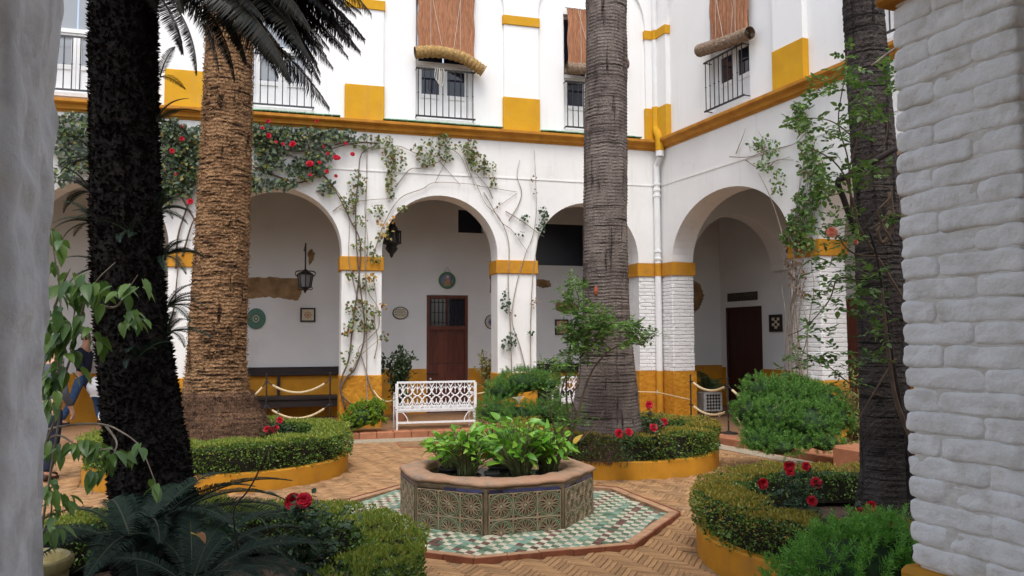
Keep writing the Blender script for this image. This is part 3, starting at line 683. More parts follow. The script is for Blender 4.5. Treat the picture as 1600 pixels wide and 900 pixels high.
MB().lathe([(.02, 0), (.02, .02), (.001, .025)], n=8).xf(lambda a, b, c: (x0 + .09 + a, INY + .04 - c, .86 + b)).build('handle', WMETAL, door, local=True)

# ---- east wing -------------------------------------------------------------------
erz = math.atan2(-AWAY[1], -AWAY[0])      # local x runs toward the camera along the wall
east = thing('arcade_building', 'white arcade wing seen at a slant behind the rose stems and dark right palm', 'building', (CC[0], CC[1], 0), erz)
EP = [(0.02, .43), (3.80, 4.44), (7.8, 8.5)]
arch_face(MB(), EP, ZS, 5.60, 0, .5, rise=1.19, stilt=0.0).build('arcade_wall', WHITE, east, local=True)
MB().box(0.03, 8.5, -.012, .01, 4.86, 4.885, skip='k').build('string_course', WHITE, east, local=True)
for a, b in EP[1:]: pier(east, a, b, 0, .5)
# corner pier: one block for the two arcades, butted in the corner
cp = MB(); cpoly = [(CX0, YB), (7.455, YB), E(.43, 0, 0)[:2], E(.43, .5, 0)[:2], E(-.45, .55, 0)[:2], (CX0, YB + .5)]
def inset(poly, d):
    c = np.mean(poly, 0); out = []
    n = len(poly)
    for i in range(n):
        p, q, r = (np.array(poly[(i + k) % n]) for k in (-1, 0, 1))
        a = unit(q - p); b = unit(r - q); na = np.array([a[1], -a[0]]); nb = np.array([b[1], -b[0]]); m_ = na + nb; m_ = m_ / max(m_ @ na, .3)
        out.append(tuple(q + m_ * d))
    return out
cpoly_l = [(x, y - YB) for x, y in cpoly]
MB().prism(inset(cpoly_l, -.006), 0, ZS).build('pier', WHITEBR, north, local=True)
MB().prism(inset(cpoly_l, .035), 2.995, 3.255).build('capital_band', OCHRE, north, local=True)
MB().prism(inset(cpoly_l, .022), 0, DADO).build('pier_base', OCHRERF, north, local=True)
W_E = [(1.80, 2.90), (5.2, 6.3)]
holed(MB(), 0.0, 8.5, 5.60, 10.4, 0, .35, [(a, b, 5.93, WZ1) for a, b in W_E]).build('upper_wall', WHITEUP, east, local=True)
PILE = [(0.02, .46), (3.62, 4.30), (7.3, 8.0)]
for a, b in PILE: pilaster(east, a, b, proud=.10)
arch_face(MB(), PILE, 8.14, 10.38, -.06, 0.0, stilt=0, rise=1.45).build('blind_arches', WHITEUP, east, local=True)
for a, b in W_E:
    window(east, a, b, z1=WZ1); railing(east, a + .03, b - .03, n=9, y=-.14)
cornice(0.02, 8.5, east)
MB().box(0, 8.5, .35, 3.6, 5.2, 5.5).build('upper_floor', CEIL, east, local=True)
MB().box(-.2, 8.5, -.3, 3.6, 10.4, 10.6).build('roof', TERRA, east, local=True)
ENI = 3.1
MB().box(-3.0, 8.5, .45, ENI + .3, 4.95, 5.15).build('gallery_ceiling', CEIL, east, local=True)
(dx0, dz1), (dx1, _) = onE(1133, 481, ENI), onE(1190, 477, ENI)
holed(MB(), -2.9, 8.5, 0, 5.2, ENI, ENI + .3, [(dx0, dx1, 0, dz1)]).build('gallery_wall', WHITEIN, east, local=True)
wd = MB()
for a, b in ((-2.8, dx0), (dx1, 8.4)): wd.box(a, b, ENI - .014, ENI + .02, .1, 1.03)
wd.build('gallery_dado', OCHRE, east, local=True)
arch_t = MB(); arch_face(arch_t, [(.45, .62), (ENI - .10, ENI + .02)], 3.2, 5.0, -.18, .22, stilt=0, rise=1.15)
arch_t.xf(lambda x, y, z: (-y + .05, x, z)); arch_t.build('cross_arch', WHITEIN, east, local=True)
ed = MB(); ed.box(dx0, dx0 + .06, ENI + .02, ENI + .1, .12, dz1); ed.box(dx1 - .06, dx1, ENI + .02, ENI + .1, .12, dz1); ed.box(dx0 + .06, dx1 - .06, ENI + .02, ENI + .1, dz1 - .07, dz1)
edo = ed.build('door', DOORD, east, local=True)
for k in range(4):
    pw = (dx1 - dx0 - .12) / 4; MB().bbox(dx0 + .06 + k * pw + .003, dx0 + .06 + (k + 1) * pw - .003, ENI + .05, ENI + .08, .12, dz1 - .07, .004).build('plank', DOORD, edo, local=True)
for zz in (.6, 1.3, 2.0): MB().box(dx0 + .07, dx1 - .07, ENI + .035, ENI + .049, zz, zz + .06).build('door_rail', DOORD, edo, local=True)
# second door further along the same gallery wall, glimpsed right of the pier
(ex0, ez1), (ex1, _) = onE(1308, 440, ENI), onE(1350, 440, ENI)
MB().box(ex0, ex1, ENI - .03, ENI + .04, .12, 2.5).build('door', DOORW, east, local=True)

# painted bricks of the corner pier and of the right wing's pier: each one a block
def brick_face(root, P0, U, outn, width, z0, z1, tf_, rows=None, h=.0725, L=.27, mat_=WHITEBR, label=None):
    """P0 (x,y) lower left, U unit dir along, outn outward normal, all in the root's frame"""
    U = np.array(U); O = np.array(outn); z = z0; r = 0; protos_ = {}
    while z + h * .8 < z1:
        off = -(L * .5) * (r % 2) + random.uniform(-.03, .03); x = off
        while x < width - .01:
            a, b = max(x, 0), min(x + L, width); x += L
            if b - a < .05: continue
            ln = round((b - a) * 20) / 20
            c = np.array(P0) + U * (a + b) / 2
            key = (ln)
            rz = math.atan2(U[1], U[0]) + random.uniform(-.008, .008)
            prot = random.uniform(-.003, .004)
            loc = (c[0] + O[0] * prot, c[1] + O[1] * prot, z + h / 2)
            if key not in protos_:
                m = MB().bbox(-ln / 2 + .003, ln / 2 - .003, -.012, .03, -h / 2 + .004, h / 2 - .004, .008)
                o = m.build('brick', mat_, root, local=True, smooth='auto'); protos_[key] = o; o.location = loc; o.rotation_euler = (0, random.uniform(-.012, .012), rz)
            else: instance(protos_[key], root, loc, (0, random.uniform(-.012, .012), rz), ((b - a) / ln, 1, random.uniform(.93, 1.02)))
        z += h; r += 1
brick_face(north, (CX0, 0), (1, 0), (0, -1), .40, DADO, 2.99, None)
k5 = np.array(E(.43, 0, 0)[:2]) - np.array([0, YB]); brick_face(north, k5, tuple(NRM), tuple(-AWAY), .5, DADO, 2.99, None)
k6 = np.array(E(.0, 0, 0)[:2]) - np.array([0, YB]); brick_face(north, k6 - AWAY * .06, tuple(-AWAY), tuple(-NRM), .37, DADO, 2.99, None)
brick_face(east, (3.80, 0), (1, 0), (0, -1), .64, DADO, 2.99, None)
brick_face(east, (4.44, 0), (0, 1), (1, 0), .5, DADO, 2.99, None)

# ---- drain pipe in the corner
pc = E(-.02, -.075, 0); pcx, pcy = pc[0] - .02, YB - .085
dp = thing('drain_pipe', 'rainwater pipe running down the courtyard corner, white with ochre stretches at the bands', 'drain pipe', (pcx, pcy, 0))
def pipe(z0, z1, r, m, nm='pipe'): MB().lathe([(r, z0), (r, z1)], (pcx, pcy, 0), 14, cap=True).build(nm, m, dp, smooth='auto')
pipe(6.5, 7.92, .062, WPAINT); pipe(7.92, 8.12, .066, OCHREUP); pipe(8.12, 9.1, .062, WPAINT); pipe(9.1, 9.9, .064, GTILE)
pipe(.16, DADO, .072, OCHRE); pipe(DADO, 2.995, .066, WPAINT); pipe(2.995, 3.255, .072, OCHRE); pipe(3.255, 5.28, .063, WPAINT)
for z in (3.32, 3.47, 4.62, 4.74, 4.86): MB().lathe([(.062, 0), (.078, .01), (.078, .05), (.062, .06)], (pcx, pcy, z), 14).build('pipe_joint', WPAINT, dp)
MB().tube([(pcx, pcy - .16, 5.44), (pcx, pcy - .16, 5.56)], .085, 14).build('pipe_socket', WPAINT, dp, smooth='auto')
MB().tube([(pcx, pcy, 5.26), (pcx, pcy - .06, 5.34), (pcx, pcy - .15, 5.44)], .055, 12).build('elbow', WPAINT, dp, smooth='auto')
MB().tube([(pcx, pcy - .16, 5.55), (pcx, pcy - .16, 5.80), (pcx, pcy - .15, 5.86), (pcx, pcy - .02, 6.02), (pcx, pcy, 6.1), (pcx, pcy, 6.5)], [.088, .088, .09, .088, .085, .08], 14).build('elbow', OCHREUP, dp, smooth='auto')
w1 = MB().tube([(pcx + .1, pcy - .1, 6.05), (pcx + .2, pcy - .2, 5.8), (pcx + .17, pcy - .25, 5.6), (pcx + .26, pcy - .27, 5.4)], .007, 4)
w1.build('cable', CORD, dp)

# ---- near arcade: the piers the photograph looks out between --------------------
nearw = thing('arcade_building', 'rough whitewashed arcade at the near side whose two close piers frame the view', 'building', (0, 0, 0))
NF, NBk = 1.93, 1.52
def nf(x, y, z): return Nn(x, y, z)
NPR = [(-4.0, -3.1), (-.95, -.249), (2.20, 2.98), (5.3, 6.1)]
mb = arch_face(MB(), NPR, 3.05, 5.6, 0, .41, stilt=.05); mb.xf(lambda x, y, z: Nn(x, NF - y, z)); mb.f = [f[::-1] for f in mb.f]; mb.build('arcade_wall', WHITENEAR, nearw)
mb = MB().box(-4, 6.1, -3.2, NBk, 4.95, 5.1).xf(nf); mb.build('gallery_ceiling', CEIL, nearw)
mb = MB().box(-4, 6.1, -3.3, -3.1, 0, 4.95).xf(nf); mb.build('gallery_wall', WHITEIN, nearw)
mb = MB().box(-4, 6.1, -3.1, 1.95, -.1, .12).xf(nf); mb.build('gallery_floor', TILEF, nearw)
mb = MB().box(-4, 6.1, -3.2, 2.2, 5.6, 5.75).xf(nf); mb.build('roof', TERRA, nearw)  # unseen roof, set low without an upper storey to let light into the courtyard
for x0, x1 in (NPR[0], NPR[3]):
    mb = MB().box(x0, x1, NBk, NF, 0, 3.06).xf(nf); mb.build('pier', WHITENEAR, nearw)
# left pier: soft uneven plaster
def lump(x0, x1, y0, y1, z0, z1, amp, seed, nu=10, nv=60, rc=.05):
    """rounded rectangular pillar with displaced sides, in near-frame coordinates"""
    per = []
    def arc(cx, cy, a0):
        for k in range(5): t = a0 + PI / 2 * k / 4; per.append((cx + rc * math.cos(t), cy + rc * math.sin(t), math.cos(t), math.sin(t)))
    def seg(p, q, nx, ny, n):
        for k in range(1, n): t = k / n; per.append((p[0] + (q[0] - p[0]) * t, p[1] + (q[1] - p[1]) * t, nx, ny))
    arc(x1 - rc, y1 - rc, 0); seg((x1 - rc, y1), (x0 + rc, y1), 0, 1, 14); arc(x0 + rc, y1 - rc, PI / 2); seg((x0, y1 - rc), (x0, y0 + rc), -1, 0, 12)
    arc(x0 + rc, y0 + rc, PI); seg((x0 + rc, y0), (x1 - rc, y0), 0, -1, 14); arc(x1 - rc, y0 + rc, 1.5 * PI); seg((x1, y0 + rc), (x1, y1 - rc), 1, 0, 24)
    P = np.array(per); zz = np.linspace(z0, z1, nv); n = len(P); G = np.zeros((nv, n + 1, 3)); arcl = np.arange(n) * .03
    for i, z in enumerate(zz):
        d = amp * (1.5 * fbm(arcl * 3 + seed, np.full(n, z * 5.5), 3) + 1.4 * NZ(arcl * 1.2 + seed, np.full(n, z * 1.4)) + .5 * NZ(arcl * 11 + seed, np.full(n, z * 22)))
        q = P[:, :2] + P[:, 2:] * d[:, None]; G[i, :n, :2] = q; G[i, :n, 2] = z; G[i, n] = G[i, 0]
    return G
G = lump(-.95, -.249, NBk - .02, NF, .0, 3.06, .019, 3.3, nv=260, rc=.035)
m2 = MB().grid(G); m2.xf(nf); m2.build('pier', WHITENEAR, nearw, smooth=True)
# right pier: soft mortar core with every painted brick a block of its own
G = lump(2.2035, 2.98, NBk + .004, NF - .006, .0, 3.06, .003, 9.1, nv=90, rc=.03)
m2 = MB().grid(G); m2.xf(nf); m2.build('pier', NEARMO, nearw, smooth=True)
def softbrick(L, D, Hh, seed, nx=14, nz=7, ny=7):
    """superellipsoid block with lumpy faces, centre origin; L along y (reveal), D along x, Hh in z"""
    V = []; F = []; idx = {}
    def put(u, v, w):
        k = (u, v, w)
        if k in idx: return idx[k]
        a, b, c = 2 * u / nx - 1, 2 * v / ny - 1, 2 * w / nz - 1
        e = 6.5; m = max(abs(a), abs(b), abs(c)); nrm_ = (abs(a) ** e + abs(b) ** e + abs(c) ** e) ** (1 / e); s_ = m / nrm_ if nrm_ > 0 else 1
        p = np.array([b * s_ * D / 2, a * s_ * L / 2, c * s_ * Hh / 2])
        q = unit(np.array([b ** 5, a ** 5, c ** 5]) + 1e-6)
        d = .010 * float(fbm(p[1] * 16 + seed, p[2] * 22 + p[0] * 9 + seed, 3)) + .0035 * float(NZ(p[1] * 70 + seed, p[2] * 70 + seed))
        idx[k] = len(V); V.append(p + q * d); return idx[k]
    for w in (0, nz):
        for u in range(nx):
            for v in range(ny): f = [put(u, v, w), put(u + 1, v, w), put(u + 1, v + 1, w), put(u, v + 1, w)]; F.append(f if w == 0 else f[::-1])
    for v in (0, ny):
        for u in range(nx):
            for w in range(nz): f = [put(u, v, w), put(u + 1, v, w), put(u + 1, v, w + 1), put(u, v, w + 1)]; F.append(f[::-1] if v == 0 else f)
    for u in (0, nx):
        for v in range(ny):
            for w in range(nz): f = [put(u, v, w), put(u, v + 1, w), put(u, v + 1, w + 1), put(u, v, w + 1)]; F.append(f if u == 0 else f[::-1])
    return V, F
ch = .0705; z = .992; r = 0
while z < 2.83:
    cuts = [NF + .008]
    x = NF + .008 - (random.uniform(.12, .15) if r % 2 else random.uniform(.25, .29))
    while x > NBk + .03: cuts.append(x); x -= random.choice((.13, .14, .27, .28)) if r % 2 == 0 else random.uniform(.24, .28)
    cuts.append(NBk - .006)
    if len(cuts) > 2 and cuts[-2] - cuts[-1] < .05: cuts.pop(-2)
    for a, b in zip(cuts[:-1], cuts[1:]):
        L = a - b; hh = ch * random.uniform(.95, 1.03)
        V, F = softbrick(L + .008, .055, hh, random.uniform(0, 90))
        px_ = random.uniform(-.0025, .0025); tlt = random.uniform(-.012, .012)
        q = MB(); q.add([Nn(2.20 + .0275 - .0035 + px_ + p[0], (a + b) / 2 + p[1], z + ch / 2 + p[2] + p[1] * tlt) for p in V], F)
        q.build('brick', NEARBR, nearw, smooth=True)
    # courtyard and gallery sides of the same course
    for side, yc in ((0, NF - .04), (1, NBk + .03)):
        for cx, Lx in ((2.53 + .05 * (r % 2), .25), (2.80 + .03 * (r % 2), .24)):
            q = MB().bbox(cx - Lx / 2, cx + Lx / 2, yc - .05, yc + .05, z + .004, z + ch - .004, .012).xf(nf); q.build('brick', NEARBR, nearw)
    z += ch; r += 1
nb = MB().bbox(2.20 - .035, 3.02, NBk - .03, NF + .035, .0, .989, .02).xf(nf); nb.build('pier_base', OCHRE, nearw)
nb = MB().bbox(2.20 - .045, 3.02, NBk - .035, NF + .045, 2.835, 3.07, .012).xf(nf); nb.build('capital_band', CORN, nearw)
nb = MB().bbox(-1.0, -.249 + .03, NBk - .03, NF + .035, 2.92, 3.07, .012).xf(nf); nb.build('capital_band', CORN, nearw)

# ================================================================== FLOWER BED KERBS
BEDOBJ = {}
lab = {'green': 'round flower bed with an ochre curb around the grey palm by the corner', 'brown': 'round flower bed with an ochre curb around the shaggy brown palm',
       'right': 'round flower bed with a cracked ochre curb in the right foreground around the smooth palm', 'near': 'round flower bed in the left foreground full of dark soil'}
for k, (c, r) in BEDS.items():
    t = thing('flower_bed', lab[k], 'flower bed', (c[0], c[1], 0), group='round flower beds around the fountain'); BEDOBJ[k] = t
    n = 72; h = .215; prof = [(r, -.02), (r + .004, .06), (r + .002, h - .015), (r - .012, h), (r - .10, h), (r - .11, h - .02), (r - .11, .05)]
    q = MB().lathe(prof, (c[0], c[1], 0), n); q.v = [(x + .008 * float(NZ(x * 4, y * 4)) , y + .008 * float(NZ(x * 4 + 9, y * 4)), z + .006 * float(NZ(x * 3, y * 3 + 5))) for x, y, z in q.v]
    q.build('curb', OCHRE, t, smooth='auto')
    so_ = []
    for i in range(9):
        rr = (r - .10) * i / 8; so_.append([(c[0] + rr * math.cos(a), c[1] + rr * math.sin(a), .165 + .035 * float(fbm(rr * 3 + math.cos(a) * 3, math.sin(a) * 3 + 7))) for a in np.linspace(0, 2 * PI, 49)])
    MB().grid(so_).build('soil', SOIL, t, smooth=True)

# fallen leaves and crumbs on the paving
n = 150; P = []
while len(P) < n:
    q = np.array([RNG.uniform(-2, 6.5), RNG.uniform(5.6, 13.5)])
    if any(math.hypot(q[0] - c[0], q[1] - c[1]) < r + .04 for c, r in BEDS.values()) or math.hypot(q[0] - FC[0], q[1] - FC[1]) < 1.0 or (RNG.random() < .6 and not any(math.hypot(q[0] - c[0], q[1] - c[1]) < r + .3 for c, r in BEDS.values())): continue
    P.append((q[0], q[1], .012 if math.hypot(q[0] - FC[0], q[1] - FC[1]) > 1.85 else .045))
V, F = leaves(np.array(P), unit(rnd(n) * [1, 1, .1]), unit(rnd(n, .3) + [0, 0, 1]), .02 + .02 * RNG.random(n), .014, oval=True, fold=.3)
o = npmesh('fallen_leaves', V, F, [L_DRY], kind='stuff')
# ================================================================== FOUNTAIN
HR = .47; RR = .965
fo = thing('tiled_fountain', 'low octagonal fountain basin faced with rosette tiles under a worn terracotta rim', 'fountain', (FC[0], FC[1], 0))
def octring(mb, ro, ri, z0, z1, sub=6):
    pass
MB().prism(OCT(RR - .022), .0, HR - .085).build('basin_core', GROUT, fo)
MB().lathe([(.80, HR - .09), (RR - .010, HR - .09), (RR - .004, HR - .06), (RR - .012, HR - .03), (.80, HR - .03), (.80, HR - .09)], (*FC, 0), 8, a0=FROT).build('mortar_bed', GROUT, fo)
# water surface inside is above the core so that only the rim shows round it
RI = .70
rim = MB(); rows = []
NSEG = 96
def octr(t, r):                          # octagon radius at angle t
    a = (t - FROT) % (PI / 4) - PI / 8; return r * math.cos(PI / 8) / math.cos(a)
ts = [FROT + 2 * PI * k / NSEG for k in range(NSEG + 1)]
prof = [(.04, HR - .046), (.006, HR - .044), (0, HR - .028), (.006, HR - .014), (.022, HR - .004), (.05, HR + .004), (.12, HR + .004), ('i', HR + .002), ('i2', HR - .012), ('i3', HR - .12)]
for pr_, z in prof:
    row = []
    for t in ts:
        ro = octr(t, RR + .012); ri = RI * (.93 + .07 * (octr(t, 1.0)))
        rr = ro - pr_ if not isinstance(pr_, str) else (ri + .02 if pr_ == 'i' else ri)
        nx, ny = math.cos(t), math.sin(t); wv = fbm(nx * 5 + 3, ny * 5 + z * 4, 3)
        rr += .024 * wv * (1 if not isinstance(pr_, str) else .7); zz = z + .016 * fbm(nx * rr * 8, ny * rr * 8 + 4, 4)
        row.append((FC[0] + nx * rr, FC[1] + ny * rr, zz))
    rows.append(row)
rim.grid(rows); rim.build('rim', CLAY, fo, smooth=True)
MB().prism([(FC[0] + .72 * math.cos(a), FC[1] + .72 * math.sin(a)) for a in np.linspace(0, 2 * PI, 40, endpoint=False)], HR - .20, HR - .070).build('water', WATER, fo)
ov = OCT(RR - .028)
# tile prototype: 3 material slots (ground, petals, raised lines)
TS = .226
def rosette(seed):
    rs = random.Random(seed); q = MB(); s = TS / 2 - .003
    q.box(-s, s, -.012, 0, -s, s, 0)
    R1 = s * .93
    def petal(a, r0, r1, w, m, y):
        c, s_ = math.cos(a), math.sin(a); pts = [(r0, 0), (r0 * .5 + r1 * .5, -w), (r1 * .9, -w * .7), (r1, 0), (r1 * .9, w * .7), (r0 * .5 + r1 * .5, w)]
        P = [(p * c - o * s_, p * s_ + o * c) for p, o in pts]; q.vprism(P, y, 0, m); return P
    for k in range(12):
        a = 2 * PI * k / 12 + PI / 12; P = petal(a, R1 * .20, R1 * .93, R1 * .115, 1, -.0145)
        P3 = [(x, -.0155, z) for x, z in P]
        q.tube(P3 + [P3[0]], .0026, 4, cap=False, m=2)
    # scalloped ring and corner lobes
    ring = [(R1 * math.cos(a), -.014, R1 * math.sin(a)) for a in np.linspace(0, 2 * PI, 25)]; q.tube(ring, .003, 4, cap=False, m=2)
    q.vprism([(R1 * .14 * math.cos(a), R1 * .14 * math.sin(a)) for a in np.linspace(0, 2 * PI, 8, endpoint=False)], -.017, 0, 2)
    for sx in (-1, 1):
        for sz in (-1, 1):
            cx, cz = sx * s * .84, sz * s * .84; P = [(cx + s * .14 * math.cos(a), cz + s * .14 * math.sin(a)) for a in np.linspace(0, 2 * PI, 9)[:-1]]
            q.vprism(P, -.0145, 0, 1); P3 = [(x, -.0155, z) for x, z in P]; q.tube(P3 + [P3[0]], .0028, 4, cap=False, m=2)
    for a, b in (((-s, -s), (s, -s)), ((s, -s), (s, s)), ((s, s), (-s, s)), ((-s, s), (-s, -s))): q.tube([(a[0], -.0135, a[1]), (b[0], -.0135, b[1])], .003, 4, m=2)
    return q
tp = None; bp = None
for i in range(8):
    a, b = np.array(ov[i]), np.array(ov[(i + 1) % 8]); L = np.linalg.norm(b - a); U = (b - a) / L; On = np.array([U[1], -U[0]]); rz = math.atan2(U[1], U[0])
    mid = (a + b) / 2
    if On @ _f0[:2] > .75: continue
    for r_ in range(2):
        zc = .366 - TS / 2 - r_ * TS
        for k in range(3):
            off = (k - 1) * TS; c = mid + U * off + On * .012
            zc2 = zc
            if tp is None: tp = rosette(1).build('tile', [TGREEN, TBROWN, RELIEF], fo, local=True); o = tp; tp.location = (c[0] - FC[0], c[1] - FC[1], zc2)
            else: o = instance(tp, fo, (c[0] - FC[0], c[1] - FC[1], zc2))
            o.rotation_euler = (random.uniform(-.012, .012), random.choice((0, PI / 2, PI)) + random.uniform(-.01, .01), rz)
    for k in range(5):
        if random.random() < .12: continue
        w_ = L * .93 / 5; c = mid + U * (k - 2) * w_ + On * .014
        if bp is None: bp = MB().bbox(-w_ / 2 + .003, w_ / 2 - .003, -.006, .02, -.017, .017, .002).build('edge_tile', TBLUE, fo, local=True); o = bp; o.location = (c[0] - FC[0], c[1] - FC[1], .384)
        else: o = instance(bp, fo, (c[0] - FC[0], c[1] - FC[1], .384 + random.uniform(-.002, .002)))
        o.rotation_euler = (0, 0, rz)
    # rough corner mortar
    MB().tube([(a[0] * 1 + On[0] * .006, a[1] + On[1] * .006, z) for z in (0, .12, .25, HR - .06)], [.020, .017, .021, .018], 7).build('corner_joint', GROUT, fo)

# ================================================================== WATER PLANTS
def bigleaf(L=.12, W=.075, heart=True):
    """one folded leaf, base at origin, pointing +x, face up"""
    st = [(-.10 if heart else 0, .30), (.0, .72), (.22, 1.0), (.5, .86), (.76, .48), (1.0, 0)]
    V = [(0 if not heart else .02 * L, 0, 0)]; F = []
    mid = []
    for t, w_ in st:
        x = t * L; z = -.25 * L * max(t, 0) ** 2
        mid.append(len(V)); V.append((max(x, 0) if heart else x, 0, z - .01 * L)); V.append((x, w_ * W / 2, z + w_ * W * .14)); V.append((x, -w_ * W / 2, z + w_ * W * .14))
    for i in range(len(st) - 1):
        m0, m1 = mid[i], mid[i + 1]
        F += [(m0, m1, m1 + 1, m0 + 1), (m0, m0 + 2, m1 + 2, m1)]
    return V, F
LEAFME = {}
def leafproto(key, mat_, L, W, heart=True):
    if key not in LEAFME:
        V, F = bigleaf(L, W, heart); m = MB().add(V, F).mesh('leaf'); m.materials.append(mat_); m.shade_smooth(); LEAFME[key] = m
    return LEAFME[key]
def putleaf(parent, me, loc, rz, pitch, roll=0, s=1.0):
    o = bpy.data.objects.new('leaf', me); COL.objects.link(o); o.parent = parent; WM[o.name] = WM[parent.name]
    q = tolocal([loc], parent, False)[0]; o.location = q; o.rotation_euler = (roll, pitch, rz - (parent.rotation_euler.z)); o.scale = (s, s, s); return o
def water_plant(label, cx, cy, r, n, hmin, hmax, lean, yellow=0):
    z0 = HR - .115; t = thing('water_plant', label, 'plant', (cx, cy, z0), group='potted water plants in the fountain')
    MB().lathe([(.10, 0), (.125, .055), (.135, .06), (.135, .075), (.12, .075), (.115, .05), (0.001, .05)], (cx, cy, z0), 16).build('pot', POTB, t, smooth='auto')
    sm = MB(); bm_ = MB()
    for k in range(n):
        a = random.uniform(0, 2 * PI); rb = random.uniform(0, .09); b0 = np.array([cx + rb * math.cos(a), cy + rb * math.sin(a), z0 + .05])
        a2 = a + random.uniform(-.6, .6); h = random.uniform(hmin, hmax) * (1 - .25 * (k % 3 == 0)); rr = r * random.uniform(.15, 1) ** .8
        tip = np.array([cx + rr * math.cos(a2) + lean[0] * h, cy + rr * math.sin(a2) + lean[1] * h, z0 + h * (1 - .25 * (rr / r) ** 2)])
        midp = b0 * .45 + tip * .55; midp[:2] = b0[:2] * .68 + tip[:2] * .32
        pts = [b0, b0 * .7 + midp * .3 + [0, 0, .01], midp, tip * .75 + midp * .25 + [0, 0, .008], tip]
        sm.tube(pts, [.0065, .006, .005, .004, .003], 5)
        key = ('taro', k % 4) if random.random() > yellow else ('taroy', 0)
        me = leafproto(key, L_TARO if key[0] == 'taro' else L_YELL, .118 + .012 * (key[1]), .060 + .010 * (key[1] % 3))
        o = putleaf(t, me, tip, a2 + random.uniform(-.7, .7), random.uniform(-1.0, .45), random.uniform(-.9, .9), random.uniform(.55, 1.0))
    sm.build('stalks', STEMG, t, smooth=True, kind='stuff')
    return t
def fpt(px, d): r = ray(px, 600); p = O3 + r / (r @ FWD) * d; return p[0], p[1]
for (px, d, r, n, h0, h1, lab_, ye) in (
    (705, 8.15, .24, 110, .30, .44, 'tuft of glossy green water plants at the left end of the fountain, one leaf yellow', .05),
    (730, 7.72, .24, 150, .32, .56, 'tall tuft of glossy green water plants left of the gap in the fountain', .03),
    (812, 7.70, .28, 175, .32, .60, 'largest tuft of glossy green water plants just right of the gap in the fountain', .02),
    (856, 7.9, .26, 130, .30, .50, 'tuft of glossy green water plants at the right end of the fountain', .04),
    (782, 8.25, .24, 60, .36, .62, 'tuft of glossy water plants at the back of the fountain behind the others', .02)):
    x, y = fpt(px, d); water_plant(lab_, x, y, r, n, h0, h1, (0, 0), ye)
x, y = fpt(768, 7.55)
pt = thing('plastic_pot', 'empty black square plastic pot standing in the gap between the water plants', 'pot', (x, y, HR - .11))
MB().lathe([(.075, 0), (.09, .10), (.10, .105), (.10, .12), (.085, .12), (.08, .05), (.001, .05)], (x, y, HR - .11), 4, a0=.6).build('pot', POTB, pt)

# ================================================================== HEDGES
def hedge(key, label, h0, h1, inner, tipmat, N=1, tipN=1, leafL=.022, seed=0, a0=0, a1=2 * PI):
    (cx, cy), r = BEDS[key]; ro = r + .015; ri = r - inner
    t = thing('box_hedge', label, 'hedge', (cx, cy, .2))
    def R_o(a, z): return ro + .085 * fbm(np.cos(a) * 4 + seed, np.sin(a) * 4 + z * 5, 4) + .02 * np.sin((z - h0) / (h1 - h0) * PI)
    def Top(a): return h1 + .075 * fbm(np.cos(a) * 5 + seed + 5, np.sin(a) * 4, 3)
    # woody core
    q = MB(); rows = []
    for k, (rr, zz) in enumerate(((ro - .09, h0), (ro - .075, h1 - .06), (ro - .10, h1 - .045), (ri + .10, h1 - .045), (ri + .08, h1 - .06), (ri + .09, h0))):
        rows.append([(cx + rr * math.cos(a), cy + rr * math.sin(a), zz) for a in np.linspace(a0, a1, 73)])
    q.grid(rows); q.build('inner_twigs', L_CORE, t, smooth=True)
    area = 2 * PI * ro * (h1 - h0); n = int(N * 6500 * (r / 1.5) * (h1 - h0) / .35); per = []
    def cloud(a, rr, z, out, n, L, W, upb=.5):
        P = np.stack([cx + rr * np.cos(a), cy + rr * np.sin(a), z], 1); o = np.stack([np.cos(a) * out, np.sin(a) * out, np.full(n, upb)], 1)
        D = unit(o + rnd(n, .95)); Nn_ = unit(rnd(n) + o * .6 + [0, 0, .4]); l = L * (.7 + .6 * RNG.random(n)); return leaves(P, D, Nn_, l, l * W, fold=.2)
    aa = RNG.random(n) * (a1 - a0) + a0; z = h0 + (h1 - h0 - .01) * RNG.random(n); dens = fbm(aa * 17, z * 19 + seed, 3)
    k = dens > -.20; aa, z = aa[k], z[k]; rr = R_o(aa, z) - RNG.random(len(aa)) ** 1.2 * .10
    per.append(cloud(aa, rr, z, 1.0, len(aa), leafL, .58, .2))
    m = n // 2; aa = RNG.random(m) * (a1 - a0) + a0; z = h0 + (h1 - h0) * (.15 + .85 * RNG.random(m)); k = fbm(aa * 15, z * 17 + seed + 3, 3) > -.18; aa, z = aa[k], z[k]
    per.append(cloud(aa, ri + RNG.random(len(aa)) * .06 + .03 * fbm(aa * 5, z * 5), z, -1.0, len(aa), leafL, .58, .1))
    m = int(n * .8); aa = RNG.random(m) * (a1 - a0) + a0; rr = ri + (ro - ri) * RNG.random(m); per.append(cloud(aa, rr, Top(aa) - .015 - RNG.random(m) * .07, 0, m, leafL, .58, .8))
    V, F = merge(per); npmesh('foliage', V, F, [L_HEDGE], t, kind='stuff')
    m = int(n * 1.35 * tipN); aa = RNG.random(m) * (a1 - a0) + a0; rr = ri + (ro - ri + .01) * RNG.random(m); z = Top(aa) + RNG.random(m) * .025 - .005
    k = fbm(aa * 7 + seed, rr * 9, 3) > -.25; aa, rr, z = aa[k], rr[k], z[k]
    tp_ = [cloud(aa, rr, z, .05, len(aa), leafL * 1.0, .42, 1.6)]
    m2_ = m // 11; aa = RNG.random(m2_) * (a1 - a0) + a0; z = h1 - RNG.random(m2_) ** 2 * (h1 - h0) * .55; tp_.append(cloud(aa, R_o(aa, z) + .005, z, .7, m2_, leafL, .45, .8))
    V, F = merge(tp_); npmesh('new_growth', V, F, [tipmat], t, kind='stuff')
    return t
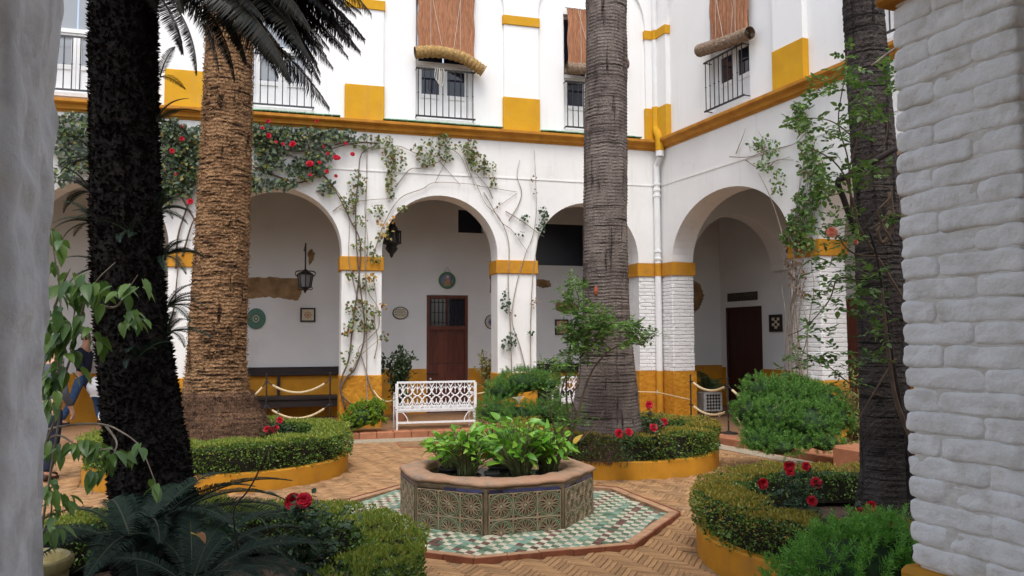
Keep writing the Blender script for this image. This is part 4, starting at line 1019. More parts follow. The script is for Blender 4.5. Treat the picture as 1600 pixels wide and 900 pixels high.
hedge('green', 'clipped ring hedge around the grey palm, yellowish along its top', .20, .535, .40, L_TIP, 1.7, 1.0, .031, 1)
hedge('brown', 'clipped ring hedge around the shaggy brown palm, fresh green along its top', .20, .53, .42, L_TIPG, 1.7, 1.1, .031, 4)
hedge('right', 'clipped ring hedge in the right foreground with orange tinged tips', .20, .50, .36, L_TIP, 2.1, 1.5, .025, 8)
hedge('near', 'clipped ring hedge in the left foreground with a thick bushy right end', .20, .53, .34, L_TIPG, 2.3, 1.5, .024, 12)

# ================================================================== ROSES
def bloom(parent, c, r, facing=(0, -1, .3), m=PET, name='bloom'):
    c = np.array(c, float); f = unit(np.array(facing, float)); a = unit(np.cross(f, [0, 0, 1.0]) + 1e-6); b = np.cross(a, f); per = []
    for ring, (n, rr, tilt, sz) in enumerate(((5, .12, 1.15, .55), (6, .28, .85, .75), (7, .45, .5, .9), (8, .55, .15, 1.0), (7, .5, -.2, .95))):
        for k in range(n):
            t = 2 * PI * (k + ring * .37) / n + random.uniform(-.15, .15); d = a * math.cos(t) + b * math.sin(t)
            s = sz * r * .62 * random.uniform(.85, 1.1); base = c + d * rr * r * .55 + f * (.02 * r)
            D = unit(d * math.cos(tilt) + f * math.sin(tilt)); N = unit(f * math.cos(tilt) - d * math.sin(tilt)); S = np.cross(D, N)
            G = []
            for u in (0, .5, 1):
                row = []
                for v in (-1, -.4, .4, 1):
                    wd_ = (.35 + .75 * math.sin(min(u, .8) * PI * .62)) * s * .62
                    row.append(base + D * s * (u - .12 * v * v * u) + S * v * wd_ + N * s * (.22 * v * v - .10 * u + random.uniform(-.05, .05)))
                G.append(row)
            q = np.array(G); per.append((q.reshape(-1, 3), np.array([(i * 4 + j, i * 4 + j + 1, i * 4 + j + 5, i * 4 + j + 4) for i in range(2) for j in range(3)])))
    V, F = merge(per); o = npmesh(name, V, F, [m], parent, smooth=True); return o
def rose_leaf_cloud(P, L, spread=.9, up=.4):
    """compound rose leaves: five leaflets along a short stalk at every point"""
    P = np.asarray(P, float); n = len(P); D = unit(rnd(n) + np.array([0, 0, up * .6])); D[:, 2] *= .6; D = unit(D); N = unit(rnd(n, .5) + np.array([0, 0, 1.0])); S = unit(np.cross(D, N)); per = []
    l = L * (.7 + .6 * RNG.random(n))[:, None]
    for off, side, sc in ((1.0, 0, 1.1), (.72, 1, .95), (.72, -1, .95), (.35, 1, .8), (.35, -1, .8)):
        b = P + D * l * 1.5 * off; dd = D if side == 0 else unit(D * .45 + S * side); per.append(leaves(b, dd + rnd(n, .12), N + rnd(n, .25), l[:, 0] * sc, l[:, 0] * sc * .62, oval=True, fold=.12))
    return merge(per)
def along(path, n, jit, t0=0, t1=1):
    path = np.array(path, float); seg = np.linalg.norm(np.diff(path, axis=0), axis=1); cum = np.concatenate([[0], np.cumsum(seg)]); s = (t0 + (t1 - t0) * RNG.random(n)) * cum[-1]
    return np.stack([np.interp(s, cum, path[:, i]) for i in range(3)], 1) + RNG.normal(size=(n, 3)) * jit
def curve(pts, n=24):
    """Catmull-Rom through the points"""
    P = [np.array(p, float) for p in pts]; P = [2 * P[0] - P[1]] + P + [2 * P[-1] - P[-2]]; out = []
    m = max(2, n // (len(pts) - 1))
    for i in range(1, len(P) - 2):
        for k in range(m):
            t = k / m; out.append(.5 * ((2 * P[i]) + (-P[i - 1] + P[i + 1]) * t + (2 * P[i - 1] - 5 * P[i] + 4 * P[i + 1] - P[i + 2]) * t * t + (-P[i - 1] + 3 * P[i] - 3 * P[i + 1] + P[i + 2]) * t ** 3))
    out.append(P[-2]); return out
def bed_roses(label, blooms, key, r_b, stems_from, leafmat_=L_DROSE, leafn=60, L=.035):
    c = BEDS[key][0]; t = thing('rose_bush', label, 'rose bush', (*stems_from[:2], .18))
    sm = MB(); pts = []
    for b in blooms:
        b = np.array(b); base = np.array([stems_from[0] + random.uniform(-.06, .06), stems_from[1] + random.uniform(-.06, .06), .18])
        p = curve([base, base * .4 + b * .6 + [random.uniform(-.05, .05), 0, -.05], b], 12); sm.tube(p, np.linspace(.006, .003, len(p)), 5); pts.append(along(p, leafn, .045, .15, .98))
    sm.build('stems', STEMG, t, smooth=True)
    V, F = rose_leaf_cloud(np.concatenate(pts), L); npmesh('foliage', V, F, [leafmat_], t, kind='stuff')
    for b in blooms: bloom(t, b, r_b * random.uniform(.85, 1.15), facing=(random.uniform(-.5, .2), -1, random.uniform(.1, .7)))
    return t
def B(px, py, d): return atd(px, py, d)
gx = lambda px, d: tuple(fpt(px, d))
bed_roses('low rose bush with two red blooms against the foot of the grey palm', [B(967, 677, 9.55), B(983, 675, 9.6)], 'green', .055, gx(975, 9.7), leafn=25)
bed_roses('rose bush with red blooms between the grey palm and the corner pier', [B(1014, 633, 10.2), B(1021, 668, 9.9), B(1037, 660, 10.3)], 'green', .055, gx(1030, 10.2), L_ROSEB, 70)
bed_roses('rose bush with red blooms right of the shaggy brown palm, below the rope', [B(437, 657, 11.0), B(430, 670, 10.9), B(418, 672, 10.9), B(486, 669, 11.6)], 'brown', .06, gx(440, 11.2), L_DROSE, 110)
bed_roses('rose bush with red blooms leaning out of the right foreground bed', [B(1233, 729, 6.3), B(1260, 729, 6.2), B(1192, 756, 6.1), B(1275, 755, 5.9), B(1235, 738, 6.25)], 'right', .045, gx(1262, 6.0), L_DROSE, 60, .03)
bed_roses('rose bush with one round red bloom at the front of the right bed', [B(1269, 783, 5.5)], 'right', .045, gx(1280, 5.6), L_DROSE, 90, .03)
bed_roses('rose bush with tall red blooms before the foot of the smooth right palm', [B(1361, 792, 5.0), B(1362, 803, 5.0), B(1345, 803, 5.1)], 'right', .045, gx(1365, 5.2), L_DROSE, 40, .03)
near_rose = bed_roses('dark rose bush with one large red bloom in the left foreground bed', [B(458, 783, 4.3), B(475, 782, 4.25), B(500, 800, 4.5), B(540, 812, 4.6)], 'near', .055, gx(470, 4.55), L_DROSE, 90, .034)
for ch_ in [c for c in near_rose.children if c.name.startswith('bloom')][2:]: bpy.data.objects.remove(ch_)

# ================================================================== PALM TRUNKS
def trunk_grid(samples, d, disp, nz=300, na=96):
    """samples (py, x0, x1) of the outline at depth d -> displaced tube; returns centres too"""
    cs = []
    for py, x0, x1 in samples:
        c = atd((x0 + x1) / 2, py, d); cs.append((c[2], c[0], c[1], (x1 - x0) / 2 / FPX * d))
    cs.sort(); cs = np.array(cs); zz = np.linspace(cs[0, 0], cs[-1, 0], nz); X = np.interp(zz, cs[:, 0], cs[:, 1]); Y = np.interp(zz, cs[:, 0], cs[:, 2]); Rr = np.interp(zz, cs[:, 0], cs[:, 3])
    # smooth the radius profile
    ker = np.ones(9) / 9; Rs = np.convolve(np.pad(Rr, 4, 'edge'), ker, 'valid')
    a = np.linspace(0, 2 * PI, na + 1)[:-1]; A, Z = np.meshgrid(a, zz); D = disp(A, Z, Rs[:, None] * np.ones_like(A)); RR_ = Rs[:, None] + D
    G = np.stack([X[:, None] + RR_ * np.cos(A), Y[:, None] + RR_ * np.sin(A), Z], 2); G = np.concatenate([G, G[:, :1]], 1)
    return G, (zz, X, Y, Rs)
def gridmesh(G, name, m, parent, smooth=True):
    h, w_ = G.shape[:2]; i, j = np.meshgrid(np.arange(h - 1), np.arange(w_ - 1), indexing='ij'); b = (i * w_ + j).ravel()
    return npmesh(name, G.reshape(-1, 3), np.stack([b, b + 1, b + w_ + 1, b + w_], 1), [m], parent, smooth=smooth)
def wrapn(A, f, Z, g, s=0, o=3):         # noise periodic round the trunk
    return fbm(np.cos(A) * f + Z * g * .13 + s, np.sin(A) * f + Z * g + s, o)
# shaggy brown palm
def d_brown(A, Z, Rr):
    row = (Z + .035 * NZ(np.cos(A) * 3, np.sin(A) * 3 + Z * .4) + .02 * NZ(np.cos(A) * 9, np.sin(A) * 9)) / .050; fr = row - np.floor(row); k = np.floor(row)
    saw = (1 - fr) ** 1.4
    chip = NZ(A * 11 + k * 7.3, k * 3.1) + .6 * NZ(A * 30 + k * 3.3, k * 1.7)
    return -.032 + .014 * saw * (1 + 1.4 * chip) + .022 * wrapn(A, 18, Z, 16) + .006 * chip
S_ = [(-60, 326, 396), (100, 320, 395), (250, 313, 393), (400, 303, 388), (500, 296, 386), (560, 293, 385), (600, 288, 388), (632, 285, 396), (650, 285, 410), (680, 280, 422), (705, 276, 428), (740, 270, 432)]
bp_ = thing('palm_tree', 'stout palm with a shaggy brown layered trunk spreading into root fibres at its foot', 'palm tree', (*fpt(350, 11.2), .2))
G, info = trunk_grid(S_, 11.2, d_brown, 800, 200); gridmesh(G, 'trunk', BROWNP, bp_, smooth=False)
zz, X, Y, Rs = info
n = 15000; z = .18 + .85 * RNG.random(n) ** 1.1; a = RNG.random(n) * 2 * PI; rr = np.interp(z, zz, Rs) + .015; P = np.stack([np.interp(z, zz, X) + rr * np.cos(a), np.interp(z, zz, Y) + rr * np.sin(a), z], 1)
D = unit(np.stack([np.cos(a) * .5, np.sin(a) * .5, -1.0 + 0 * a], 1) + rnd(n, .55)); V, F = leaves(P, D, unit(np.stack([np.cos(a), np.sin(a), 0 * a], 1) + rnd(n, .4)), .05 + .06 * RNG.random(n), .005)
npmesh('root_fibres', V, F, [FIBRE], bp_, kind='stuff')
n = 4500; z = 1.0 + 5.2 * RNG.random(n); a = RNG.random(n) * 2 * PI; rr = np.interp(z, zz, Rs) - .014; P = np.stack([np.interp(z, zz, X) + rr * np.cos(a), np.interp(z, zz, Y) + rr * np.sin(a), z], 1)
D = unit(np.stack([np.cos(a) * .55, np.sin(a) * .55, .55 + 0 * a], 1) + rnd(n, .6)); V, F = leaves(P, D, unit(np.stack([np.cos(a), np.sin(a), 0 * a], 1) + rnd(n, .4)), .018 + .028 * RNG.random(n), .016)
npmesh('bark_scales', V, F, [mat('bark_scale', (.38, .22, .10), (.16, .08, .035), .9, scale=20, rand=.5, bump=0)], bp_, kind='stuff')

def d_grey(A, Z, Rr):
    row = (Z + .02 * NZ(np.cos(A) * 2, np.sin(A) * 2 + Z)) / .042; fr = row - np.floor(row)
    return .007 * (1 - fr) ** 2 * (1 + 2 * wrapn(A, 6, Z, 9)) + .026 * wrapn(A, 4, Z, 2.2) + .008 * wrapn(A, 26, Z, 10) - .03 * np.clip(wrapn(A, 12, Z, 1.2, 3) - .30, 0, 1)
S_ = [(-60, 919, 976), (0, 917, 978), (150, 915, 979), (300, 913, 979), (450, 912, 981), (500, 911, 984), (540, 909, 988), (580, 904, 992), (620, 898, 996), (655, 890, 1000), (690, 878, 1010), (715, 872, 1014)]
gp = thing('palm_tree', 'tall palm with a smooth ringed grey trunk standing before the courtyard corner', 'palm tree', (*fpt(945, 10.4), .2))
G, info = trunk_grid(S_, 10.4, d_grey, 900, 130); gridmesh(G, 'trunk', GREYP, gp)
zz, X, Y, Rs = info
n = 5000; z = .2 + .38 * RNG.random(n); a = RNG.random(n) * 2 * PI; rr = np.interp(z, zz, Rs) + .01; P = np.stack([np.interp(z, zz, X) + rr * np.cos(a), np.interp(z, zz, Y) + rr * np.sin(a), z], 1)
D = unit(np.stack([np.cos(a) * .4, np.sin(a) * .4, -1.0 + 0 * a], 1) + rnd(n, .5)); V, F = leaves(P, D, unit(np.stack([np.cos(a), np.sin(a), 0 * a], 1) + rnd(n, .4)), .06, .007); npmesh('root_fibres', V, F, [FIBRE], gp, kind='stuff')
# small patches of new bark / scar
sc_ = atd(931, 450, 10.4 - .262); MB().lathe([(.001, 0), (.02, .02), (.03, .06), (.02, .11), (.001, .13)], tuple(sc_ - [0, 0, .1]), 8).build('orange_scar', mat('orange_fungus', (.35, .09, .04), rough=.8), gp)

S_ = [(-60, 1318, 1374), (0, 1320, 1377), (100, 1325, 1386), (200, 1330, 1394), (300, 1336, 1400), (500, 1343, 1413), (650, 1347, 1420), (740, 1347, 1426), (790, 1340, 1432), (815, 1330, 1440), (850, 1322, 1446)]
rp_ = thing('palm_tree', 'palm with a dark smooth trunk rising right beside the near brick pier', 'palm tree', (*fpt(1385, 6.1), .2))
G, info = trunk_grid(S_, 6.1, lambda A, Z, Rr: .5 * d_grey(A, Z, Rr) + .008 * wrapn(A, 9, Z, 40), 700, 120); gridmesh(G, 'trunk', DARKP, rp_)

# blackish trunk close by on the left, bristling with old leaf bases; crown and hanging fronds
S_ = [(-130, 138, 243), (0, 141, 244), (200, 143, 246), (300, 143, 250), (400, 144, 254), (500, 149, 260), (600, 158, 275), (700, 168, 292), (800, 176, 308), (870, 180, 318), (960, 180, 330)]
DD = 5.1
dkp = thing('cycad_tree', 'very dark sago trunk bristling with old leaf bases close by on the left', 'cycad', (*fpt(238, DD), .2))
G, info = trunk_grid(S_, DD, lambda A, Z, Rr: -.02 + .016 * wrapn(A, 10, Z, 12), 200, 60); gridmesh(G, 'trunk', BLACKP, dkp)
zz, X, Y, Rs = info
n = 17000; z = zz[0] + (zz[-1] - zz[0]) * RNG.random(n); a = RNG.random(n) * 2 * PI; rr = np.interp(z, zz, Rs) - .03; P = np.stack([np.interp(z, zz, X) + rr * np.cos(a), np.interp(z, zz, Y) + rr * np.sin(a), z], 1)
D = unit(np.stack([np.cos(a), np.sin(a), .5 + 0 * a], 1) + rnd(n, .45)); V, F = leaves(P, D, unit(rnd(n) + [0, 0, .8]), .024 + .024 * RNG.random(n), .022)
npmesh('leaf_bases', V, F, [STUB], dkp, kind='stuff')

# ---- cycad fronds
def frond_mesh(L=1.2, curl=.9, pairs=80, lw=.010, ll=.15, seed=0, vee=.55, mats=None, name='frond', droopleaf=.0):
    """rachis from the origin along +x arching down; leaflets as narrow blades"""
    rs = np.random.default_rng(seed); n = 30; t = np.linspace(0, 1, n); ang = .75 - curl * t * 1.35; ds = L / (n - 1)
    x = np.concatenate([[0], np.cumsum(np.cos(ang[:-1]) * ds)]); z = np.concatenate([[0], np.cumsum(np.sin(ang[:-1]) * ds)])
    q = MB().tube([(x[i], 0, z[i]) for i in range(n)], np.linspace(.011, .003, n), 5, m=0)
    tt = np.linspace(.10, .995, pairs); px = np.interp(tt, t, x); pz = np.interp(tt, t, z); aa = np.interp(tt, t, ang); per = []
    for sgn in (-1, 1):
        ln = ll * np.sin(np.clip(tt * 1.02, 0, 1) * PI * .86 + .32) ** .8 * (.9 + .2 * rs.random(pairs)); ln = np.maximum(ln, .02)
        T = np.stack([np.cos(aa), 0 * aa, np.sin(aa)], 1); Nn_ = np.stack([-np.sin(aa), 0 * aa, np.cos(aa)], 1); S = np.array([0, sgn, 0.0])
        fwd = .35 + .75 * tt[:, None] ** 2; D = unit(S * 1.0 + T * fwd + Nn_ * vee + rs.normal(size=(pairs, 3)) * .05 + np.array([0, 0, -droopleaf]))
        P0 = np.stack([px, 0 * px, pz], 1); mid = P0 + D * ln[:, None] * .55; tip = mid + unit(D - Nn_ * .35 - [0, 0, .15]) * ln[:, None] * .45
        Wd = unit(np.cross(D, Nn_)) * lw * .5
        V = np.stack([P0 - Wd * .6, P0 + Wd * .6, mid + Wd, tip, mid - Wd], 1).reshape(-1, 3); b = np.arange(pairs)[:, None] * 5
        per.append((V, np.concatenate([b + [0, 1, 2, 4]], 0), np.concatenate([b + [4, 2, 3]], 0)))
    for V, F4, F3 in per: q.add(V, [list(f) for f in F4] + [list(f) for f in F3], 1)
    m_ = q.mesh(name); 
    for k in (mats or [STEMC, L_CYC]): m_.materials.append(k)
    m_.polygons.foreach_set('material_index', q.m)
    return m_
def put_frond(parent, me, loc, az, pitch=0, roll=0, s=1.0, name='frond'):
    o = bpy.data.objects.new(name, me); COL.objects.link(o); o.parent = parent; WM[o.name] = WM[parent.name]
    o.location = tolocal([loc], parent, False)[0]; o.rotation_mode = 'XYZ'
    Mx = Matrix.Rotation(az, 4, 'Z') @ Matrix.Rotation(-pitch, 4, 'Y') @ Matrix.Rotation(roll, 4, 'X'); o.rotation_euler = Mx.to_euler(); o.scale = (s, s, s); return o
azr = math.atan2(_r0[1], _r0[0])             # camera right, as an azimuth
FD = [frond_mesh(1.55, .66 + .1 * i, 140, .0105, .22, i, .10, [STEMD, L_CYD], droopleaf=.45) for i in range(3)]
cc = atd(196, -75, DD)
for k, (da, pt_, s, dz) in enumerate([(-.05, .05, .96, .05), (.12, -.05, .92, .0), (-.18, -.08, .86, -.02), (.32, -.18, .80, -.02), (-.38, -.28, .78, .02), (-.02, -.32, .72, -.12), (.22, .18, .98, .1),
                                     (-.28, .12, .92, .08), (.02, .20, 1.02, .12), (.5, .1, .9, .05), (-.5, .05, .85, .05), (.15, -.48, .55, -.2), (-.25, -.55, .5, -.22), (-.62, -.25, .62, -.05), (.45, -.35, .6, -.1), (.62, -.35, .6, -.1), (-.12, -.18, .85, -.05), (.05, .02, .9, .0), (.25, .0, .92, .03), (-.1, .3, 1.0, .1), (.08, .12, 1.08, .1), (-.12, .06, 1.05, .06), (.18, -.12, 1.0, .0), (-.2, -.02, 1.0, .04), (.3, .08, 1.05, .08), (-.32, .2, 1.0, .1), (.0, .3, 1.1, .12), (.2, .3, 1.05, .12), (-.05, -.22, .85, -.06)]):
    put_frond(dkp, FD[k % 3], cc + [0, 0, dz + .12], azr + da, pt_ * .8 - .80, random.uniform(-.3, .3), s * 1.04)
rq = random.Random(5)
for k in range(30): put_frond(dkp, FD[k % 3], atd(205, -62, DD) + [rq.uniform(-.06, .06), rq.uniform(-.06, .06), rq.uniform(-.05, .22)], azr + rq.uniform(-.42, .42), rq.uniform(-.95, -.45), rq.uniform(-.4, .4), rq.uniform(.82, 1.06))
for k, (da, pt_, s) in enumerate([(PI - .1, -.35, .48), (PI + .2, -.1, .5), (PI - .5, -.2, .5), (PI + .6, -.2, .5), (PI * .5, .2, .9), (PI * .5 + .4, .1, .9), (PI * .5 - .5, .1, .9), (-PI * .5, .1, .9), (-PI * .5 + .5, .1, .8), (-PI * .5 - .5, .15, .8), (PI, -.55, .42), (PI + .35, -.5, .42), (PI - .3, .1, .55)]):
    put_frond(dkp, FD[k % 3], cc + [0, 0, .05], azr + da, pt_, random.uniform(-.3, .3), s)
# offshoots on the trunk, small fans of fronds
FS = [frond_mesh(.5, .9, 44, .0075, .085, 10 + i, .35) for i in range(2)]
for (px, py, dirs, side) in ((140, 300, 7, -1), (150, 350, 8, -1), (248, 330, 9, 1), (256, 400, 8, 1), (205, 370, 4, 0), (262, 480, 7, 1), (215, 560, 5, 0), (165, 420, 5, -1), (150, 250, 5, -1), (262, 520, 5, 1), (245, 190, 4, 1), (250, 120, 2, 1)):
    base_ = atd(px, py, DD - (.22 if side == 0 else .05)); 
    for k in range(dirs):
        az = azr + (0 if side > 0 else PI if side < 0 else -PI / 2) + random.uniform(-1.1, 1.1); put_frond(dkp, FS[k % 2], base_, az, random.uniform(-.7, .5), random.uniform(-.5, .5), random.uniform(.35, .6))

# ---- low cycad in the left foreground bed
cyc = thing('sago_palm', 'dark blue green sago palm spreading its fronds low in the left foreground', 'cycad', (*fpt(200, 4.3), .18))
FL = [frond_mesh(1.05, .95 + .12 * i, 125, .0065, .15, 20 + i, .30) for i in range(3)]
c0 = atd(215, 840, 4.35)
MB().lathe([(.16, 0), (.19, .12), (.13, .26), (.04, .34)], (c0[0], c0[1], .15), 14).build('stem', BLACKP, cyc)
k = 0
for az_, pt_, s in [(azr + .05, .10, 1.0), (azr - .2, .0, .98), (azr + .35, .25, .95), (azr - .45, -.05, .9), (azr - .75, .05, .95), (azr + .6, .35, .9), (azr + .15, .38, .92), (azr - .1, .55, .8), (azr - 1.1, .0, .9), (azr - 1.4, .1, .9),
                    (azr - 1.8, .1, .9), (azr + PI, .1, .8), (azr + PI + .4, .0, .8), (azr + PI - .4, .2, .8), (azr + PI - .9, .3, .8), (azr + 1.2, .4, .8), (azr + 1.6, .35, .8), (azr + 2.1, .3, .8), (azr - 2.2, .1, .85), (azr - .6, .35, .9), (azr - 1.0, .4, .8), (azr + .9, .1, .8), (azr - .3, -.15, .9), (azr + .12, -.1, .9)]:
    put_frond(cyc, FL[k % 3], c0 + [0, 0, -.12], az_, pt_ - .05, random.uniform(-.25, .25), s); k += 1
# a second clump further right, nearer
cy2 = thing('sago_palm', 'second dark sago palm at the bottom left, its fronds reaching toward the red rose', 'cycad', (*fpt(330, 3.5), .18))
c1 = atd(300, 930, 3.7)
MB().lathe([(.12, 0), (.14, .1), (.10, .2), (.03, .26)], (c1[0], c1[1], .15), 12).build('stem', BLACKP, cy2)
for az_, pt_, s in [(azr + .1, .25, .62), (azr - .2, .1, .6), (azr + .5, .45, .62), (azr - .6, .1, .6), (azr + .9, .5, .6), (azr + 1.4, .5, .6), (azr + 2.0, .4, .6), (azr + 2.6, .3, .6), (azr + PI, .2, .6), (azr - 1.2, .1, .6), (azr + .25, .0, .62), (azr + .7, .2, .6)]:
    put_frond(cy2, FL[k % 3], c1 + [0, 0, 0], az_, pt_, random.uniform(-.25, .25), s); k += 1

# ================================================================== FEATHERY MOUNDS
def mound(name, label, cat, lobes, n, L, W, m, core=L_FCORE, group=None, base=None, up=.55, clump=0):
    lobes = [(np.array(c, float), np.array(r, float)) for c, r in lobes]; t = thing(name, label, cat, tuple(base) if base is not None else (lobes[0][0][0], lobes[0][0][1], 0), group=group)
    q = MB()
    for c, r in lobes:
        G_ = []
        for i in range(9):
            ph = PI * i / 8; G_.append([tuple(c + r * .78 * np.array([math.sin(ph) * math.cos(a), math.sin(ph) * math.sin(a), math.cos(ph)]) * (1 + .1 * float(fbm(math.cos(a) * 2 + i, math.sin(a) * 2)))) for a in np.linspace(0, 2 * PI, 17)])
        q.grid(G_)
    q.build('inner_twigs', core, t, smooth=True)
    tot = sum(r[0] * r[2] for c, r in lobes); per = []; dry = []
    for c, r in lobes:
        k = max(40, int(n * r[0] * r[2] / tot / 24)); u = unit(RNG.normal(size=(k, 3))); u = u[u[:, 2] > -.75]; k = len(u)
        rad = .84 + .16 * RNG.random(k) + .16 * fbm(u[:, 0] * 3 + c[0], u[:, 1] * 3 + u[:, 2] * 3)
        P0 = c + r * u * rad[:, None]; D0 = unit(u * .8 + [0, 0, up] + rnd(k, .55)); SL = L * 1.9 * (.6 + .8 * RNG.random(k))[:, None]
        S0 = unit(np.cross(D0, rnd(k))); T0 = np.cross(D0, S0)
        for j in range(24):
            t_ = (j + .5) / 24; an = j * 2.4; side = S0 * math.cos(an) + T0 * math.sin(an); l = L * (1.05 - .55 * t_) * (.8 + .4 * RNG.random(k))
            D = unit(D0 * (.55 + .5 * t_) + side * .9 + rnd(k, .2)); V, F = leaves(P0 + D0 * SL * t_, D, unit(rnd(k) + u * .5), l, W)
            per.append((V, F))
        m_ = k // 14; dry.append(leaves(P0[:m_] + D0[:m_] * L, unit(rnd(m_)), unit(rnd(m_)), L * 1.2, W * 1.6))
    V, F = merge(per); npmesh('foliage', V, F, [m], t, kind='stuff'); V, F = merge(dry); npmesh('dry_leaves', V, F, [L_DRY], t, kind='stuff'); return t
P3 = lambda px, py, d: atd(px, py, d)
m1 = mound('feathery_shrub', 'large bright green feathery shrub in a planter before the right arcade', 'shrub',
      [(P3(1190, 612, 10.6), (.24, .26, .20)), (P3(1240, 622, 10.5), (.30, .3, .22)), (P3(1285, 632, 10.4), (.30, .3, .22)), (P3(1175, 648, 10.4), (.22, .3, .22)), (P3(1215, 655, 10.2), (.34, .34, .26)), (P3(1262, 662, 10.1), (.36, .34, .26)), (P3(1303, 655, 10.2), (.22, .26, .20)), (P3(1200, 680, 10.1), (.26, .3, .16)), (P3(1250, 688, 10.0), (.28, .3, .13)), (P3(1240, 640, 10.5), (.5, .4, .40)), (P3(1285, 690, 9.9), (.20, .3, .14)), (P3(1215, 698, 9.9), (.22, .3, .12)), (P3(1185, 690, 10.0), (.18, .25, .14))], 96000, .046, .0080, L_FEATH)
m2_ = mound('feathery_shrub', 'two tiered green feathery shrub between the white bench and the grey palm', 'shrub',
      [(P3(818, 598, 12.6), (.42, .34, .19)), (P3(785, 612, 12.5), (.26, .28, .16)), (P3(850, 600, 12.7), (.26, .26, .14)), (P3(772, 645, 12.2), (.26, .26, .20)), (P3(810, 650, 12.1), (.28, .28, .18)), (P3(850, 645, 12.2), (.28, .28, .16)), (P3(880, 652, 12.3), (.20, .24, .14))], 34000, .050, .0075, L_FEATH)
m3_ = mound('fern_clump', 'bright green fern like clump at the foot of the near brick pier', 'plant',
      [(P3(1345, 905, 3.7), (.30, .26, .23)), (P3(1265, 935, 3.8), (.20, .22, .18)), (P3(1395, 880, 3.75), (.20, .2, .20)), (P3(1310, 880, 3.9), (.16, .2, .13))], 26000, .040, .0065, L_FERN, up=.35)
MB().tube([tuple(P3(1345, 905, 3.7) * [1, 1, 0]), tuple(P3(1345, 905, 3.7))], .03, 6).build('stem', STEMB, m3_)
# lime green shrub at the foot of the vine pier
lm = mound('lime_shrub', 'small lime green leafy shrub at the foot of the pier left of the bench', 'shrub',
      [(P3(565, 652, 14.0), (.28, .22, .20)), (P3(545, 662, 13.9), (.20, .2, .14)), (P3(588, 645, 14.1), (.16, .18, .20)), (P3(567, 640, 14.1), (.15, .15, .12))], 8000, .042, .026, L_LIME)
calla = thing('calla_lily', 'single white calla flower standing before the two tiered feathery shrub', 'flower', tuple(P3(812, 660, 11.9)))
MB().tube(curve([P3(812, 665, 11.9), P3(815, 645, 11.9), P3(813, 629, 11.9)], 8), .008, 6).build('stem', STEMG, calla, smooth=True)
cfc = P3(811, 629, 11.9); G_ = []
for i, (r_, h_) in enumerate(((.012, 0), (.03, .045), (.055, .07), (.085, .085))):
    G_.append([tuple(cfc + RGT * (math.cos(a) * r_ - (.03 if i == 3 and math.cos(a) < -.5 else 0)) + FWD * math.sin(a) * r_ + UPV * (h_ + .02 * math.cos(a + 1))) for a in np.linspace(.3, 2 * PI - .3, 14)])
MB().grid(G_).build('spathe', PETW, calla, smooth=True)
MB().tube([cfc, cfc + UPV * .07], .007, 6).build('spadix', L_YELL, calla)
# ================================================================== CLIMBERS ON THE BACK WALL
def nw(px, py, dy=-.07): return onY(px, py, YB + dy)
def npath(pts, dy=-.05, jit=.0, n=30): return curve([nw(x, y, dy + random.uniform(-.02, .02)) for x, y in pts], n)
def blob_pts(cx, cy, rx, ry, n, dy=-.10, th=.08):
    a = RNG.random(n) * 2 * PI; r = np.sqrt(RNG.random(n)); X = cx + rx * r * np.cos(a); Y = cy + ry * r * np.sin(a)
    return np.array([nw(x, y, dy + random.uniform(-th, th)) for x, y in zip(X, Y)])
def vine_leaves(P, L, mat_, t, name='foliage', flat=.8, down=.5):
    n = len(P); D = unit(rnd(n) + np.array([0, -.2, -down])); N = unit(rnd(n, .6) + np.array([0, -1.0, .5]) * flat); l = L * (.6 + .8 * RNG.random(n)); V, F = leaves(P, D, N, l, l * .72, oval=True, fold=.12); return npmesh(name, V, F, [mat_], t, kind='stuff')
def stems(t, paths, r0, r1, m=STEMB, name='stem'):
    for p in paths: MB().tube(p, np.linspace(r0, r1, len(p)), 6).build(name, m, t, smooth=True)
rb_ = nw(560, 660, -.1)
cr = thing('climbing_rose', 'dense climbing rose with bluish leaves and red blooms spread under the cornice', 'climbing plant', (rb_[0] - .3, rb_[1], .12))
MAINP = [npath([(540, 640), (532, 608), (534, 590), (545, 560), (552, 500), (560, 440), (563, 380), (548, 345), (525, 300), (500, 270), (470, 250), (430, 235), (400, 240)], -.06, n=60),
         npath([(575, 640), (560, 640), (533, 615), (541, 590), (555, 575), (570, 520), (562, 440), (557, 380), (556, 320), (560, 280), (565, 240), (590, 225), (545, 225), (500, 240), (450, 260)], -.07, n=60),
         npath([(395, 260), (440, 278), (470, 285), (500, 272), (520, 290), (545, 325)], -.06), npath([(400, 215), (450, 235), (500, 232), (545, 222), (600, 224)], -.08),
         npath([(275, 420), (278, 370), (290, 330), (300, 300), (290, 260), (300, 220), (380, 210)], -.06, n=40), npath([(305, 345), (285, 310), (270, 280), (262, 240)], -.06), npath([(285, 400), (300, 350), (312, 335)], -.06),
         npath([(160, 300), (140, 260), (110, 230), (90, 200)], -.06), npath([(200, 280), (150, 240), (100, 220)], -.07), npath([(262, 520), (272, 480), (276, 440), (280, 400)], -.05)]
stems(cr, MAINP, .020, .007)
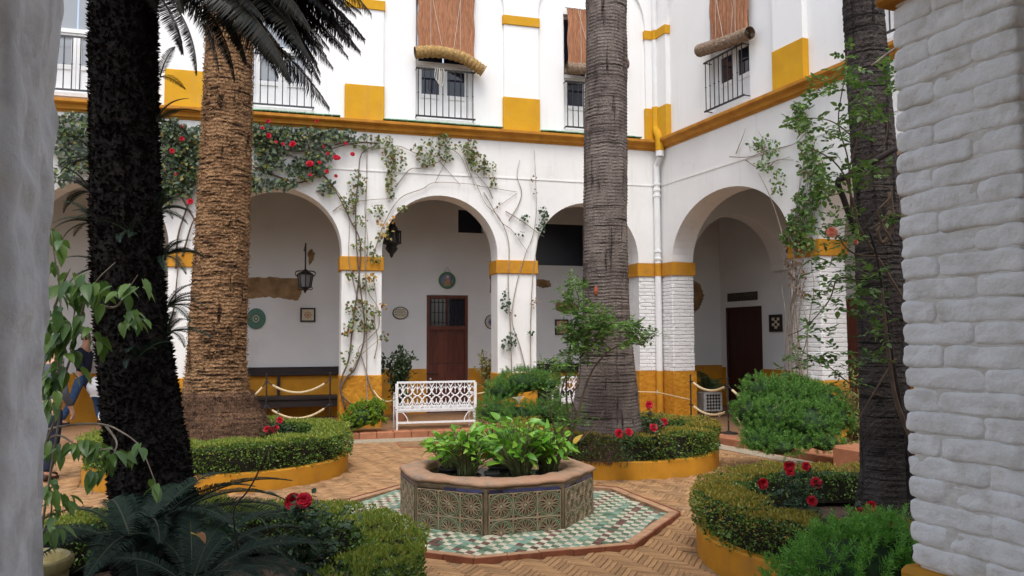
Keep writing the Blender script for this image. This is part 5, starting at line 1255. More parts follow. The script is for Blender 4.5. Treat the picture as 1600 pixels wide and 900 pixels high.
reg = [(432, 218, 45, 22, 430), (405, 205, 30, 15, 180), (470, 212, 45, 15, 260), (400, 262, 25, 28, 170), (425, 255, 22, 14, 120), (480, 262, 34, 18, 260), (500, 238, 25, 14, 130), (520, 210, 30, 10, 110), (445, 286, 24, 9, 100), (405, 290, 22, 10, 80), (512, 292, 14, 14, 60),
       (540, 212, 30, 8, 70), (280, 225, 32, 32, 520), (270, 270, 32, 32, 480), (300, 250, 25, 35, 320), (255, 300, 20, 22, 200), (295, 290, 18, 20, 120), (320, 220, 40, 25, 300), (340, 260, 40, 40, 300), (260, 200, 20, 18, 160),
       (115, 195, 35, 22, 260), (100, 225, 25, 26, 170), (120, 255, 28, 18, 150), (180, 220, 60, 50, 500), (95, 275, 18, 14, 70)]
PB = np.concatenate([blob_pts(x, y, a, b, int(n * .85), -.13, .10) for x, y, a, b, n in reg])
vine_leaves(PB, .075, L_ROSEB, cr)
vine_leaves(np.concatenate([blob_pts(x, y, a, b, int(n * .12), -.2, .08) for x, y, a, b, n in reg]), .07, L_VINE, cr)
for px, py, r in ((419, 189, .06), (457, 225, .10), (420, 212, .08), (431, 222, .05), (495, 189, .05), (484, 256, .11), (512, 240, .05), (525, 246, .09), (529, 247, .06), (499, 254, .05), (540, 224, .05), (551, 241, .07), (485, 273, .05), (511, 268, .06), (525, 275, .05), (506, 229, .04),
                  (284, 217, .075), (269, 236, .07), (284, 198, .04), (297, 315, .085), (275, 272, .04), (410, 200, .05), (442, 225, .05)):
    p = nw(px, py, -.27); bloom(cr, p, r * .70, (random.uniform(-.5, .5), -1, random.uniform(-.1, .6)))
vp = thing('climbing_vine', 'thin twiggy vine with green and yellowing leaves climbing the pier left of the bench', 'climbing plant', tuple(nw(590, 640, -.1) * [1, 1, 0] + [0, 0, .12]))
P2 = [npath([(590, 630), (578, 600), (566, 560), (560, 545), (580, 525), (592, 510), (590, 480), (575, 455), (572, 420), (575, 380), (570, 330), (573, 280), (572, 235)], -.05, n=60), npath([(575, 640), (573, 600), (573, 520), (571, 440), (570, 400), (572, 320), (574, 240), (572, 190)], -.04, n=50),
      npath([(545, 590), (560, 560), (575, 545), (605, 520)], -.06), npath([(560, 470), (552, 440), (545, 400), (545, 340), (530, 325)], -.05), npath([(583, 400), (600, 350), (625, 310), (660, 295), (680, 285), (730, 287), (750, 290)], -.05, n=36),
      npath([(520, 330), (540, 318), (580, 312), (620, 310)], -.05), npath([(585, 560), (590, 530), (585, 500), (588, 470), (583, 430)], -.04), npath([(618, 292), (640, 265), (660, 262), (690, 250), (700, 232), (720, 245), (735, 280)], -.05), npath([(545, 225), (590, 232), (620, 228), (640, 235), (670, 250)], -.06)]
stems(vp, P2, .011, .004, STEMP)
rg = [(608, 240, 10, 30, 80), (610, 290, 8, 25, 60), (590, 330, 16, 10, 35), (548, 315, 14, 18, 60), (560, 285, 14, 22, 60), (600, 365, 12, 12, 26), (565, 380, 20, 10, 30), (560, 480, 22, 14, 70), (565, 505, 22, 14, 70), (550, 430, 12, 8, 20), (585, 400, 12, 12, 24), (590, 490, 8, 8, 14), (544, 515, 10, 8, 16), (575, 222, 28, 10, 60), (620, 250, 16, 20, 60), (650, 230, 10, 6, 16), (668, 245, 18, 14, 80), (680, 225, 30, 9, 50), (695, 215, 8, 8, 30), (735, 235, 10, 18, 70), (745, 250, 14, 16, 80), (762, 262, 14, 12, 50), (770, 285, 6, 10, 18), (630, 325, 9, 5, 14), (545, 560, 14, 20, 26), (600, 525, 6, 10, 10), (575, 440, 14, 14, 28), (563, 345, 12, 10, 26), (695, 240, 12, 14, 40), (720, 230, 12, 8, 24)]
vine_leaves(np.concatenate([blob_pts(x, y, a, b, n, -.09, .05) for x, y, a, b, n in rg]), .060, L_VINE, vp)
vine_leaves(np.concatenate([blob_pts(x, y, a, b, max(3, n // 7), -.11, .05) for x, y, a, b, n in rg]), .055, L_DRY, vp, 'dry_foliage')
vine_leaves(np.concatenate([blob_pts(x, y, 6, 6, 5, -.12, .03) for x, y in ((600, 478), (543, 520), (592, 345), (600, 352), (583, 430), (576, 436), (598, 365), (614, 340))]), .075, L_YELL, vp, 'yellow_leaves')
v3 = thing('climbing_vine', 'almost bare pale vine stems climbing the pier between the bench and the grey palm', 'climbing plant', tuple(nw(815, 600, -.1) * [1, 1, 0] + [0, 0, .12]))
P3_ = [npath([(825, 590), (812, 540), (800, 500), (806, 450), (820, 400), (832, 370), (838, 330), (836, 260), (835, 235)], -.05, n=50), npath([(830, 590), (829, 520), (832, 440), (838, 390), (845, 350), (855, 330)], -.05, n=30), npath([(800, 590), (797, 500), (794, 440), (795, 380), (780, 340), (760, 320), (745, 290), (735, 270)], -.05, n=40),
       npath([(790, 330), (815, 345), (838, 362), (850, 370)], -.04), npath([(756, 300), (782, 345), (800, 360), (825, 395)], -.05), npath([(795, 345), (810, 320), (815, 300), (808, 275), (812, 250)], -.04), npath([(770, 310), (760, 290), (735, 262)], -.04)]
stems(v3, P3_, .011, .004, STEMP)
vine_leaves(np.concatenate([blob_pts(x, y, a, b, n, -.08, .04) for x, y, a, b, n in ((790, 470, 6, 20, 34), (795, 535, 12, 12, 40), (848, 330, 8, 8, 20), (845, 350, 8, 12, 26), (820, 340, 8, 6, 14), (812, 365, 6, 5, 8), (828, 520, 5, 5, 8), (855, 335, 5, 6, 10), (800, 525, 10, 14, 20))]), .06, L_DROSE, v3)
vine_leaves(np.concatenate([blob_pts(x, y, 5, 6, 5, -.08, .03) for x, y in ((834, 280), (835, 300), (800, 490), (832, 475), (838, 470), (780, 320))]), .05, L_DRY, v3, 'dry_foliage')
# support wires
wr = thing('support_wires', 'thin wires strung across the wall above the arches for the climbers', 'wires', tuple(nw(800, 290, 0)))
for a, b in (((745, 290), (808, 300)), ((768, 330), (808, 302)), ((685, 250), (720, 290)), ((700, 245), (680, 285)), ((725, 245), (742, 290))):
    MB().tube([nw(*a, -.03), nw(*b, -.03)], .004, 4).build('wire', STEMB, wr)

# ================================================================== CLIMBER ON THE RIGHT WING'S PIER
def ew(px, py, n=-.08): s, z = onE(px, py, n); return np.array(E(s, n, z))
def epath(pts, n=-.06, k=30): return curve([ew(x, y, n + random.uniform(-.03, .03)) for x, y in pts], k)
def eblob(cx, cy, rx, ry, n, off=-.12, th=.08):
    return np.array([ew(cx + rx * r * math.cos(a), cy + ry * r * math.sin(a), off + random.uniform(-th, th)) for a, r in zip(RNG.random(n) * 2 * PI, np.sqrt(RNG.random(n)))])
ec = thing('climbing_vine', 'straggly climber with many thin stems covering the pier of the right arcade', 'climbing plant', tuple(ew(1240, 600, -.1) * [1, 1, 0] + [0, 0, .12]))
EPs = [epath([(1238, 600), (1232, 540), (1236, 480), (1248, 440), (1256, 400), (1255, 340), (1262, 280), (1258, 200), (1255, 170)], k=44), epath([(1250, 600), (1246, 520), (1240, 460), (1238, 420), (1246, 380), (1268, 330), (1275, 260)], k=36), epath([(1225, 590), (1228, 500), (1222, 440), (1240, 400)], k=24),
       epath([(1262, 600), (1262, 520), (1272, 450), (1268, 400), (1290, 340)], k=24), epath([(1244, 600), (1250, 480), (1262, 420)], k=20), epath([(1230, 395), (1215, 340), (1200, 300), (1185, 270)], k=20),
       epath([(1140, 245), (1170, 245), (1200, 235), (1240, 225), (1262, 205)], k=24), epath([(1165, 250), (1185, 262), (1200, 255), (1235, 245)], k=20), epath([(1150, 240), (1160, 215), (1165, 200)], k=10), epath([(1190, 250), (1195, 225), (1185, 205)], k=10), epath([(1200, 262), (1215, 250), (1240, 250)], k=10)]
EPs += [epath([(random.uniform(1226, 1262), 600), (random.uniform(1226, 1262), 520), (random.uniform(1232, 1258), 440), (random.uniform(1238, 1270), 360), (random.uniform(1245, 1285), random.uniform(230, 310))], n=random.uniform(-.14, -.04), k=32) for _ in range(9)]
stems(ec, EPs, .010, .0035, STEMP)
er = [(1250, 345, 22, 22, 180), (1240, 370, 20, 14, 90), (1262, 310, 22, 18, 110), (1268, 260, 22, 28, 110), (1250, 190, 14, 18, 90), (1262, 230, 16, 18, 60), (1200, 230, 20, 16, 44), (1215, 285, 12, 22, 30), (1195, 258, 16, 10, 24), (1180, 225, 12, 12, 14), (1255, 380, 18, 10, 60), (1285, 290, 16, 20, 60), (1247, 166, 10, 8, 40)]
vine_leaves(np.concatenate([eblob(x, y, a, b, int(n * 1.9)) for x, y, a, b, n in er]), .055, L_ROSE, ec)
vine_leaves(np.concatenate([eblob(x, y, a, b, n // 3 + 4) for x, y, a, b, n in er]), .045, L_DRY, ec, 'dry_foliage')
vine_leaves(np.concatenate([eblob(x, y, a, b, n) for x, y, a, b, n in ((1240, 385, 18, 8, 24), (1246, 430, 16, 22, 60), (1235, 410, 12, 10, 30), (1250, 455, 10, 14, 30))]), .05, L_DRY, ec, 'withered_foliage')

# ================================================================== ROSE BEFORE THE RIGHT PALM
rr_ = thing('climbing_rose', 'tall thorny rose with peach blooms reaching across the right palm from its bed', 'climbing plant', tuple(B(1440, 800, 5.4) * [1, 1, 0] + [0, 0, .2]))
def bpth(pts, d, n=24): return curve([B(x, y, (d if not isinstance(d, tuple) else d[0] + (d[1] - d[0]) * i / (len(pts) - 1))) for i, (x, y) in enumerate(pts)], n)
RP = [(bpth([(1440, 800), (1420, 700), (1405, 620), (1395, 560), (1380, 460), (1370, 400), (1358, 360)], 5.3, 40), .016), (bpth([(1430, 700), (1405, 640), (1395, 600), (1385, 520), (1378, 450)], 5.2), .018), (bpth([(1345, 370), (1335, 320), (1325, 280), (1345, 200), (1360, 180), (1340, 150)], 5.4), .007),
      (bpth([(1358, 360), (1380, 345), (1395, 330), (1388, 325), (1400, 322)], 5.3), .008), (bpth([(1395, 380), (1378, 350), (1372, 330), (1390, 310), (1393, 300), (1385, 292), (1352, 290)], 5.2), .009), (bpth([(1375, 400), (1340, 398), (1320, 385), (1310, 370), (1290, 365)], 5.3), .007),
      (bpth([(1400, 560), (1380, 590), (1350, 640), (1340, 660)], 5.2), .008), (bpth([(1420, 480), (1370, 400), (1345, 360), (1335, 330), (1322, 280), (1300, 250), (1265, 230)], 5.5, 30), .009), (bpth([(1345, 440), (1310, 435), (1295, 470), (1260, 510), (1230, 525)], 5.4), .006),
      (bpth([(1380, 620), (1330, 600), (1290, 570), (1250, 560)], 5.3), .006), (bpth([(1330, 330), (1325, 250), (1310, 190), (1320, 120), (1325, 80)], 5.5), .006), (bpth([(1340, 220), (1300, 190), (1260, 185), (1225, 195)], 5.5), .005), (bpth([(1350, 250), (1380, 230), (1385, 180), (1360, 150)], 5.4), .006)]
for i, (p, r) in enumerate(RP): MB().tube(p, np.linspace(r, r * .45, len(p)), 6).build('stem', STEMB if i else STEMD, rr_, smooth=True)
th_ = MB()
for p, r in RP[:2]:
    for q in along(p, 60, .0, 0, .95): d = unit(rnd(1)[0]) * .022; th_.tube([q, q + d], [.004, .0005], 4)
th_.build('thorns', STEMB, rr_, kind='stuff')
rg = [(1320, 100, 18, 26, 24), (1300, 130, 26, 14, 26), (1345, 170, 26, 12, 34), (1275, 150, 22, 14, 24), (1250, 190, 26, 10, 26), (1300, 215, 30, 18, 44), (1340, 210, 18, 20, 22), (1290, 260, 30, 26, 40), (1345, 270, 28, 12, 24), (1370, 262, 18, 10, 20), (1360, 185, 26, 10, 26), (1300, 290, 24, 20, 30), (1390, 130, 14, 24, 26), (1395, 90, 8, 14, 10), (1320, 340, 20, 24, 30),
      (1290, 365, 30, 16, 36), (1330, 370, 16, 20, 24), (1320, 410, 18, 14, 22), (1290, 430, 30, 12, 24), (1330, 450, 22, 14, 26), (1290, 470, 26, 18, 30), (1360, 480, 30, 14, 34), (1345, 440, 20, 14, 20), (1270, 515, 20, 8, 14), (1300, 520, 10, 8, 8), (1370, 520, 18, 12, 22), (1365, 562, 12, 8, 10), (1250, 560, 26, 14, 26), (1290, 555, 26, 18, 30), (1330, 570, 20, 16, 24), (1320, 600, 26, 12, 20), (1375, 425, 14, 8, 12), (1240, 575, 18, 12, 14), (1380, 340, 12, 8, 8), (1275, 400, 18, 12, 18), (1340, 130, 14, 10, 14)]
PP = np.array([B(x + a * r * math.cos(t), y + b * r * math.sin(t), 5.35 + random.uniform(-.25, .25)) for x, y, a, b, n in rg for t, r in zip(RNG.random(int(n * .62)) * 2 * PI, np.sqrt(RNG.random(int(n * .62))))])
V, F = rose_leaf_cloud(PP, .042); npmesh('foliage', V, F, [L_ROSE], rr_, kind='stuff')
bloom(rr_, B(1300, 363, 5.15), .040, (-.4, -1, .3), PETP); bloom(rr_, B(1337, 378, 5.15), .022, (.2, -1, .3), PETP)
# dark bent bough in front of the right palm
db = thing('dead_branch', 'dark bent dead branch propped against the right palm above the peach rose', 'branch', tuple(B(1332, 330, 5.8)))
MB().tube(bpth([(1400, 232), (1360, 255), (1325, 275), (1309, 284), (1318, 310), (1330, 345), (1336, 365)], 5.75, 24), .022, 8).build('branch', STEMD, db, smooth=True)
MB().tube(bpth([(1390, 300), (1395, 350), (1380, 380), (1372, 360), (1392, 330)], 5.5, 16), .014, 6).build('twig', STEMB, db, smooth=True)
hk = thing('wooden_hook', 'pale bent stick jutting from behind the near brick pier at the top right', 'stick', tuple(B(1395, 90, 5.0)))
MB().tube(bpth([(1400, 75), (1385, 85), (1362, 103)], 5.0, 8), .008, 6).build('stick', STEMP, hk, smooth=True)

# ================================================================== ROSE BUSH AT THE GREY PALM
gb = thing('rose_bush', 'leafy rose bush leaning on the grey palm with one long arching cane', 'rose bush', (*fpt(885, 9.6), .2))
GP = [bpth([(893, 690), (885, 620), (888, 560), (900, 500), (905, 470), (895, 440)], 9.5), bpth([(880, 690), (875, 640), (880, 600), (895, 560)], 9.5), bpth([(900, 660), (910, 620), (925, 580), (950, 550), (975, 538), (998, 538), (1003, 541)], 9.4, 30), bpth([(905, 560), (935, 530), (960, 520), (990, 520), (1030, 525)], 9.35, 30),
      bpth([(905, 690), (930, 665), (945, 640)], 9.4), bpth([(870, 690), (862, 650), (858, 620)], 9.6), bpth([(890, 690), (900, 650), (893, 620), (905, 600)], 9.5)]
for p in GP: MB().tube(p, np.linspace(.014, .005, len(p)), 6).build('stem', STEMB, gb, smooth=True)
rg = [(898, 445, 18, 14, 44), (885, 470, 18, 12, 26), (905, 480, 22, 16, 70), (930, 500, 26, 22, 130), (920, 530, 34, 26, 170), (895, 520, 20, 18, 80), (945, 515, 18, 14, 60), (900, 555, 26, 16, 70), (868, 565, 22, 10, 36), (880, 590, 26, 10, 30), (985, 510, 14, 14, 60), (1000, 525, 24, 9, 50), (985, 535, 20, 8, 36), (1020, 522, 14, 4, 12), (865, 630, 14, 22, 40), (880, 660, 20, 20, 40), (905, 660, 20, 16, 24)]
PP = np.array([B(x + a * r * math.cos(t), y + b * r * math.sin(t), 9.35 + random.uniform(-.3, .35)) for x, y, a, b, n in rg for t, r in zip(RNG.random(n) * 2 * PI, np.sqrt(RNG.random(n)))])
V, F = rose_leaf_cloud(PP, .048); npmesh('foliage', V, F, [L_ROSE], gb, kind='stuff')

# ================================================================== FICUS-LIKE BRANCHES AND POT ON THE LEFT
pc_ = fpt(48, 3.9); pot = thing('plant_pot', 'cream glazed ribbed pot with a thick rim at the lower left edge', 'plant pot', (*pc_, 0))
RZ = .665
MB().lathe([(.11, 0), (.135, .15), (.165, RZ - .2), (.185, RZ - .05), (.200, RZ - .045), (.212, RZ - .02), (.210, RZ + .005), (.195, RZ + .012), (.180, RZ), (.172, RZ - .05), (.001, RZ - .06)], (*pc_, 0), 36).build('pot', POTY, pot, smooth='auto')
for k in range(22):
    a = 2 * PI * k / 22; MB().tube([(pc_[0] + r * math.cos(a), pc_[1] + r * math.sin(a), z) for r, z in ((.150, .25), (.168, RZ - .2), (.185, RZ - .07))], .007, 5).build('rib', POTY, pot)
fs = thing('potted_ficus', 'leafy green ficus growing from the cream pot, one twig arching over the dark trunk', 'potted plant', (*pc_, RZ - .05))
LP = [[(60, 860), (72, 780), (85, 700), (95, 620), (88, 540), (95, 470), (85, 400), (80, 360)], [(80, 640), (110, 560), (130, 480), (150, 440), (180, 410)], [(150, 475), (180, 480), (195, 460), (215, 430)], [(60, 675), (110, 664), (160, 663), (190, 675), (220, 700), (245, 760)], [(165, 665), (182, 690), (178, 710)],
      [(60, 700), (90, 680), (130, 700), (180, 702)], [(60, 720), (90, 640), (100, 560)], [(60, 845), (80, 800), (75, 760)], [(90, 560), (120, 520), (150, 540)], [(85, 480), (100, 440), (110, 420)]]
ficus_paths = [bpth(p, (3.9, 3.75), 20) for p in LP]
for p in ficus_paths: MB().tube(p, np.linspace(.007, .0022, len(p)), 5).build('twig', STEMP, fs, smooth=True)
fl = [leafproto(('ficus', i), L_FICUS, .085 + .012 * i, .045 + .006 * i) for i in range(3)]
spots = [(84, 372, 8, 14, 7), (95, 385, 10, 10, 4), (80, 410, 10, 20, 7), (95, 440, 16, 16, 9), (130, 440, 22, 14, 14), (110, 460, 20, 20, 12), (145, 465, 14, 12, 8), (160, 450, 16, 12, 7), (175, 455, 8, 8, 4), (205, 445, 10, 6, 4), (218, 445, 8, 8, 4), (198, 462, 8, 8, 3), (205, 490, 12, 8, 7), (218, 500, 8, 6, 3), (200, 500, 10, 6, 3), (88, 500, 16, 20, 16), (80, 540, 12, 20, 12), (84, 590, 12, 18, 12), (100, 520, 18, 16, 10), (115, 500, 20, 12, 8), (90, 530, 18, 16, 9), (130, 520, 12, 10, 5), (150, 530, 14, 12, 8), (110, 545, 14, 10, 5), (82, 590, 12, 14, 6), (100, 560, 12, 10, 4), (95, 580, 12, 10, 5), (120, 580, 10, 8, 2), (80, 625, 10, 14, 8), (78, 650, 8, 8, 3), (100, 700, 14, 8, 6), (130, 690, 16, 14, 9), (160, 705, 18, 12, 12), (180, 715, 14, 12, 8), (200, 710, 12, 8, 5), (150, 740, 8, 6, 3), (215, 700, 8, 6, 3), (240, 755, 8, 6, 4), (75, 760, 12, 12, 7), (95, 780, 14, 10, 5), (100, 790, 8, 8, 3), (85, 830, 14, 8, 8), (75, 800, 10, 12, 6), (118, 775, 8, 4, 2), (70, 690, 6, 8, 3)]
allp = np.concatenate([np.array(p) for p in ficus_paths])
for x, y, a, b, n in spots:
    for k in range(n):
        p = B(x + random.uniform(-a, a), y + random.uniform(-b, b), 3.8 + random.uniform(-.10, .10))
        away_ = p - allp[np.argmin(((allp - p) ** 2).sum(1))]
        az = math.atan2(away_[1] - .02, away_[0]) + random.uniform(-.9, .9); putleaf(fs, random.choice(fl), p, az, random.uniform(.35, 1.35), random.uniform(-.5, .5), random.uniform(.60, .98))
# leafy sprig low in front of the sago palm
sp = thing('leafy_sprig', 'small sprig with a yellowed leaf crossing the sago palm fronds', 'plant', tuple(B(350, 820, 3.6) * [1, 1, 0] + [0, 0, .2]))
sp_path = bpth([(372, 860), (365, 800), (385, 770), (400, 745), (420, 700)], 3.6, 16); MB().tube(sp_path, .004, 5).build('twig', STEMD, sp, smooth=True)
for x, y in ((340, 825), (350, 830), (358, 822), (345, 838), (312, 833), (300, 834), (405, 810), (395, 765), (420, 770)):
    putleaf(sp, leafproto(('spr', 0), L_DROSE, .07, .035) if x > 315 else leafproto(('spry', 0), L_YELL, .06, .035), B(x, y, 3.6), random.uniform(-1, 1), random.uniform(-.2, .6), random.uniform(-.4, .4), 1)
# ================================================================== ROLLED BLINDS
def blind(label, wing, xc, x0, x1, zr, ztop, rpath, rr, m=ROLL, endcap=True, y=-.10, sh=1.0):
    """x in the wing's wall frame; rpath = [(x, z)...] centre line of the sagging roll"""
    t = thing('rolled_blind', label, 'blind', tuple(wing((x0 + x1) / 2, y, zr)), group='esparto blinds hanging before the upper windows')
    nx, nz = 44, 26; G = []
    for i in range(nz):
        z = zr + (ztop - zr) * i / (nz - 1); row = []
        for j in range(nx):
            u = j / (nx - 1); x = x0 + (x1 - x0) * u + .012 * math.sin(z * 9 + 1) * (1 if u > .5 else -1)
            zz = z - (.10 * u * (1 - i / (nz - 1)) if sh > 0 else 0); row.append(wing(x, y - .030 * abs(math.sin(u * PI * 11)) - .01 * math.sin(z * 5 + u * 4), zz))
        G.append(row)
    MB().grid(G).build('mat', BLIND, t, smooth=True)
    P = curve([wing(a, y - rr * .8, b) for a, b in rpath], 70); n = 20; rows = []
    L = len(P)
    rings = []
    dirs = [unit(P[min(i + 1, L - 1)] - P[max(i - 1, 0)]) for i in range(L)]
    for i in range(L):
        d = dirs[i]; a = unit(np.cross(d, [0, 0, 1.0])); b = np.cross(a, d); r_ = rr * (1 + .07 * math.sin(i * 1.3)) * (1 - .06 * (i / L)) 
        rings.append([tuple(P[i] + (a * math.cos(q) + b * math.sin(q)) * r_) for q in np.linspace(0, 2 * PI, n + 1)])
    MB().grid(rings).build('roll', m, t, smooth=True)
    for i in (0, L - 1):      # coiled ends
        d = dirs[i] * (1 if i else -1); a = unit(np.cross(d, [0, 0, 1.0])); b = np.cross(a, d); q = MB(); sp_ = []
        for k in range(40):
            th_ = k * .35; r_ = rr * (.96 - .72 * k / 40); sp_.append(P[i] - d * .02 + (a * math.cos(th_) + b * math.sin(th_)) * r_)
        for k in range(39): q.add([sp_[k] + d * .02, sp_[k + 1] + d * .02, sp_[k + 1] - d * .10, sp_[k] - d * .10], [(0, 1, 2, 3)])
        q.build('coil', ROLL2, t)
    for a, b in ((.16, .42), (.80, .62)):
        xa, xb = x0 + (x1 - x0) * a, x0 + (x1 - x0) * b; MB().tube([wing(xa, y - .05, ztop), wing(xb, y - .06, zr + .12), wing(xb, y - 2 * rr, zr - .02)], .004, 4).build('cord', CORD, t)
    for a in (.22, .74): xa = x0 + (x1 - x0) * a; MB().tube([wing(xa, y - .05, ztop), wing(xa, y - .06, zr + .1)], .003, 4).build('cord', CORD, t)
    MB().tube([wing(x0 - .05, y, ztop), wing(x1 + .05, y, ztop)], .02, 6).build('rod', WPAINT, t)
    return t
NWF = lambda x, y, z: np.array((x, YB + y, z))
EWF = lambda x, y, z: np.array(E(x, y, z))
def nX(px, py): p = onY(px, py, YB - .14); return p[0], p[2]
r1 = [nX(648, 84), nX(672, 82), nX(700, 85), nX(725, 93), nX(742, 104), nX(755, 113)]
blind('wide esparto blind over the middle window, its yellow roll sagging to the right', NWF, 0, nX(653, 60)[0], nX(742, 60)[0], r1[2][1], 8.75, r1, .115)
r2 = [nX(884, 107), nX(900, 109), nX(925, 108), nX(950, 104), nX(978, 100)]
blind('esparto blind half hidden behind the grey palm trunk', NWF, 0, nX(888, 60)[0], nX(975, 60)[0], r2[2][1], nX(900, 12)[1], r2, .115, ROLL2)
def eX(px, py): return onE(px, py, -.14)
r3 = [eX(1096, 80), eX(1115, 74), eX(1140, 66), eX(1165, 56), eX(1176, 52)]
blind('faded esparto blind over the right wing window, its roll tilted up to the right', EWF, 0, eX(1107, 30)[0], eX(1166, 30)[0], r3[2][1], 8.3, r3, .115, ROLL2)
tc_ = thing('cord_bundle', 'looped white cord hanging down the middle window from its blind', 'cord', tuple(NWF(nX(685, 120)[0], -.2, 6.9)))
for k in range(3):
    x0, z0 = nX(682 + 3 * k, 108); MB().tube(curve([NWF(x0 - .03, -.2, z0), NWF(x0 - .04, -.2, z0 - .18 - .05 * k), NWF(x0 + .02, -.2, z0 - .25 - .06 * k), NWF(x0 + .06, -.2, z0 - .15), NWF(x0 + .05, -.2, z0)], 14), .006, 4).build('cord', CORD, tc_)

# ================================================================== WHITE CAST IRON BENCHES
def make_bench(label):
    t = thing('garden_bench', label, 'bench', (0, 0, 0), group='white cast iron benches')
    W_, H0, H1 = 1.42, .36, .84; hw = W_ / 2
    # back panel in the plane y=0, seen from behind
    fr = MB(); T = .016
    for z in (H0, H1): fr.box(-hw, hw, -.02, .02, z - .018, z + .018)
    for x in (-hw, hw): fr.box(x - .024, x + .024, -.022, .022, H0 + .018, H1 - .018)
    fr.build('back_frame', WMETAL, t, local=True)
    n = 8; uw = (W_ - .05) / n; zc = (H0 + H1) / 2; lat = MB()
    def strip(P, w_=.0115): lat.tube([(x, 0, z) for x, z in P], w_, 4, cap=True)
    for k in range(n):
        cx = -hw + .025 + uw * (k + .5); R4 = uw * .155
        for q in range(4):
            a0 = q * PI / 2; ox, oz = cx + R4 * 1.15 * math.cos(a0), zc + R4 * 1.15 * math.sin(a0)
            strip([(ox + R4 * math.cos(a0 + a), oz + R4 * math.sin(a0 + a)) for a in np.linspace(-PI * .62, PI * .62, 8)])
        for s in (-1, 1):
            zt = zc + s * (H1 - H0) / 2; zm = zc + s * (H1 - H0) * .30
            # three pointed cells above and below
            strip([(cx, zc + s * R4 * 2.2), (cx, zm)]); strip([(cx, zm), (cx - uw * .30, zt)]); strip([(cx, zm), (cx + uw * .30, zt)])
            strip([(cx - uw / 2, zm - s * .03), (cx - uw * .30, zm + s * .012), (cx - uw * .14, zm - s * .03), (cx, zc + s * R4 * 2.2)]); strip([(cx + uw / 2, zm - s * .03), (cx + uw * .30, zm + s * .012), (cx + uw * .14, zm - s * .03), (cx, zc + s * R4 * 2.2)])
            strip([(cx - uw * .5, zc + s * .05), (cx - uw * .5, zt)], .008)
        strip([(cx - R4 * 2.1, zc), (cx - uw / 2, zc)]); strip([(cx + R4 * 2.1, zc), (cx + uw / 2, zc)])
    lat.build('back_lattice', WMETAL, t, local=True)
    for k in range(7):
        y = .05 + k * .062; MB().bbox(-hw + .01, hw - .01, y, y + .045, .375, .395, .005).build('seat_slat', WMETAL, t, local=True)
    MB().box(-hw, hw, -.012, .012, .318, .341).box(-hw, hw, .475, .495, .33, .37).build('seat_rail', WMETAL, t, local=True)
    for x in (-hw + .01, hw - .01):
        MB().tube([(x, 0, .0), (x, 0, .36)], .019, 6).build('leg', WMETAL, t, local=True); MB().tube(curve([(x, .50, .0), (x, .47, .12), (x, .48, .3), (x, .49, .56)], 10), .018, 6).build('leg', WMETAL, t, local=True)
        MB().tube(curve([(x, .0, .60), (x, .2, .63), (x, .42, .62), (x, .51, .55), (x, .48, .50)], 14), .018, 6).build('armrest', WMETAL, t, local=True)
        MB().tube(curve([(x, .0, .14), (x, .14, .26), (x, .24, .34), (x, .36, .26), (x, .48, .14)], 14), .010, 5).build('side_scroll', WMETAL, t, local=True)
    MB().box(-hw + .02, hw - .02, -.016, .016, .115, .148).build('stretcher', WMETAL, t, local=True)
    MB().tube(curve([(-hw + .02, 0, .32), (-hw + .12, 0, .30), (-hw + .19, 0, .2), (-hw + .2, 0, .15)], 8), .009, 5).build('brace', WMETAL, t, local=True)
    MB().tube(curve([(hw - .02, 0, .32), (hw - .12, 0, .30), (hw - .19, 0, .2), (hw - .2, 0, .15)], 8), .009, 5).build('brace', WMETAL, t, local=True)
    return t
bench = make_bench('white cast iron bench with a pierced back standing on the brick step before the door')
bl_ = onz(622, 665, .12); br2 = onz(739, 657, .12)
bdep = 14.25; a_ = onY(622, 660, bdep); b_ = onY(740, 660, bdep); bench.location = ((a_[0] + b_[0]) / 2, bdep, .118); bench.rotation_euler = (0, 0, R(-1.0))
x2 = onY(905, 620, 15.0)[0]
copy_tree(bench, 'second white cast iron bench, mostly hidden by the rose bush and the grey palm', (x2 + .40, 15.25, .115), R(2))
# ================================================================== LONG DARK BENCH IN THE GALLERY
def long_bench(label, xa, xb):
    y = YB + INY - .06; t = thing('wall_bench', label, 'bench', ((xa + xb) / 2, y - .2, .115), group='long dark benches along the gallery wall')
    MB().bbox(xa, xb, y - .04, y, .98, 1.16, .01).build('backrest', BENCHW, t); MB().bbox(xa, xb, y - .44, y - .02, .50, .58, .01).build('seat', BENCHW, t); MB().box(xa + .02, xb - .02, y - .41, y - .385, .36, .497).build('apron', BENCHW, t)
    n = int((xb - xa) / 1.0)
    for k in range(n + 1):
        x = xa + .05 + (xb - xa - .1) * k / n; MB().box(x - .03, x + .03, y - .42, y - .36, .116, .495).build('leg', BENCHW, t); MB().box(x - .03, x + .03, y - .035, y - .005, .585, .975).build('back_post', BENCHW, t)
    return t
long_bench('long dark wooden bench against the gallery wall behind the rope barrier', -1.4, 1.28)
long_bench('long dark bench against the gallery wall behind the grey palm', 5.15, 6.9)

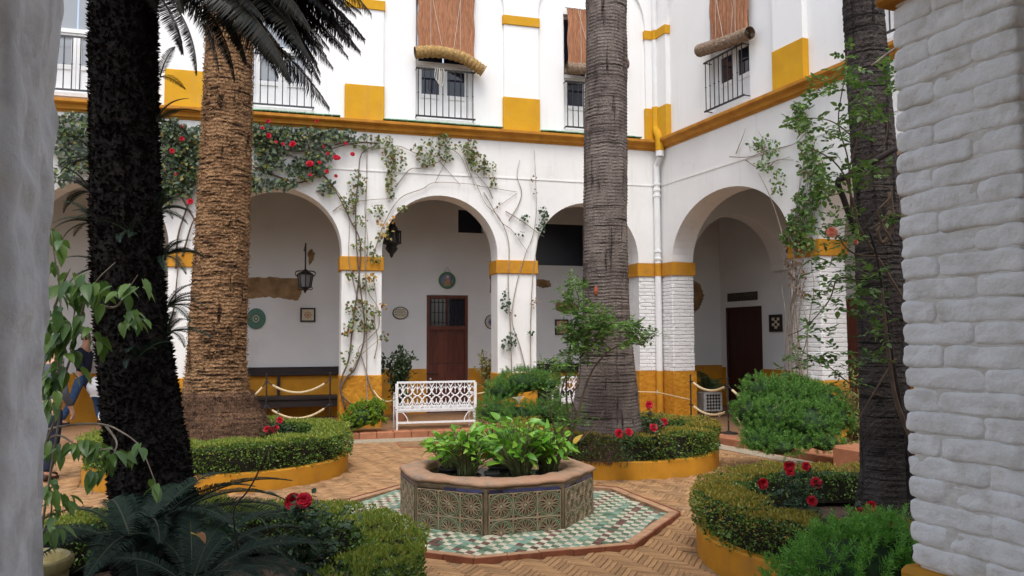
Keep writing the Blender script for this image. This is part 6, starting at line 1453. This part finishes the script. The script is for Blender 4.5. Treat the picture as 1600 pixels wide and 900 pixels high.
# ================================================================== ROPE BARRIERS
def post(label, p, h=.98, base=True, r=.014):
    t = thing('barrier_post', label, 'post', tuple(p), group='black posts of the rope barriers')
    MB().tube([p, p + [0, 0, h]], r, 8).build('pole', IRON, t, smooth='auto')
    if base: MB().lathe([(.15, 0), (.15, .012), (.05, .03), (.02, .05)], tuple(p), 18, cap=True).build('base', IRON, t, smooth='auto')
    MB().lathe([(.014, 0), (.022, .008), (.018, .02), (.001, .028)], tuple(p + [0, 0, h]), 8).build('finial', IRON, t)
    for z in (.42, .86): MB().tube([p + [-.035, 0, z * h / .98], p + [.035, 0, z * h / .98]], .008, 5).build('hook', IRON, t)
    return t
def nfl(px, py, z=.117): return onz(px, py, z)
def wY(px, Y, z): p = onY(px, 500, Y); return np.array([p[0], Y, z])
pA = wY(418, 15.15, .117); pB = wY(517, 15.15, .117)
post('black barrier post standing before the long dark bench, next to the shaggy brown palm', pA); post('black barrier post beside the twiggy vine pier, at the right end of the dark bench', pB)
s0_, z0_ = onE(1079, 600, -.25); s1_, z1_ = onE(1138, 600, -.25)
pC = np.array(E(*(onE(1079, 600, -.42)[0], -.42, .117))); pD = np.array(E(onE(1137, 600, -.5)[0], -.5, .117)); pE_ = np.array(E(onE(1220, 600, -.4)[0], -.4, .117))
post('black barrier post next to the brick corner pier', pC, .92); post('black barrier post with a round base before the dark door of the right wing', pD, .92); post('black barrier post lost behind the large feathery shrub', pE_, .92)
def rope(label, a, b, za, zb, sag, r=.021, m=ROPE, ends=True, grp='pale ropes of the barriers'):
    a = np.array([a[0], a[1], za]); b = np.array([b[0], b[1], zb]); P = []
    for k in range(23): t_ = k / 22; q = a + (b - a) * t_; q[2] -= sag * 4 * t_ * (1 - t_); P.append(q)
    t = thing('barrier_rope', label, 'rope', tuple(a), group=grp); MB().tube(P[2:-2] if ends else P, r, 8).build('rope', m, t, smooth='auto')
    if ends: MB().tube(P[:3], .010, 6).build('end_hook', IRON, t); MB().tube(P[-3:], .010, 6).build('end_hook', IRON, t)
    return t
zt_, zb_ = .96, .53
rope('upper pale rope sagging between the two posts before the long dark bench', pA, pB, .98, .99, .22); rope('lower pale rope sagging between the two posts before the long dark bench', pA, pB, .54, .54, .24)
pA0 = wY(345, 15.1, .117); rope('upper pale rope running from the left post behind the brown palm', pA0, pA, .90, .98, .30); rope('lower pale rope running from the left post behind the brown palm', pA0, pA, .42, .54, .30)
rope('upper pale rope sagging between the two posts beside the corner pier', pC, pD, .96, .93, .14); rope('lower pale rope sagging between the two posts beside the corner pier', pC, pD, .53, .50, .13)
rope('upper pale rope dropping from the round based post into the large shrub', pD, pE_, .93, .93, .24); rope('lower pale rope dropping from the round based post into the large shrub', pD, pE_, .50, .45, .2)
hk1 = onY(584, 613, YB - .06); bL = onY(624, 618, bdep - .02)
rope('thin cord looped from the vine pier to the left side of the white bench', hk1, bL, hk1[2] + .03, bL[2] + .02, .16, .012, ends=False)
bR = onY(738, 619, bdep - .02); b2 = onY(790, 608, 14.5); rope('thin cord tied from the right side of the white bench toward the feathery shrub', bR, b2, bR[2] + .03, b2[2], .0, .012, ends=False)
c1_ = onY(996, 612, YB - .06); c2_ = onY(1027, 613, YB - .20); rope('thin cord stretched across the ochre foot of the corner pier to its knot', c1_, c2_, c1_[2], c2_[2], .0, .010, ends=False)
c3_ = pC + [0, 0, .0]; rope('thin cord slanting from the knot on the drain pipe down to the barrier post', c2_, c3_, c2_[2], .60, .0, .010, ends=False)
MBk = thing('rope_knot', 'pale rope knot tied on the drain pipe at the ochre pier foot', 'knot', tuple(c2_)); MB().lathe([(.005, -.05), (.03, -.04), (.012, 0), (.025, .02), (.008, .045)], tuple(c2_), 8).build('knot', ROPE, MBk, smooth=True)

# ================================================================== LANTERNS
def prism_lantern(label, c, h, r, n=8):
    t = thing('hanging_lantern', label, 'lantern', tuple(c)); c = np.array(c)
    f = MB()
    for k in range(n):
        a = 2 * PI * k / n; d = np.array([math.cos(a), math.sin(a), 0]); f.tube([c + d * r * .72 + [0, 0, -h / 2], c + d * r + [0, 0, h * .22]], .009, 4)
    for z, rr in ((-h / 2, .72), (h * .22, 1.0)):
        f.tube([c + np.array([math.cos(2 * PI * k / n) * r * rr, math.sin(2 * PI * k / n) * r * rr, z]) for k in range(n + 1)], .011, 4)
    f.build('frame', IRON, t)
    MB().lathe([(r * .68, -h / 2 + .01), (r * .94, h * .21)], tuple(c), n).build('glass', glass('lantern_glass', (.16, .16, .17), .2), t)
    MB().lathe([(r * 1.0, h * .22), (r * .8, h * .30), (r * .35, h * .40), (r * .3, h * .46), (.01, h * .52)], tuple(c), n).build('cap', IRON, t)
    MB().lathe([(r * .72, -h / 2), (r * .3, -h / 2 - .04), (.02, -h / 2 - .09), (.001, -h / 2 - .12)], tuple(c), n).build('bottom', IRON, t)
    sc = MB()
    for k in range(n):
        a = 2 * PI * k / n + PI / n; d = np.array([math.cos(a), math.sin(a), 0]); sc.tube(curve([c + d * r * .5 + [0, 0, h * .42], c + d * r * 1.25 + [0, 0, h * .36], c + d * r * 1.3 + [0, 0, h * .18], c + d * r * 1.0 + [0, 0, h * .12]], 10), .007, 4)
        sc.tube(curve([c + d * r * .3 + [0, 0, -h * .62], c + d * r * .95 + [0, 0, -h * .60], c + d * r * .9 + [0, 0, -h * .46]], 8), .006, 4)
    sc.build('scrolls', IRON, t)
    return t
lc = onY(477, 435, YB + 1.35); l1 = prism_lantern('black iron lantern with scrolls and glass panes hanging in the left arch', lc, .36, .155)
rt = lc[2] + .18; zt2 = onY(478, 380, YB + 1.35)[2]
MB().tube([lc + [0, 0, .16], [lc[0], lc[1], zt2]], .017, 6).build('rod', IRON, l1)
MB().tube([[lc[0], lc[1], zt2 - .03], [lc[0], YB + INY, zt2 - .03]], .014, 6).build('bracket', IRON, l1)
# many spired Moorish lantern behind the pier edge
mc = onY(612, 372, YB + .9); ml = thing('hanging_lantern', 'black pierced metal lantern with a pointed drop, half hidden behind the vine pier', 'lantern', tuple(mc)); s = .0107 * 1.0
Q = [(.001, .52), (.02, .50), (.03, .36), (.07, .30), (.075, .26), (.12, .20), (.125, .17), (.17, .13)]; MB().lathe(Q[::-1], tuple(mc), 8).build('cap', IRON, ml)
dr_ = MB()
for k in range(24): a = 2 * PI * k / 24; dr_.tube([mc + [.18 * math.cos(a), .18 * math.sin(a), -.10], mc + [.18 * math.cos(a), .18 * math.sin(a), .13]], .008, 4)
dr_.lathe([(.19, .12), (.195, .14), (.17, .14)], tuple(mc), 24); dr_.lathe([(.17, -.11), (.195, -.11), (.19, -.08)], tuple(mc), 24); dr_.build('grille', IRON, ml)
MB().lathe([(.14, -.1), (.14, .12)], tuple(mc), 12).build('glass', glass('moorish_glass', (.05, .045, .04), .2), ml)
MB().lathe([(.17, -.11), (.10, -.15), (.11, -.18), (.125, -.21), (.09, -.27), (.04, -.32), (.035, -.36), (.001, -.40)], tuple(mc), 8).build('drop', IRON, ml)
MB().tube([mc + [0, 0, .5], [mc[0], mc[1], 4.95]], .008, 5).build('chain', IRON, ml)

# ================================================================== WALL ORNAMENTS
GP_ = mat('green_plate_glaze', (.05, .17, .12), (.10, .16, .13), .3, scale=14, bump=.1, spec=.5); CREAM = mat('cream_glaze', (.62, .58, .46), (.5, .42, .28), .35, scale=30, bump=.2); BLUEG = mat('blue_glaze_pattern', (.03, .05, .22), (.3, .32, .4), .3, scale=40, bump=0)
DKF = mat('dark_frame_wood', (.025, .015, .012), None, .5); MAR = mat('maroon_rim', (.06, .02, .03), None, .4); FIG = mat('ochre_figure_glaze', (.50, .32, .12), (.2, .14, .1), .4, scale=30); INK = mat('black_glaze', (.015, .015, .02), None, .4); RED_T = mat('reddish_tile', (.35, .15, .07), (.5, .38, .25), .4, scale=40)
YI = YB + INY
def wall_plate(name, label, px, py, rpx, rpz, layers, cat='wall plate'):
    c = onY(px, py, YI - .04); R_ = rpx / FPX * (c @ FWD - CAMZ * FWD[2]); Rz = rpz / FPX * (c @ FWD - CAMZ * FWD[2])
    t = thing(name, label, cat, tuple(c)); y = YI
    for i, (k, nm, m) in enumerate(layers): MB().disc(c[0], YI - .022 - .006 * i, c[2], R_ * k, Rz * k, YI - .002 - .006 * i + (.002 if i else 0), 28).build(nm, m, t)
    return t, c, R_, Rz
def ringdots(t, c, R_, k, n, r, m, nm, y): 
    q = MB()
    for i in range(n): a = 2 * PI * i / n; q.disc(c[0] + R_ * k * math.cos(a), y, c[2] + R_ * k * math.sin(a), r, r, y + .004, 8)
    q.build(nm, m, t, kind='stuff')
t, c, r_, _ = wall_plate('wall_plate', 'green glazed ceramic plate on the gallery wall beside the shaggy palm', 400, 498, 14.5, 16.5, [(1, 'plate', GP_), (.82, 'inner_ring', mat('pale_green_glaze', (.12, .27, .19), (.06, .14, .11), .3, scale=30)), (.34, 'centre', CREAM), (.26, 'boss', GP_), (.10, 'dot', CREAM)]); ringdots(t, c, r_, .58, 12, .028, GP_, 'petals', YI - .042)
t, c, r_, _ = wall_plate('wall_plate', 'round green wreath plaque with a pale seated figure hanging above the door', 699, 438, 13.5, 13.5, [(1, 'wreath', mat('wreath_glaze', (.045, .13, .07), (.12, .22, .1), .4, scale=40, bump=1, bscale=60)), (.70, 'field', BLUEG)])
MB().vprism([(c[0] + a * r_, c[2] + b * r_) for a, b in ((-.42, -.6), (.42, -.6), (.40, -.2), (.22, .15), (.20, .45), (.05, .58), (-.1, .5), (-.14, .2), (-.34, -.1))], YI - .046, YI - .03).build('figure', FIG, t); MB().disc(c[0] + .03 * r_, YI - .052, c[2] + .38 * r_, r_ * .14, r_ * .14, YI - .04, 12).build('head', CREAM, t)
MB().tube([(c[0] - .07, YI - .02, c[2] + r_), (c[0], YI - .02, c[2] + r_ + .11), (c[0] + .07, YI - .02, c[2] + r_)], .004, 4).build('wire', IRON, t)
t, c, r_, _ = wall_plate('wall_plate', 'round plate with a deep blue centre partly hidden behind the bare vine pier', 769, 503, 11.5, 11.5, [(1, 'rim', MAR), (.88, 'plate', CREAM), (.55, 'centre', BLUEG), (.30, 'star', mat('navy_glaze', (.01, .015, .10), None, .3))]); ringdots(t, c, r_, .72, 16, .011, BLUEG, 'petals', YI - .036)
t, c, r_, rz_ = wall_plate('wall_plaque', 'small oval white plaque with dark lines of writing left of the door', 626, 489, 12.5, 10, [(1, 'border', INK), (.87, 'field', CREAM)], 'plaque')
q = MB()
for i, zz in enumerate((.52, .28, .04, -.20, -.44)):
    hw_ = r_ * .75 * math.sqrt(max(0, 1 - (zz / .95) ** 2)); x = -hw_
    while x < hw_ - .01:
        w_ = random.uniform(.012, .032); q.box(c[0] + x, c[0] + min(x + w_, hw_), YI - .032, YI - .026, c[2] + zz * rz_ - .0065, c[2] + zz * rz_ + .0065); x += w_ + .009
q.build('writing', INK, t, kind='stuff')
def frame(label, px, py, w_, h_, inner, wallfn=None, extra=None):
    c = onY(px, py, YI - .03); k = (c - O3) @ FWD / FPX; W2, H2 = w_ * k / 2, h_ * k / 2; t = thing('framed_tile', label, 'framed tile', tuple(c)); b = .032
    f = MB(); f.box(c[0] - W2, c[0] + W2, YI - .035, YI - .002, c[2] + H2 - b, c[2] + H2); f.box(c[0] - W2, c[0] + W2, YI - .035, YI - .002, c[2] - H2, c[2] - H2 + b)
    for s in (-1, 1): f.box(c[0] + s * (W2 - b / 2) - b / 2, c[0] + s * (W2 - b / 2) + b / 2, YI - .034, YI - .003, c[2] - H2 + b, c[2] + H2 - b)
    f.build('frame', DKF, t); MB().box(c[0] - W2 + b, c[0] + W2 - b, YI - .02, YI - .004, c[2] - H2 + b, c[2] + H2 - b).build('tile', inner, t)
    return t, c, W2 - b, H2 - b
t, c, w_, h_ = frame('small dark framed tile with a reddish flower motif below the iron lantern', 481, 492, 23, 22, CREAM)
q = MB()
for k in range(8): a = 2 * PI * k / 8; q.disc(c[0] + .6 * w_ * math.cos(a) * .85, YI - .026, c[2] + .6 * h_ * math.sin(a) * .85, .022, .022, YI - .021, 8)
q.build('petals', RED_T, t, kind='stuff'); MB().disc(c[0], YI - .027, c[2], w_ * .3, h_ * .3, YI - .021, 10).build('flower', RED_T, t)
t, c, w_, h_ = frame('small dark framed tile picture on the wall left of the grey palm', 878, 511, 22, 24, RED_T)
MB().disc(c[0], YI - .027, c[2], w_ * .55, h_ * .6, YI - .021, 10).build('motif', CREAM, t); MB().disc(c[0], YI - .031, c[2] - .01, w_ * .3, h_ * .3, YI - .026, 8).build('figure', FIG, t)
frame('dark framed picture peeping out right of the grey palm trunk', 988, 498, 14, 25, mat('dull_picture', (.12, .10, .09), (.2, .16, .12), .5, scale=20))
# checkered frame and carved panel on the right wing's inner wall
def eframe(label, px, py, w_, h_):
    s, z = onE(px, py, ENI - .03); pass
    sa, _ = onE(px - w_ / 2, py, ENI); sb, _ = onE(px + w_ / 2, py, ENI); _, za = onE(px, py + h_ / 2, ENI); _, zb = onE(px, py - h_ / 2, ENI)
    return min(sa, sb), max(sa, sb), za, zb
sa, sb, za, zb = eframe('', 1213.5, 505, 19, 27)
t = thing('framed_tile', 'dark framed black and white checkered tile on the right gallery wall', 'framed tile', E((sa + sb) / 2, ENI - .03, (za + zb) / 2)); b = .05
f = MB(); f.box(sa, sb, ENI - .05, ENI - .002, za, za + b); f.box(sa, sb, ENI - .05, ENI - .002, zb - b, zb); f.box(sa, sa + b, ENI - .049, ENI - .003, za + b, zb - b); f.box(sb - b, sb, ENI - .049, ENI - .003, za + b, zb - b); f.xf(E).build('frame', DKF, t)
MB().box(sa + b, sb - b, ENI - .02, ENI - .004, za + b, zb - b).xf(E).build('board', DKF, t)
nx, nz = 3, 4
for i in range(nx):
    for j in range(nz):
        if (i + j) % 2: x = sa + b + .02 + (sb - sa - 2 * b - .04) * i / nx; z = za + b + .02 + (zb - za - 2 * b - .04) * j / nz; MB().box(x, x + (sb - sa - 2 * b - .04) / nx, ENI - .026, ENI - .021, z, z + (zb - za - 2 * b - .04) / nz).xf(E).build('square', CREAM, t)
sa, sb, za, zb = eframe('', 1161, 463.5, 46, 13)
t = thing('carved_panel', 'dark carved panel with curly relief mounted above the right gallery door', 'panel', E((sa + sb) / 2, ENI - .03, (za + zb) / 2)); MB().box(sa, sb, ENI - .03, ENI - .002, za, zb).xf(E).build('board', mat('dark_carved_wood', (.05, .045, .038), None, .6), t)
cv = MB(); n = 9
for k in range(n):
    cxs = sa + (sb - sa) * (k + .5) / n; zc_ = (za + zb) / 2
    cv.tube([E(cxs + .035 * math.cos(a) * (1 + .3 * math.sin(2 * a)), ENI - .04, zc_ + .055 * math.sin(a)) for a in np.linspace(0, 2 * PI * .85, 10)], .009, 4)
cv.build('relief', mat('dull_relief', (.14, .12, .09), None, .6), t, kind='stuff')

# ================================================================== POTTED PLANTS IN THE GALLERY
def bushy(name, label, c, r, h, n, L, W, m, potm=POTT, pr=.17, ph=.3, shape=1.0):
    c = np.array(c, float); t = thing(name, label, 'potted plant', tuple(c)); MB().lathe([(pr * .7, 0), (pr * .95, ph * .85), (pr * 1.05, ph * .86), (pr * 1.05, ph), (pr * .9, ph), (pr * .88, ph - .04), (.001, ph - .04)], tuple(c), 18).build('pot', potm, t, smooth='auto')
    P = []; st_ = 14
    for k in range(st_):
        a = random.uniform(0, 2 * PI); rr = r * random.uniform(.2, 1); tip = c + [rr * math.cos(a), rr * math.sin(a), ph + (h - ph) * random.uniform(.6, 1)]; pth = curve([c + [0, 0, ph - .04], c + [rr * .35 * math.cos(a), rr * .35 * math.sin(a), ph + (h - ph) * .4], tip], 10)
        MB().tube(pth, np.linspace(.009, .003, len(pth)), 5).build('stem', STEMB, t); P.append(along(pth, n // st_, .05, .15, 1))
    P = np.concatenate(P); nn = len(P); D = unit(rnd(nn) + (P - c - [0, 0, h * .4]) * 1.5); l = L * (.7 + .6 * RNG.random(nn)); V, F = leaves(P, D, unit(rnd(nn) + [0, -.3, .8]), l, l * W, oval=True, fold=.12); npmesh('foliage', V, F, [m], t, kind='stuff'); return t
p = onY(624, 640, YB + 1.1); bushy('potted_shrub', 'dark glossy potted shrub in the gallery behind the left end of the bench', (p[0], p[1], .117), .40, 1.42, 1300, .085, .5, L_POT)
p = onY(764, 640, YB + .9); bushy('potted_shrub', 'yellow variegated potted shrub in the gallery right of the door', (p[0], p[1], .117), .24, 1.35, 520, .085, .42, L_VARI)
# palm-like plant on the pierced white planter stand
p = np.array(E(onE(1106, 600, 1.0)[0], 1.0, .115)); t = thing('potted_palm', 'dim potted palm plant in a pierced white box planter near the corner', 'potted plant', tuple(p)); zb = .62
bw_ = .21; GW = mat('grey_white_planter', (.42, .41, .38), (.3, .29, .27), .7)
MB().bbox(p[0] - bw_, p[0] + bw_, p[1] - bw_, p[1] + bw_, .24, zb, .01).build('box', GW, t)
for sx in (-1, 1):
    for sy in (-1, 1): MB().lathe([(.02, 0), (.03, .05), (.018, .09), (.035, .125)], (p[0] + sx * .16, p[1] + sy * .16, .116), 8).build('foot', GW, t)
q = MB(); y_ = p[1] - bw_ - .006
for i in range(5):
    for j in range(5): cx_, cz_ = p[0] - .13 + i * .065, .30 + j * .065; q.box(cx_ - .012, cx_ + .012, y_, y_ + .004, cz_ - .03, cz_ + .03); q.box(cx_ - .03, cx_ + .03, y_ + .001, y_ + .005, cz_ - .012, cz_ + .012)
q.build('hole_shade_pattern', mat('painted_hole_shade', (.03, .028, .025), None, .9), t, kind='stuff')  # dark plates on the solid face, shade of the holes put into colour
FP = [frond_mesh(.62, 1.05, 34, .014, .16, 40 + i, .2, [STEMG, L_POT]) for i in range(2)]
for k in range(13): put_frond(t, FP[k % 2], p + [0, 0, zb - .115], 2 * PI * k / 13 + .2, random.uniform(-.1, .8), random.uniform(-.3, .3), random.uniform(.7, 1.1))
# planter block beside the right palm
p0 = B(1345, 690, 8.4)
tq2 = thing('planter', 'worn terracotta trough under the feathery shrub beside the dark right palm', 'planter', tuple(B(1335, 690, 9.6) * [1, 1, 0]))
o = MB().bbox(-.75, .12, -.25, .25, 0, .44, .03); o.build('trough', TERRA, tq2, local=True); tq2.rotation_euler = (0, 0, erz - PI)
# pale leafed plant behind it
p = B(1335, 640, 10.2); bushy('potted_shrub', 'pale cream leaved plant in a pot just left of the dark right palm', (p[0], p[1], .0), .30, 1.30, 420, .09, .3, L_VARI)
# small hoop ornament by the dark trunk
hp = thing('metal_hoop', 'small round metal hoop standing on the step left of the black trunk', 'hoop', tuple(B(161, 650, 13.8))); hc = B(162, 650, 13.8)
MB().tube([hc + RGT * .09 * math.cos(a) + UPV * .10 * math.sin(a) for a in np.linspace(0, 2 * PI, 25)], .008, 5).build('hoop', WMETAL, hp)

# ================================================================== PEOPLE (half hidden on the left)
def skinned(name, joints, edges, mats, parent, sub=2, root=0):
    """joints: [(co, radius)], edges list -> Skin + Subdivision surface, applied"""
    me = bpy.data.meshes.new(name); me.from_pydata([tuple(tolocal([c], parent, False)[0]) for c, r in joints], edges, []); o = bpy.data.objects.new(name, me); COL.objects.link(o); o.parent = parent; WM[o.name] = WM[parent.name]
    sk = o.modifiers.new('skin', 'SKIN'); sk.use_smooth_shade = True
    for v, (c, r) in zip(me.skin_vertices[0].data, joints):
        v.radius = r if isinstance(r, tuple) else (r, r)
    for i, v in enumerate(me.skin_vertices[0].data): v.use_root = (i == root)
    ss = o.modifiers.new('sub', 'SUBSURF'); ss.levels = sub; ss.render_levels = sub
    dg = bpy.context.evaluated_depsgraph_get(); dg.update(); me2 = bpy.data.meshes.new_from_object(o.evaluated_get(dg)); o.modifiers.clear(); o.data = me2
    me2.materials.clear(); [me2.materials.append(m) for m in mats]; me2.shade_smooth(); return o
def person(label, foot, facing, stride, top_m, leg_m, H=1.74, carry=None, shoes=LEATH):
    """foot: mid-foot point on the floor, facing: unit xy vector"""
    f = np.array([facing[0], facing[1], 0.0]); f = unit(f); s = np.array([f[1], -f[0], 0]); b = np.array(foot, float); t = thing('person', label, 'person', tuple(b)); k = H / 1.74; U = np.array([0, 0, 1.0])
    P_ = lambda fx, sx, z: b + f * fx * k + s * sx * k + U * z * k
    hip = P_(0, 0, .94); J = [(hip, .125)]; Ed = []
    def add(p, r, par): J.append((p, r)); Ed.append((par, len(J) - 1)); return len(J) - 1
    ch = add(P_(.02, 0, 1.22), (.15, .11), 0); nk = add(P_(.02, 0, 1.44), (.10, .08), ch); ne = add(P_(.03, 0, 1.52), .05, nk); hd = add(P_(.05, 0, 1.64), (.078, .092), ne); add(P_(.05, 0, 1.72), .06, hd)
    hands = {}
    legs = {}
    for sd_, fr_ in ((-1, stride), (1, -stride)):
        h_ = add(P_(0, sd_ * .09, .90), .095, 0); kn = add(P_(fr_ * .42 + .04, sd_ * .095, .50), .060, h_); an = add(P_(fr_ * .75 - .02, sd_ * .10, .09), .040, kn); add(P_(fr_ * .75 + .12, sd_ * .105, .035), .036, an); legs[sd_] = (h_, kn, an)
        sh = add(P_(0, sd_ * .175, 1.40), .055, nk); el = add(P_(-.03 + fr_ * -.25, sd_ * .23, 1.12), .042, sh); wr = add(P_(.10 - fr_ * .3, sd_ * .22, .90), .028, el); pm_ = add(P_(.13 - fr_ * .3, sd_ * .215, .835), (.036, .022), wr); hands[sd_] = J[pm_][0]
        for q in range(4): k1 = add(P_(.115 - fr_ * .3 + q * .018, sd_ * (.215 - .004 * q), .775), .0095, pm_); add(P_(.105 - fr_ * .3 + q * .018, sd_ * (.200), .735 + .01 * abs(q - 1.5)), .0085, k1)
        th = add(P_(.155 - fr_ * .3, sd_ * .19, .82), .011, pm_); add(P_(.165 - fr_ * .3, sd_ * .18, .785), .009, th)
    skinned('body', J, Ed, [SKIN], t)
    # trousers
    T = [(hip + U * .06 * k, .145), (hip, .140)]; TE = [(0, 1)]
    for sd_ in (-1, 1):
        h_, kn, an = legs[sd_]; i0 = len(T); T += [(J[h_][0] - U * .02, .108), ((J[h_][0] + J[kn][0]) / 2, .088), (J[kn][0], .074), ((J[kn][0] + J[an][0]) / 2, .066), (J[an][0] + U * .015, .060)]; TE += [(1, i0)] + [(i0 + q, i0 + q + 1) for q in range(4)]
    skinned('trousers', T, TE, [leg_m], t, root=1)
    # jacket with sleeves
    S_ = [(hip + U * .02 * k, (.160, .125)), (P_(.02, 0, 1.22), (.175, .13)), (P_(.02, 0, 1.42), (.135, .10)), (P_(.03, 0, 1.49), .075)]; SE = [(0, 1), (1, 2), (2, 3)]
    for sd_, fr_ in ((-1, stride), (1, -stride)):
        i0 = len(S_); S_ += [(P_(0, sd_ * .18, 1.39), .075), (P_(-.03 + fr_ * -.25, sd_ * .235, 1.12), .058), (P_(.09 - fr_ * .3, sd_ * .222, .93), .044)]; SE += [(2, i0), (i0, i0 + 1), (i0 + 1, i0 + 2)]
    skinned('jacket', S_, SE, [top_m], t, root=1)
    # shoes
    for sd_ in (-1, 1):
        an = J[legs[sd_][2]][0]; z0 = b[2]; skinned('shoe', [(np.array([*an[:2], z0 + .05]) - f * .06, (.045, .048)), (np.array([*an[:2], z0 + .048]) + f * .06, (.045, .042)), (np.array([*an[:2], z0 + .036]) + f * .17, (.042, .030))], [(0, 1), (1, 2)], [shoes], t)
    # hair and face
    hdp = J[hd][0]; G_ = []
    for i in range(8):
        ph = PI * .62 * i / 7; G_.append([tuple(hdp + U * (.02 + .112 * math.cos(ph)) - f * .012 + (f * math.cos(a) * .098 + s * math.sin(a) * .086) * math.sin(ph) * (1 if math.cos(a) < .4 or ph < .9 else .80)) for a in np.linspace(0, 2 * PI, 17)])
    MB().grid(G_).build('hair', HAIR, t, smooth=True)
    fa = MB(); e0 = hdp + U * .0 + f * .085
    fa.tube([e0 + U * .01, e0 + f * .018 - U * .03, e0 - U * .045], [.008, .014, .006], 6); fa.build('nose', SKIN, t, smooth=True)
    for sd_ in (-1, 1): MB().lathe([(.001, -.009), (.009, 0), (.001, .009)], tuple(e0 + s * .030 * sd_ + U * .012 - f * .006), 8).build('eye', INK, t); MB().lathe([(.001, -.03), (.014, -.01), (.016, .012), (.001, .028)], tuple(hdp + s * .085 * sd_ - f * .005), 7).build('ear', SKIN, t, smooth=True)
    MB().tube([e0 - U * .068 + s * -.022 - f * .01, e0 - U * .070 - f * .002, e0 - U * .068 + s * .022 - f * .01], .005, 5).build('mouth', mat('lips', (.35, .12, .10), None, .5), t)
    return t, hands
fp = B(128, 655, 15.2); fp[2] = .117
pr_, hands = person('person in blue jeans and dark top striding along the gallery with a white plastic bag', fp, tuple(_r0[:2]), .42, NAVY, JEANS)
hh = max(hands.values(), key=lambda q: q @ RGT)
bgc = B(149, 603, 15.1)
bag = thing('plastic_bag', 'crumpled white plastic bag carried by the person in jeans', 'bag', tuple(bgc)); G_ = []
for i in range(9):
    ph = i / 8; r_ = .02 + .13 * math.sin(min(ph * 1.15, 1) * PI * .80); G_.append([(bgc[0] + r_ * math.cos(a) * (1 + .2 * float(NZ(math.cos(a) * 3 + i, math.sin(a) * 3))), bgc[1] + r_ * .7 * math.sin(a), bgc[2] + .18 - .38 * ph + .02 * float(NZ(math.cos(a) * 4, i * 1.0))) for a in np.linspace(0, 2 * PI, 17)])
MB().grid(G_).build('bag', PLAST, bag, smooth=True); MB().tube([bgc + [0, 0, .17], (bgc + [0, 0, .17]) * .3 + hh * .7, hh], .008, 4).build('handle', PLAST, bag)
fp = B(74, 740, 9.9); fp[2] = 0.0
person('person in dark navy trousers and grey jacket mostly hidden behind the left pier', fp, tuple(_f0[:2] * .8 + _r0[:2] * .3), .10, GREYC, NAVY, 1.70)
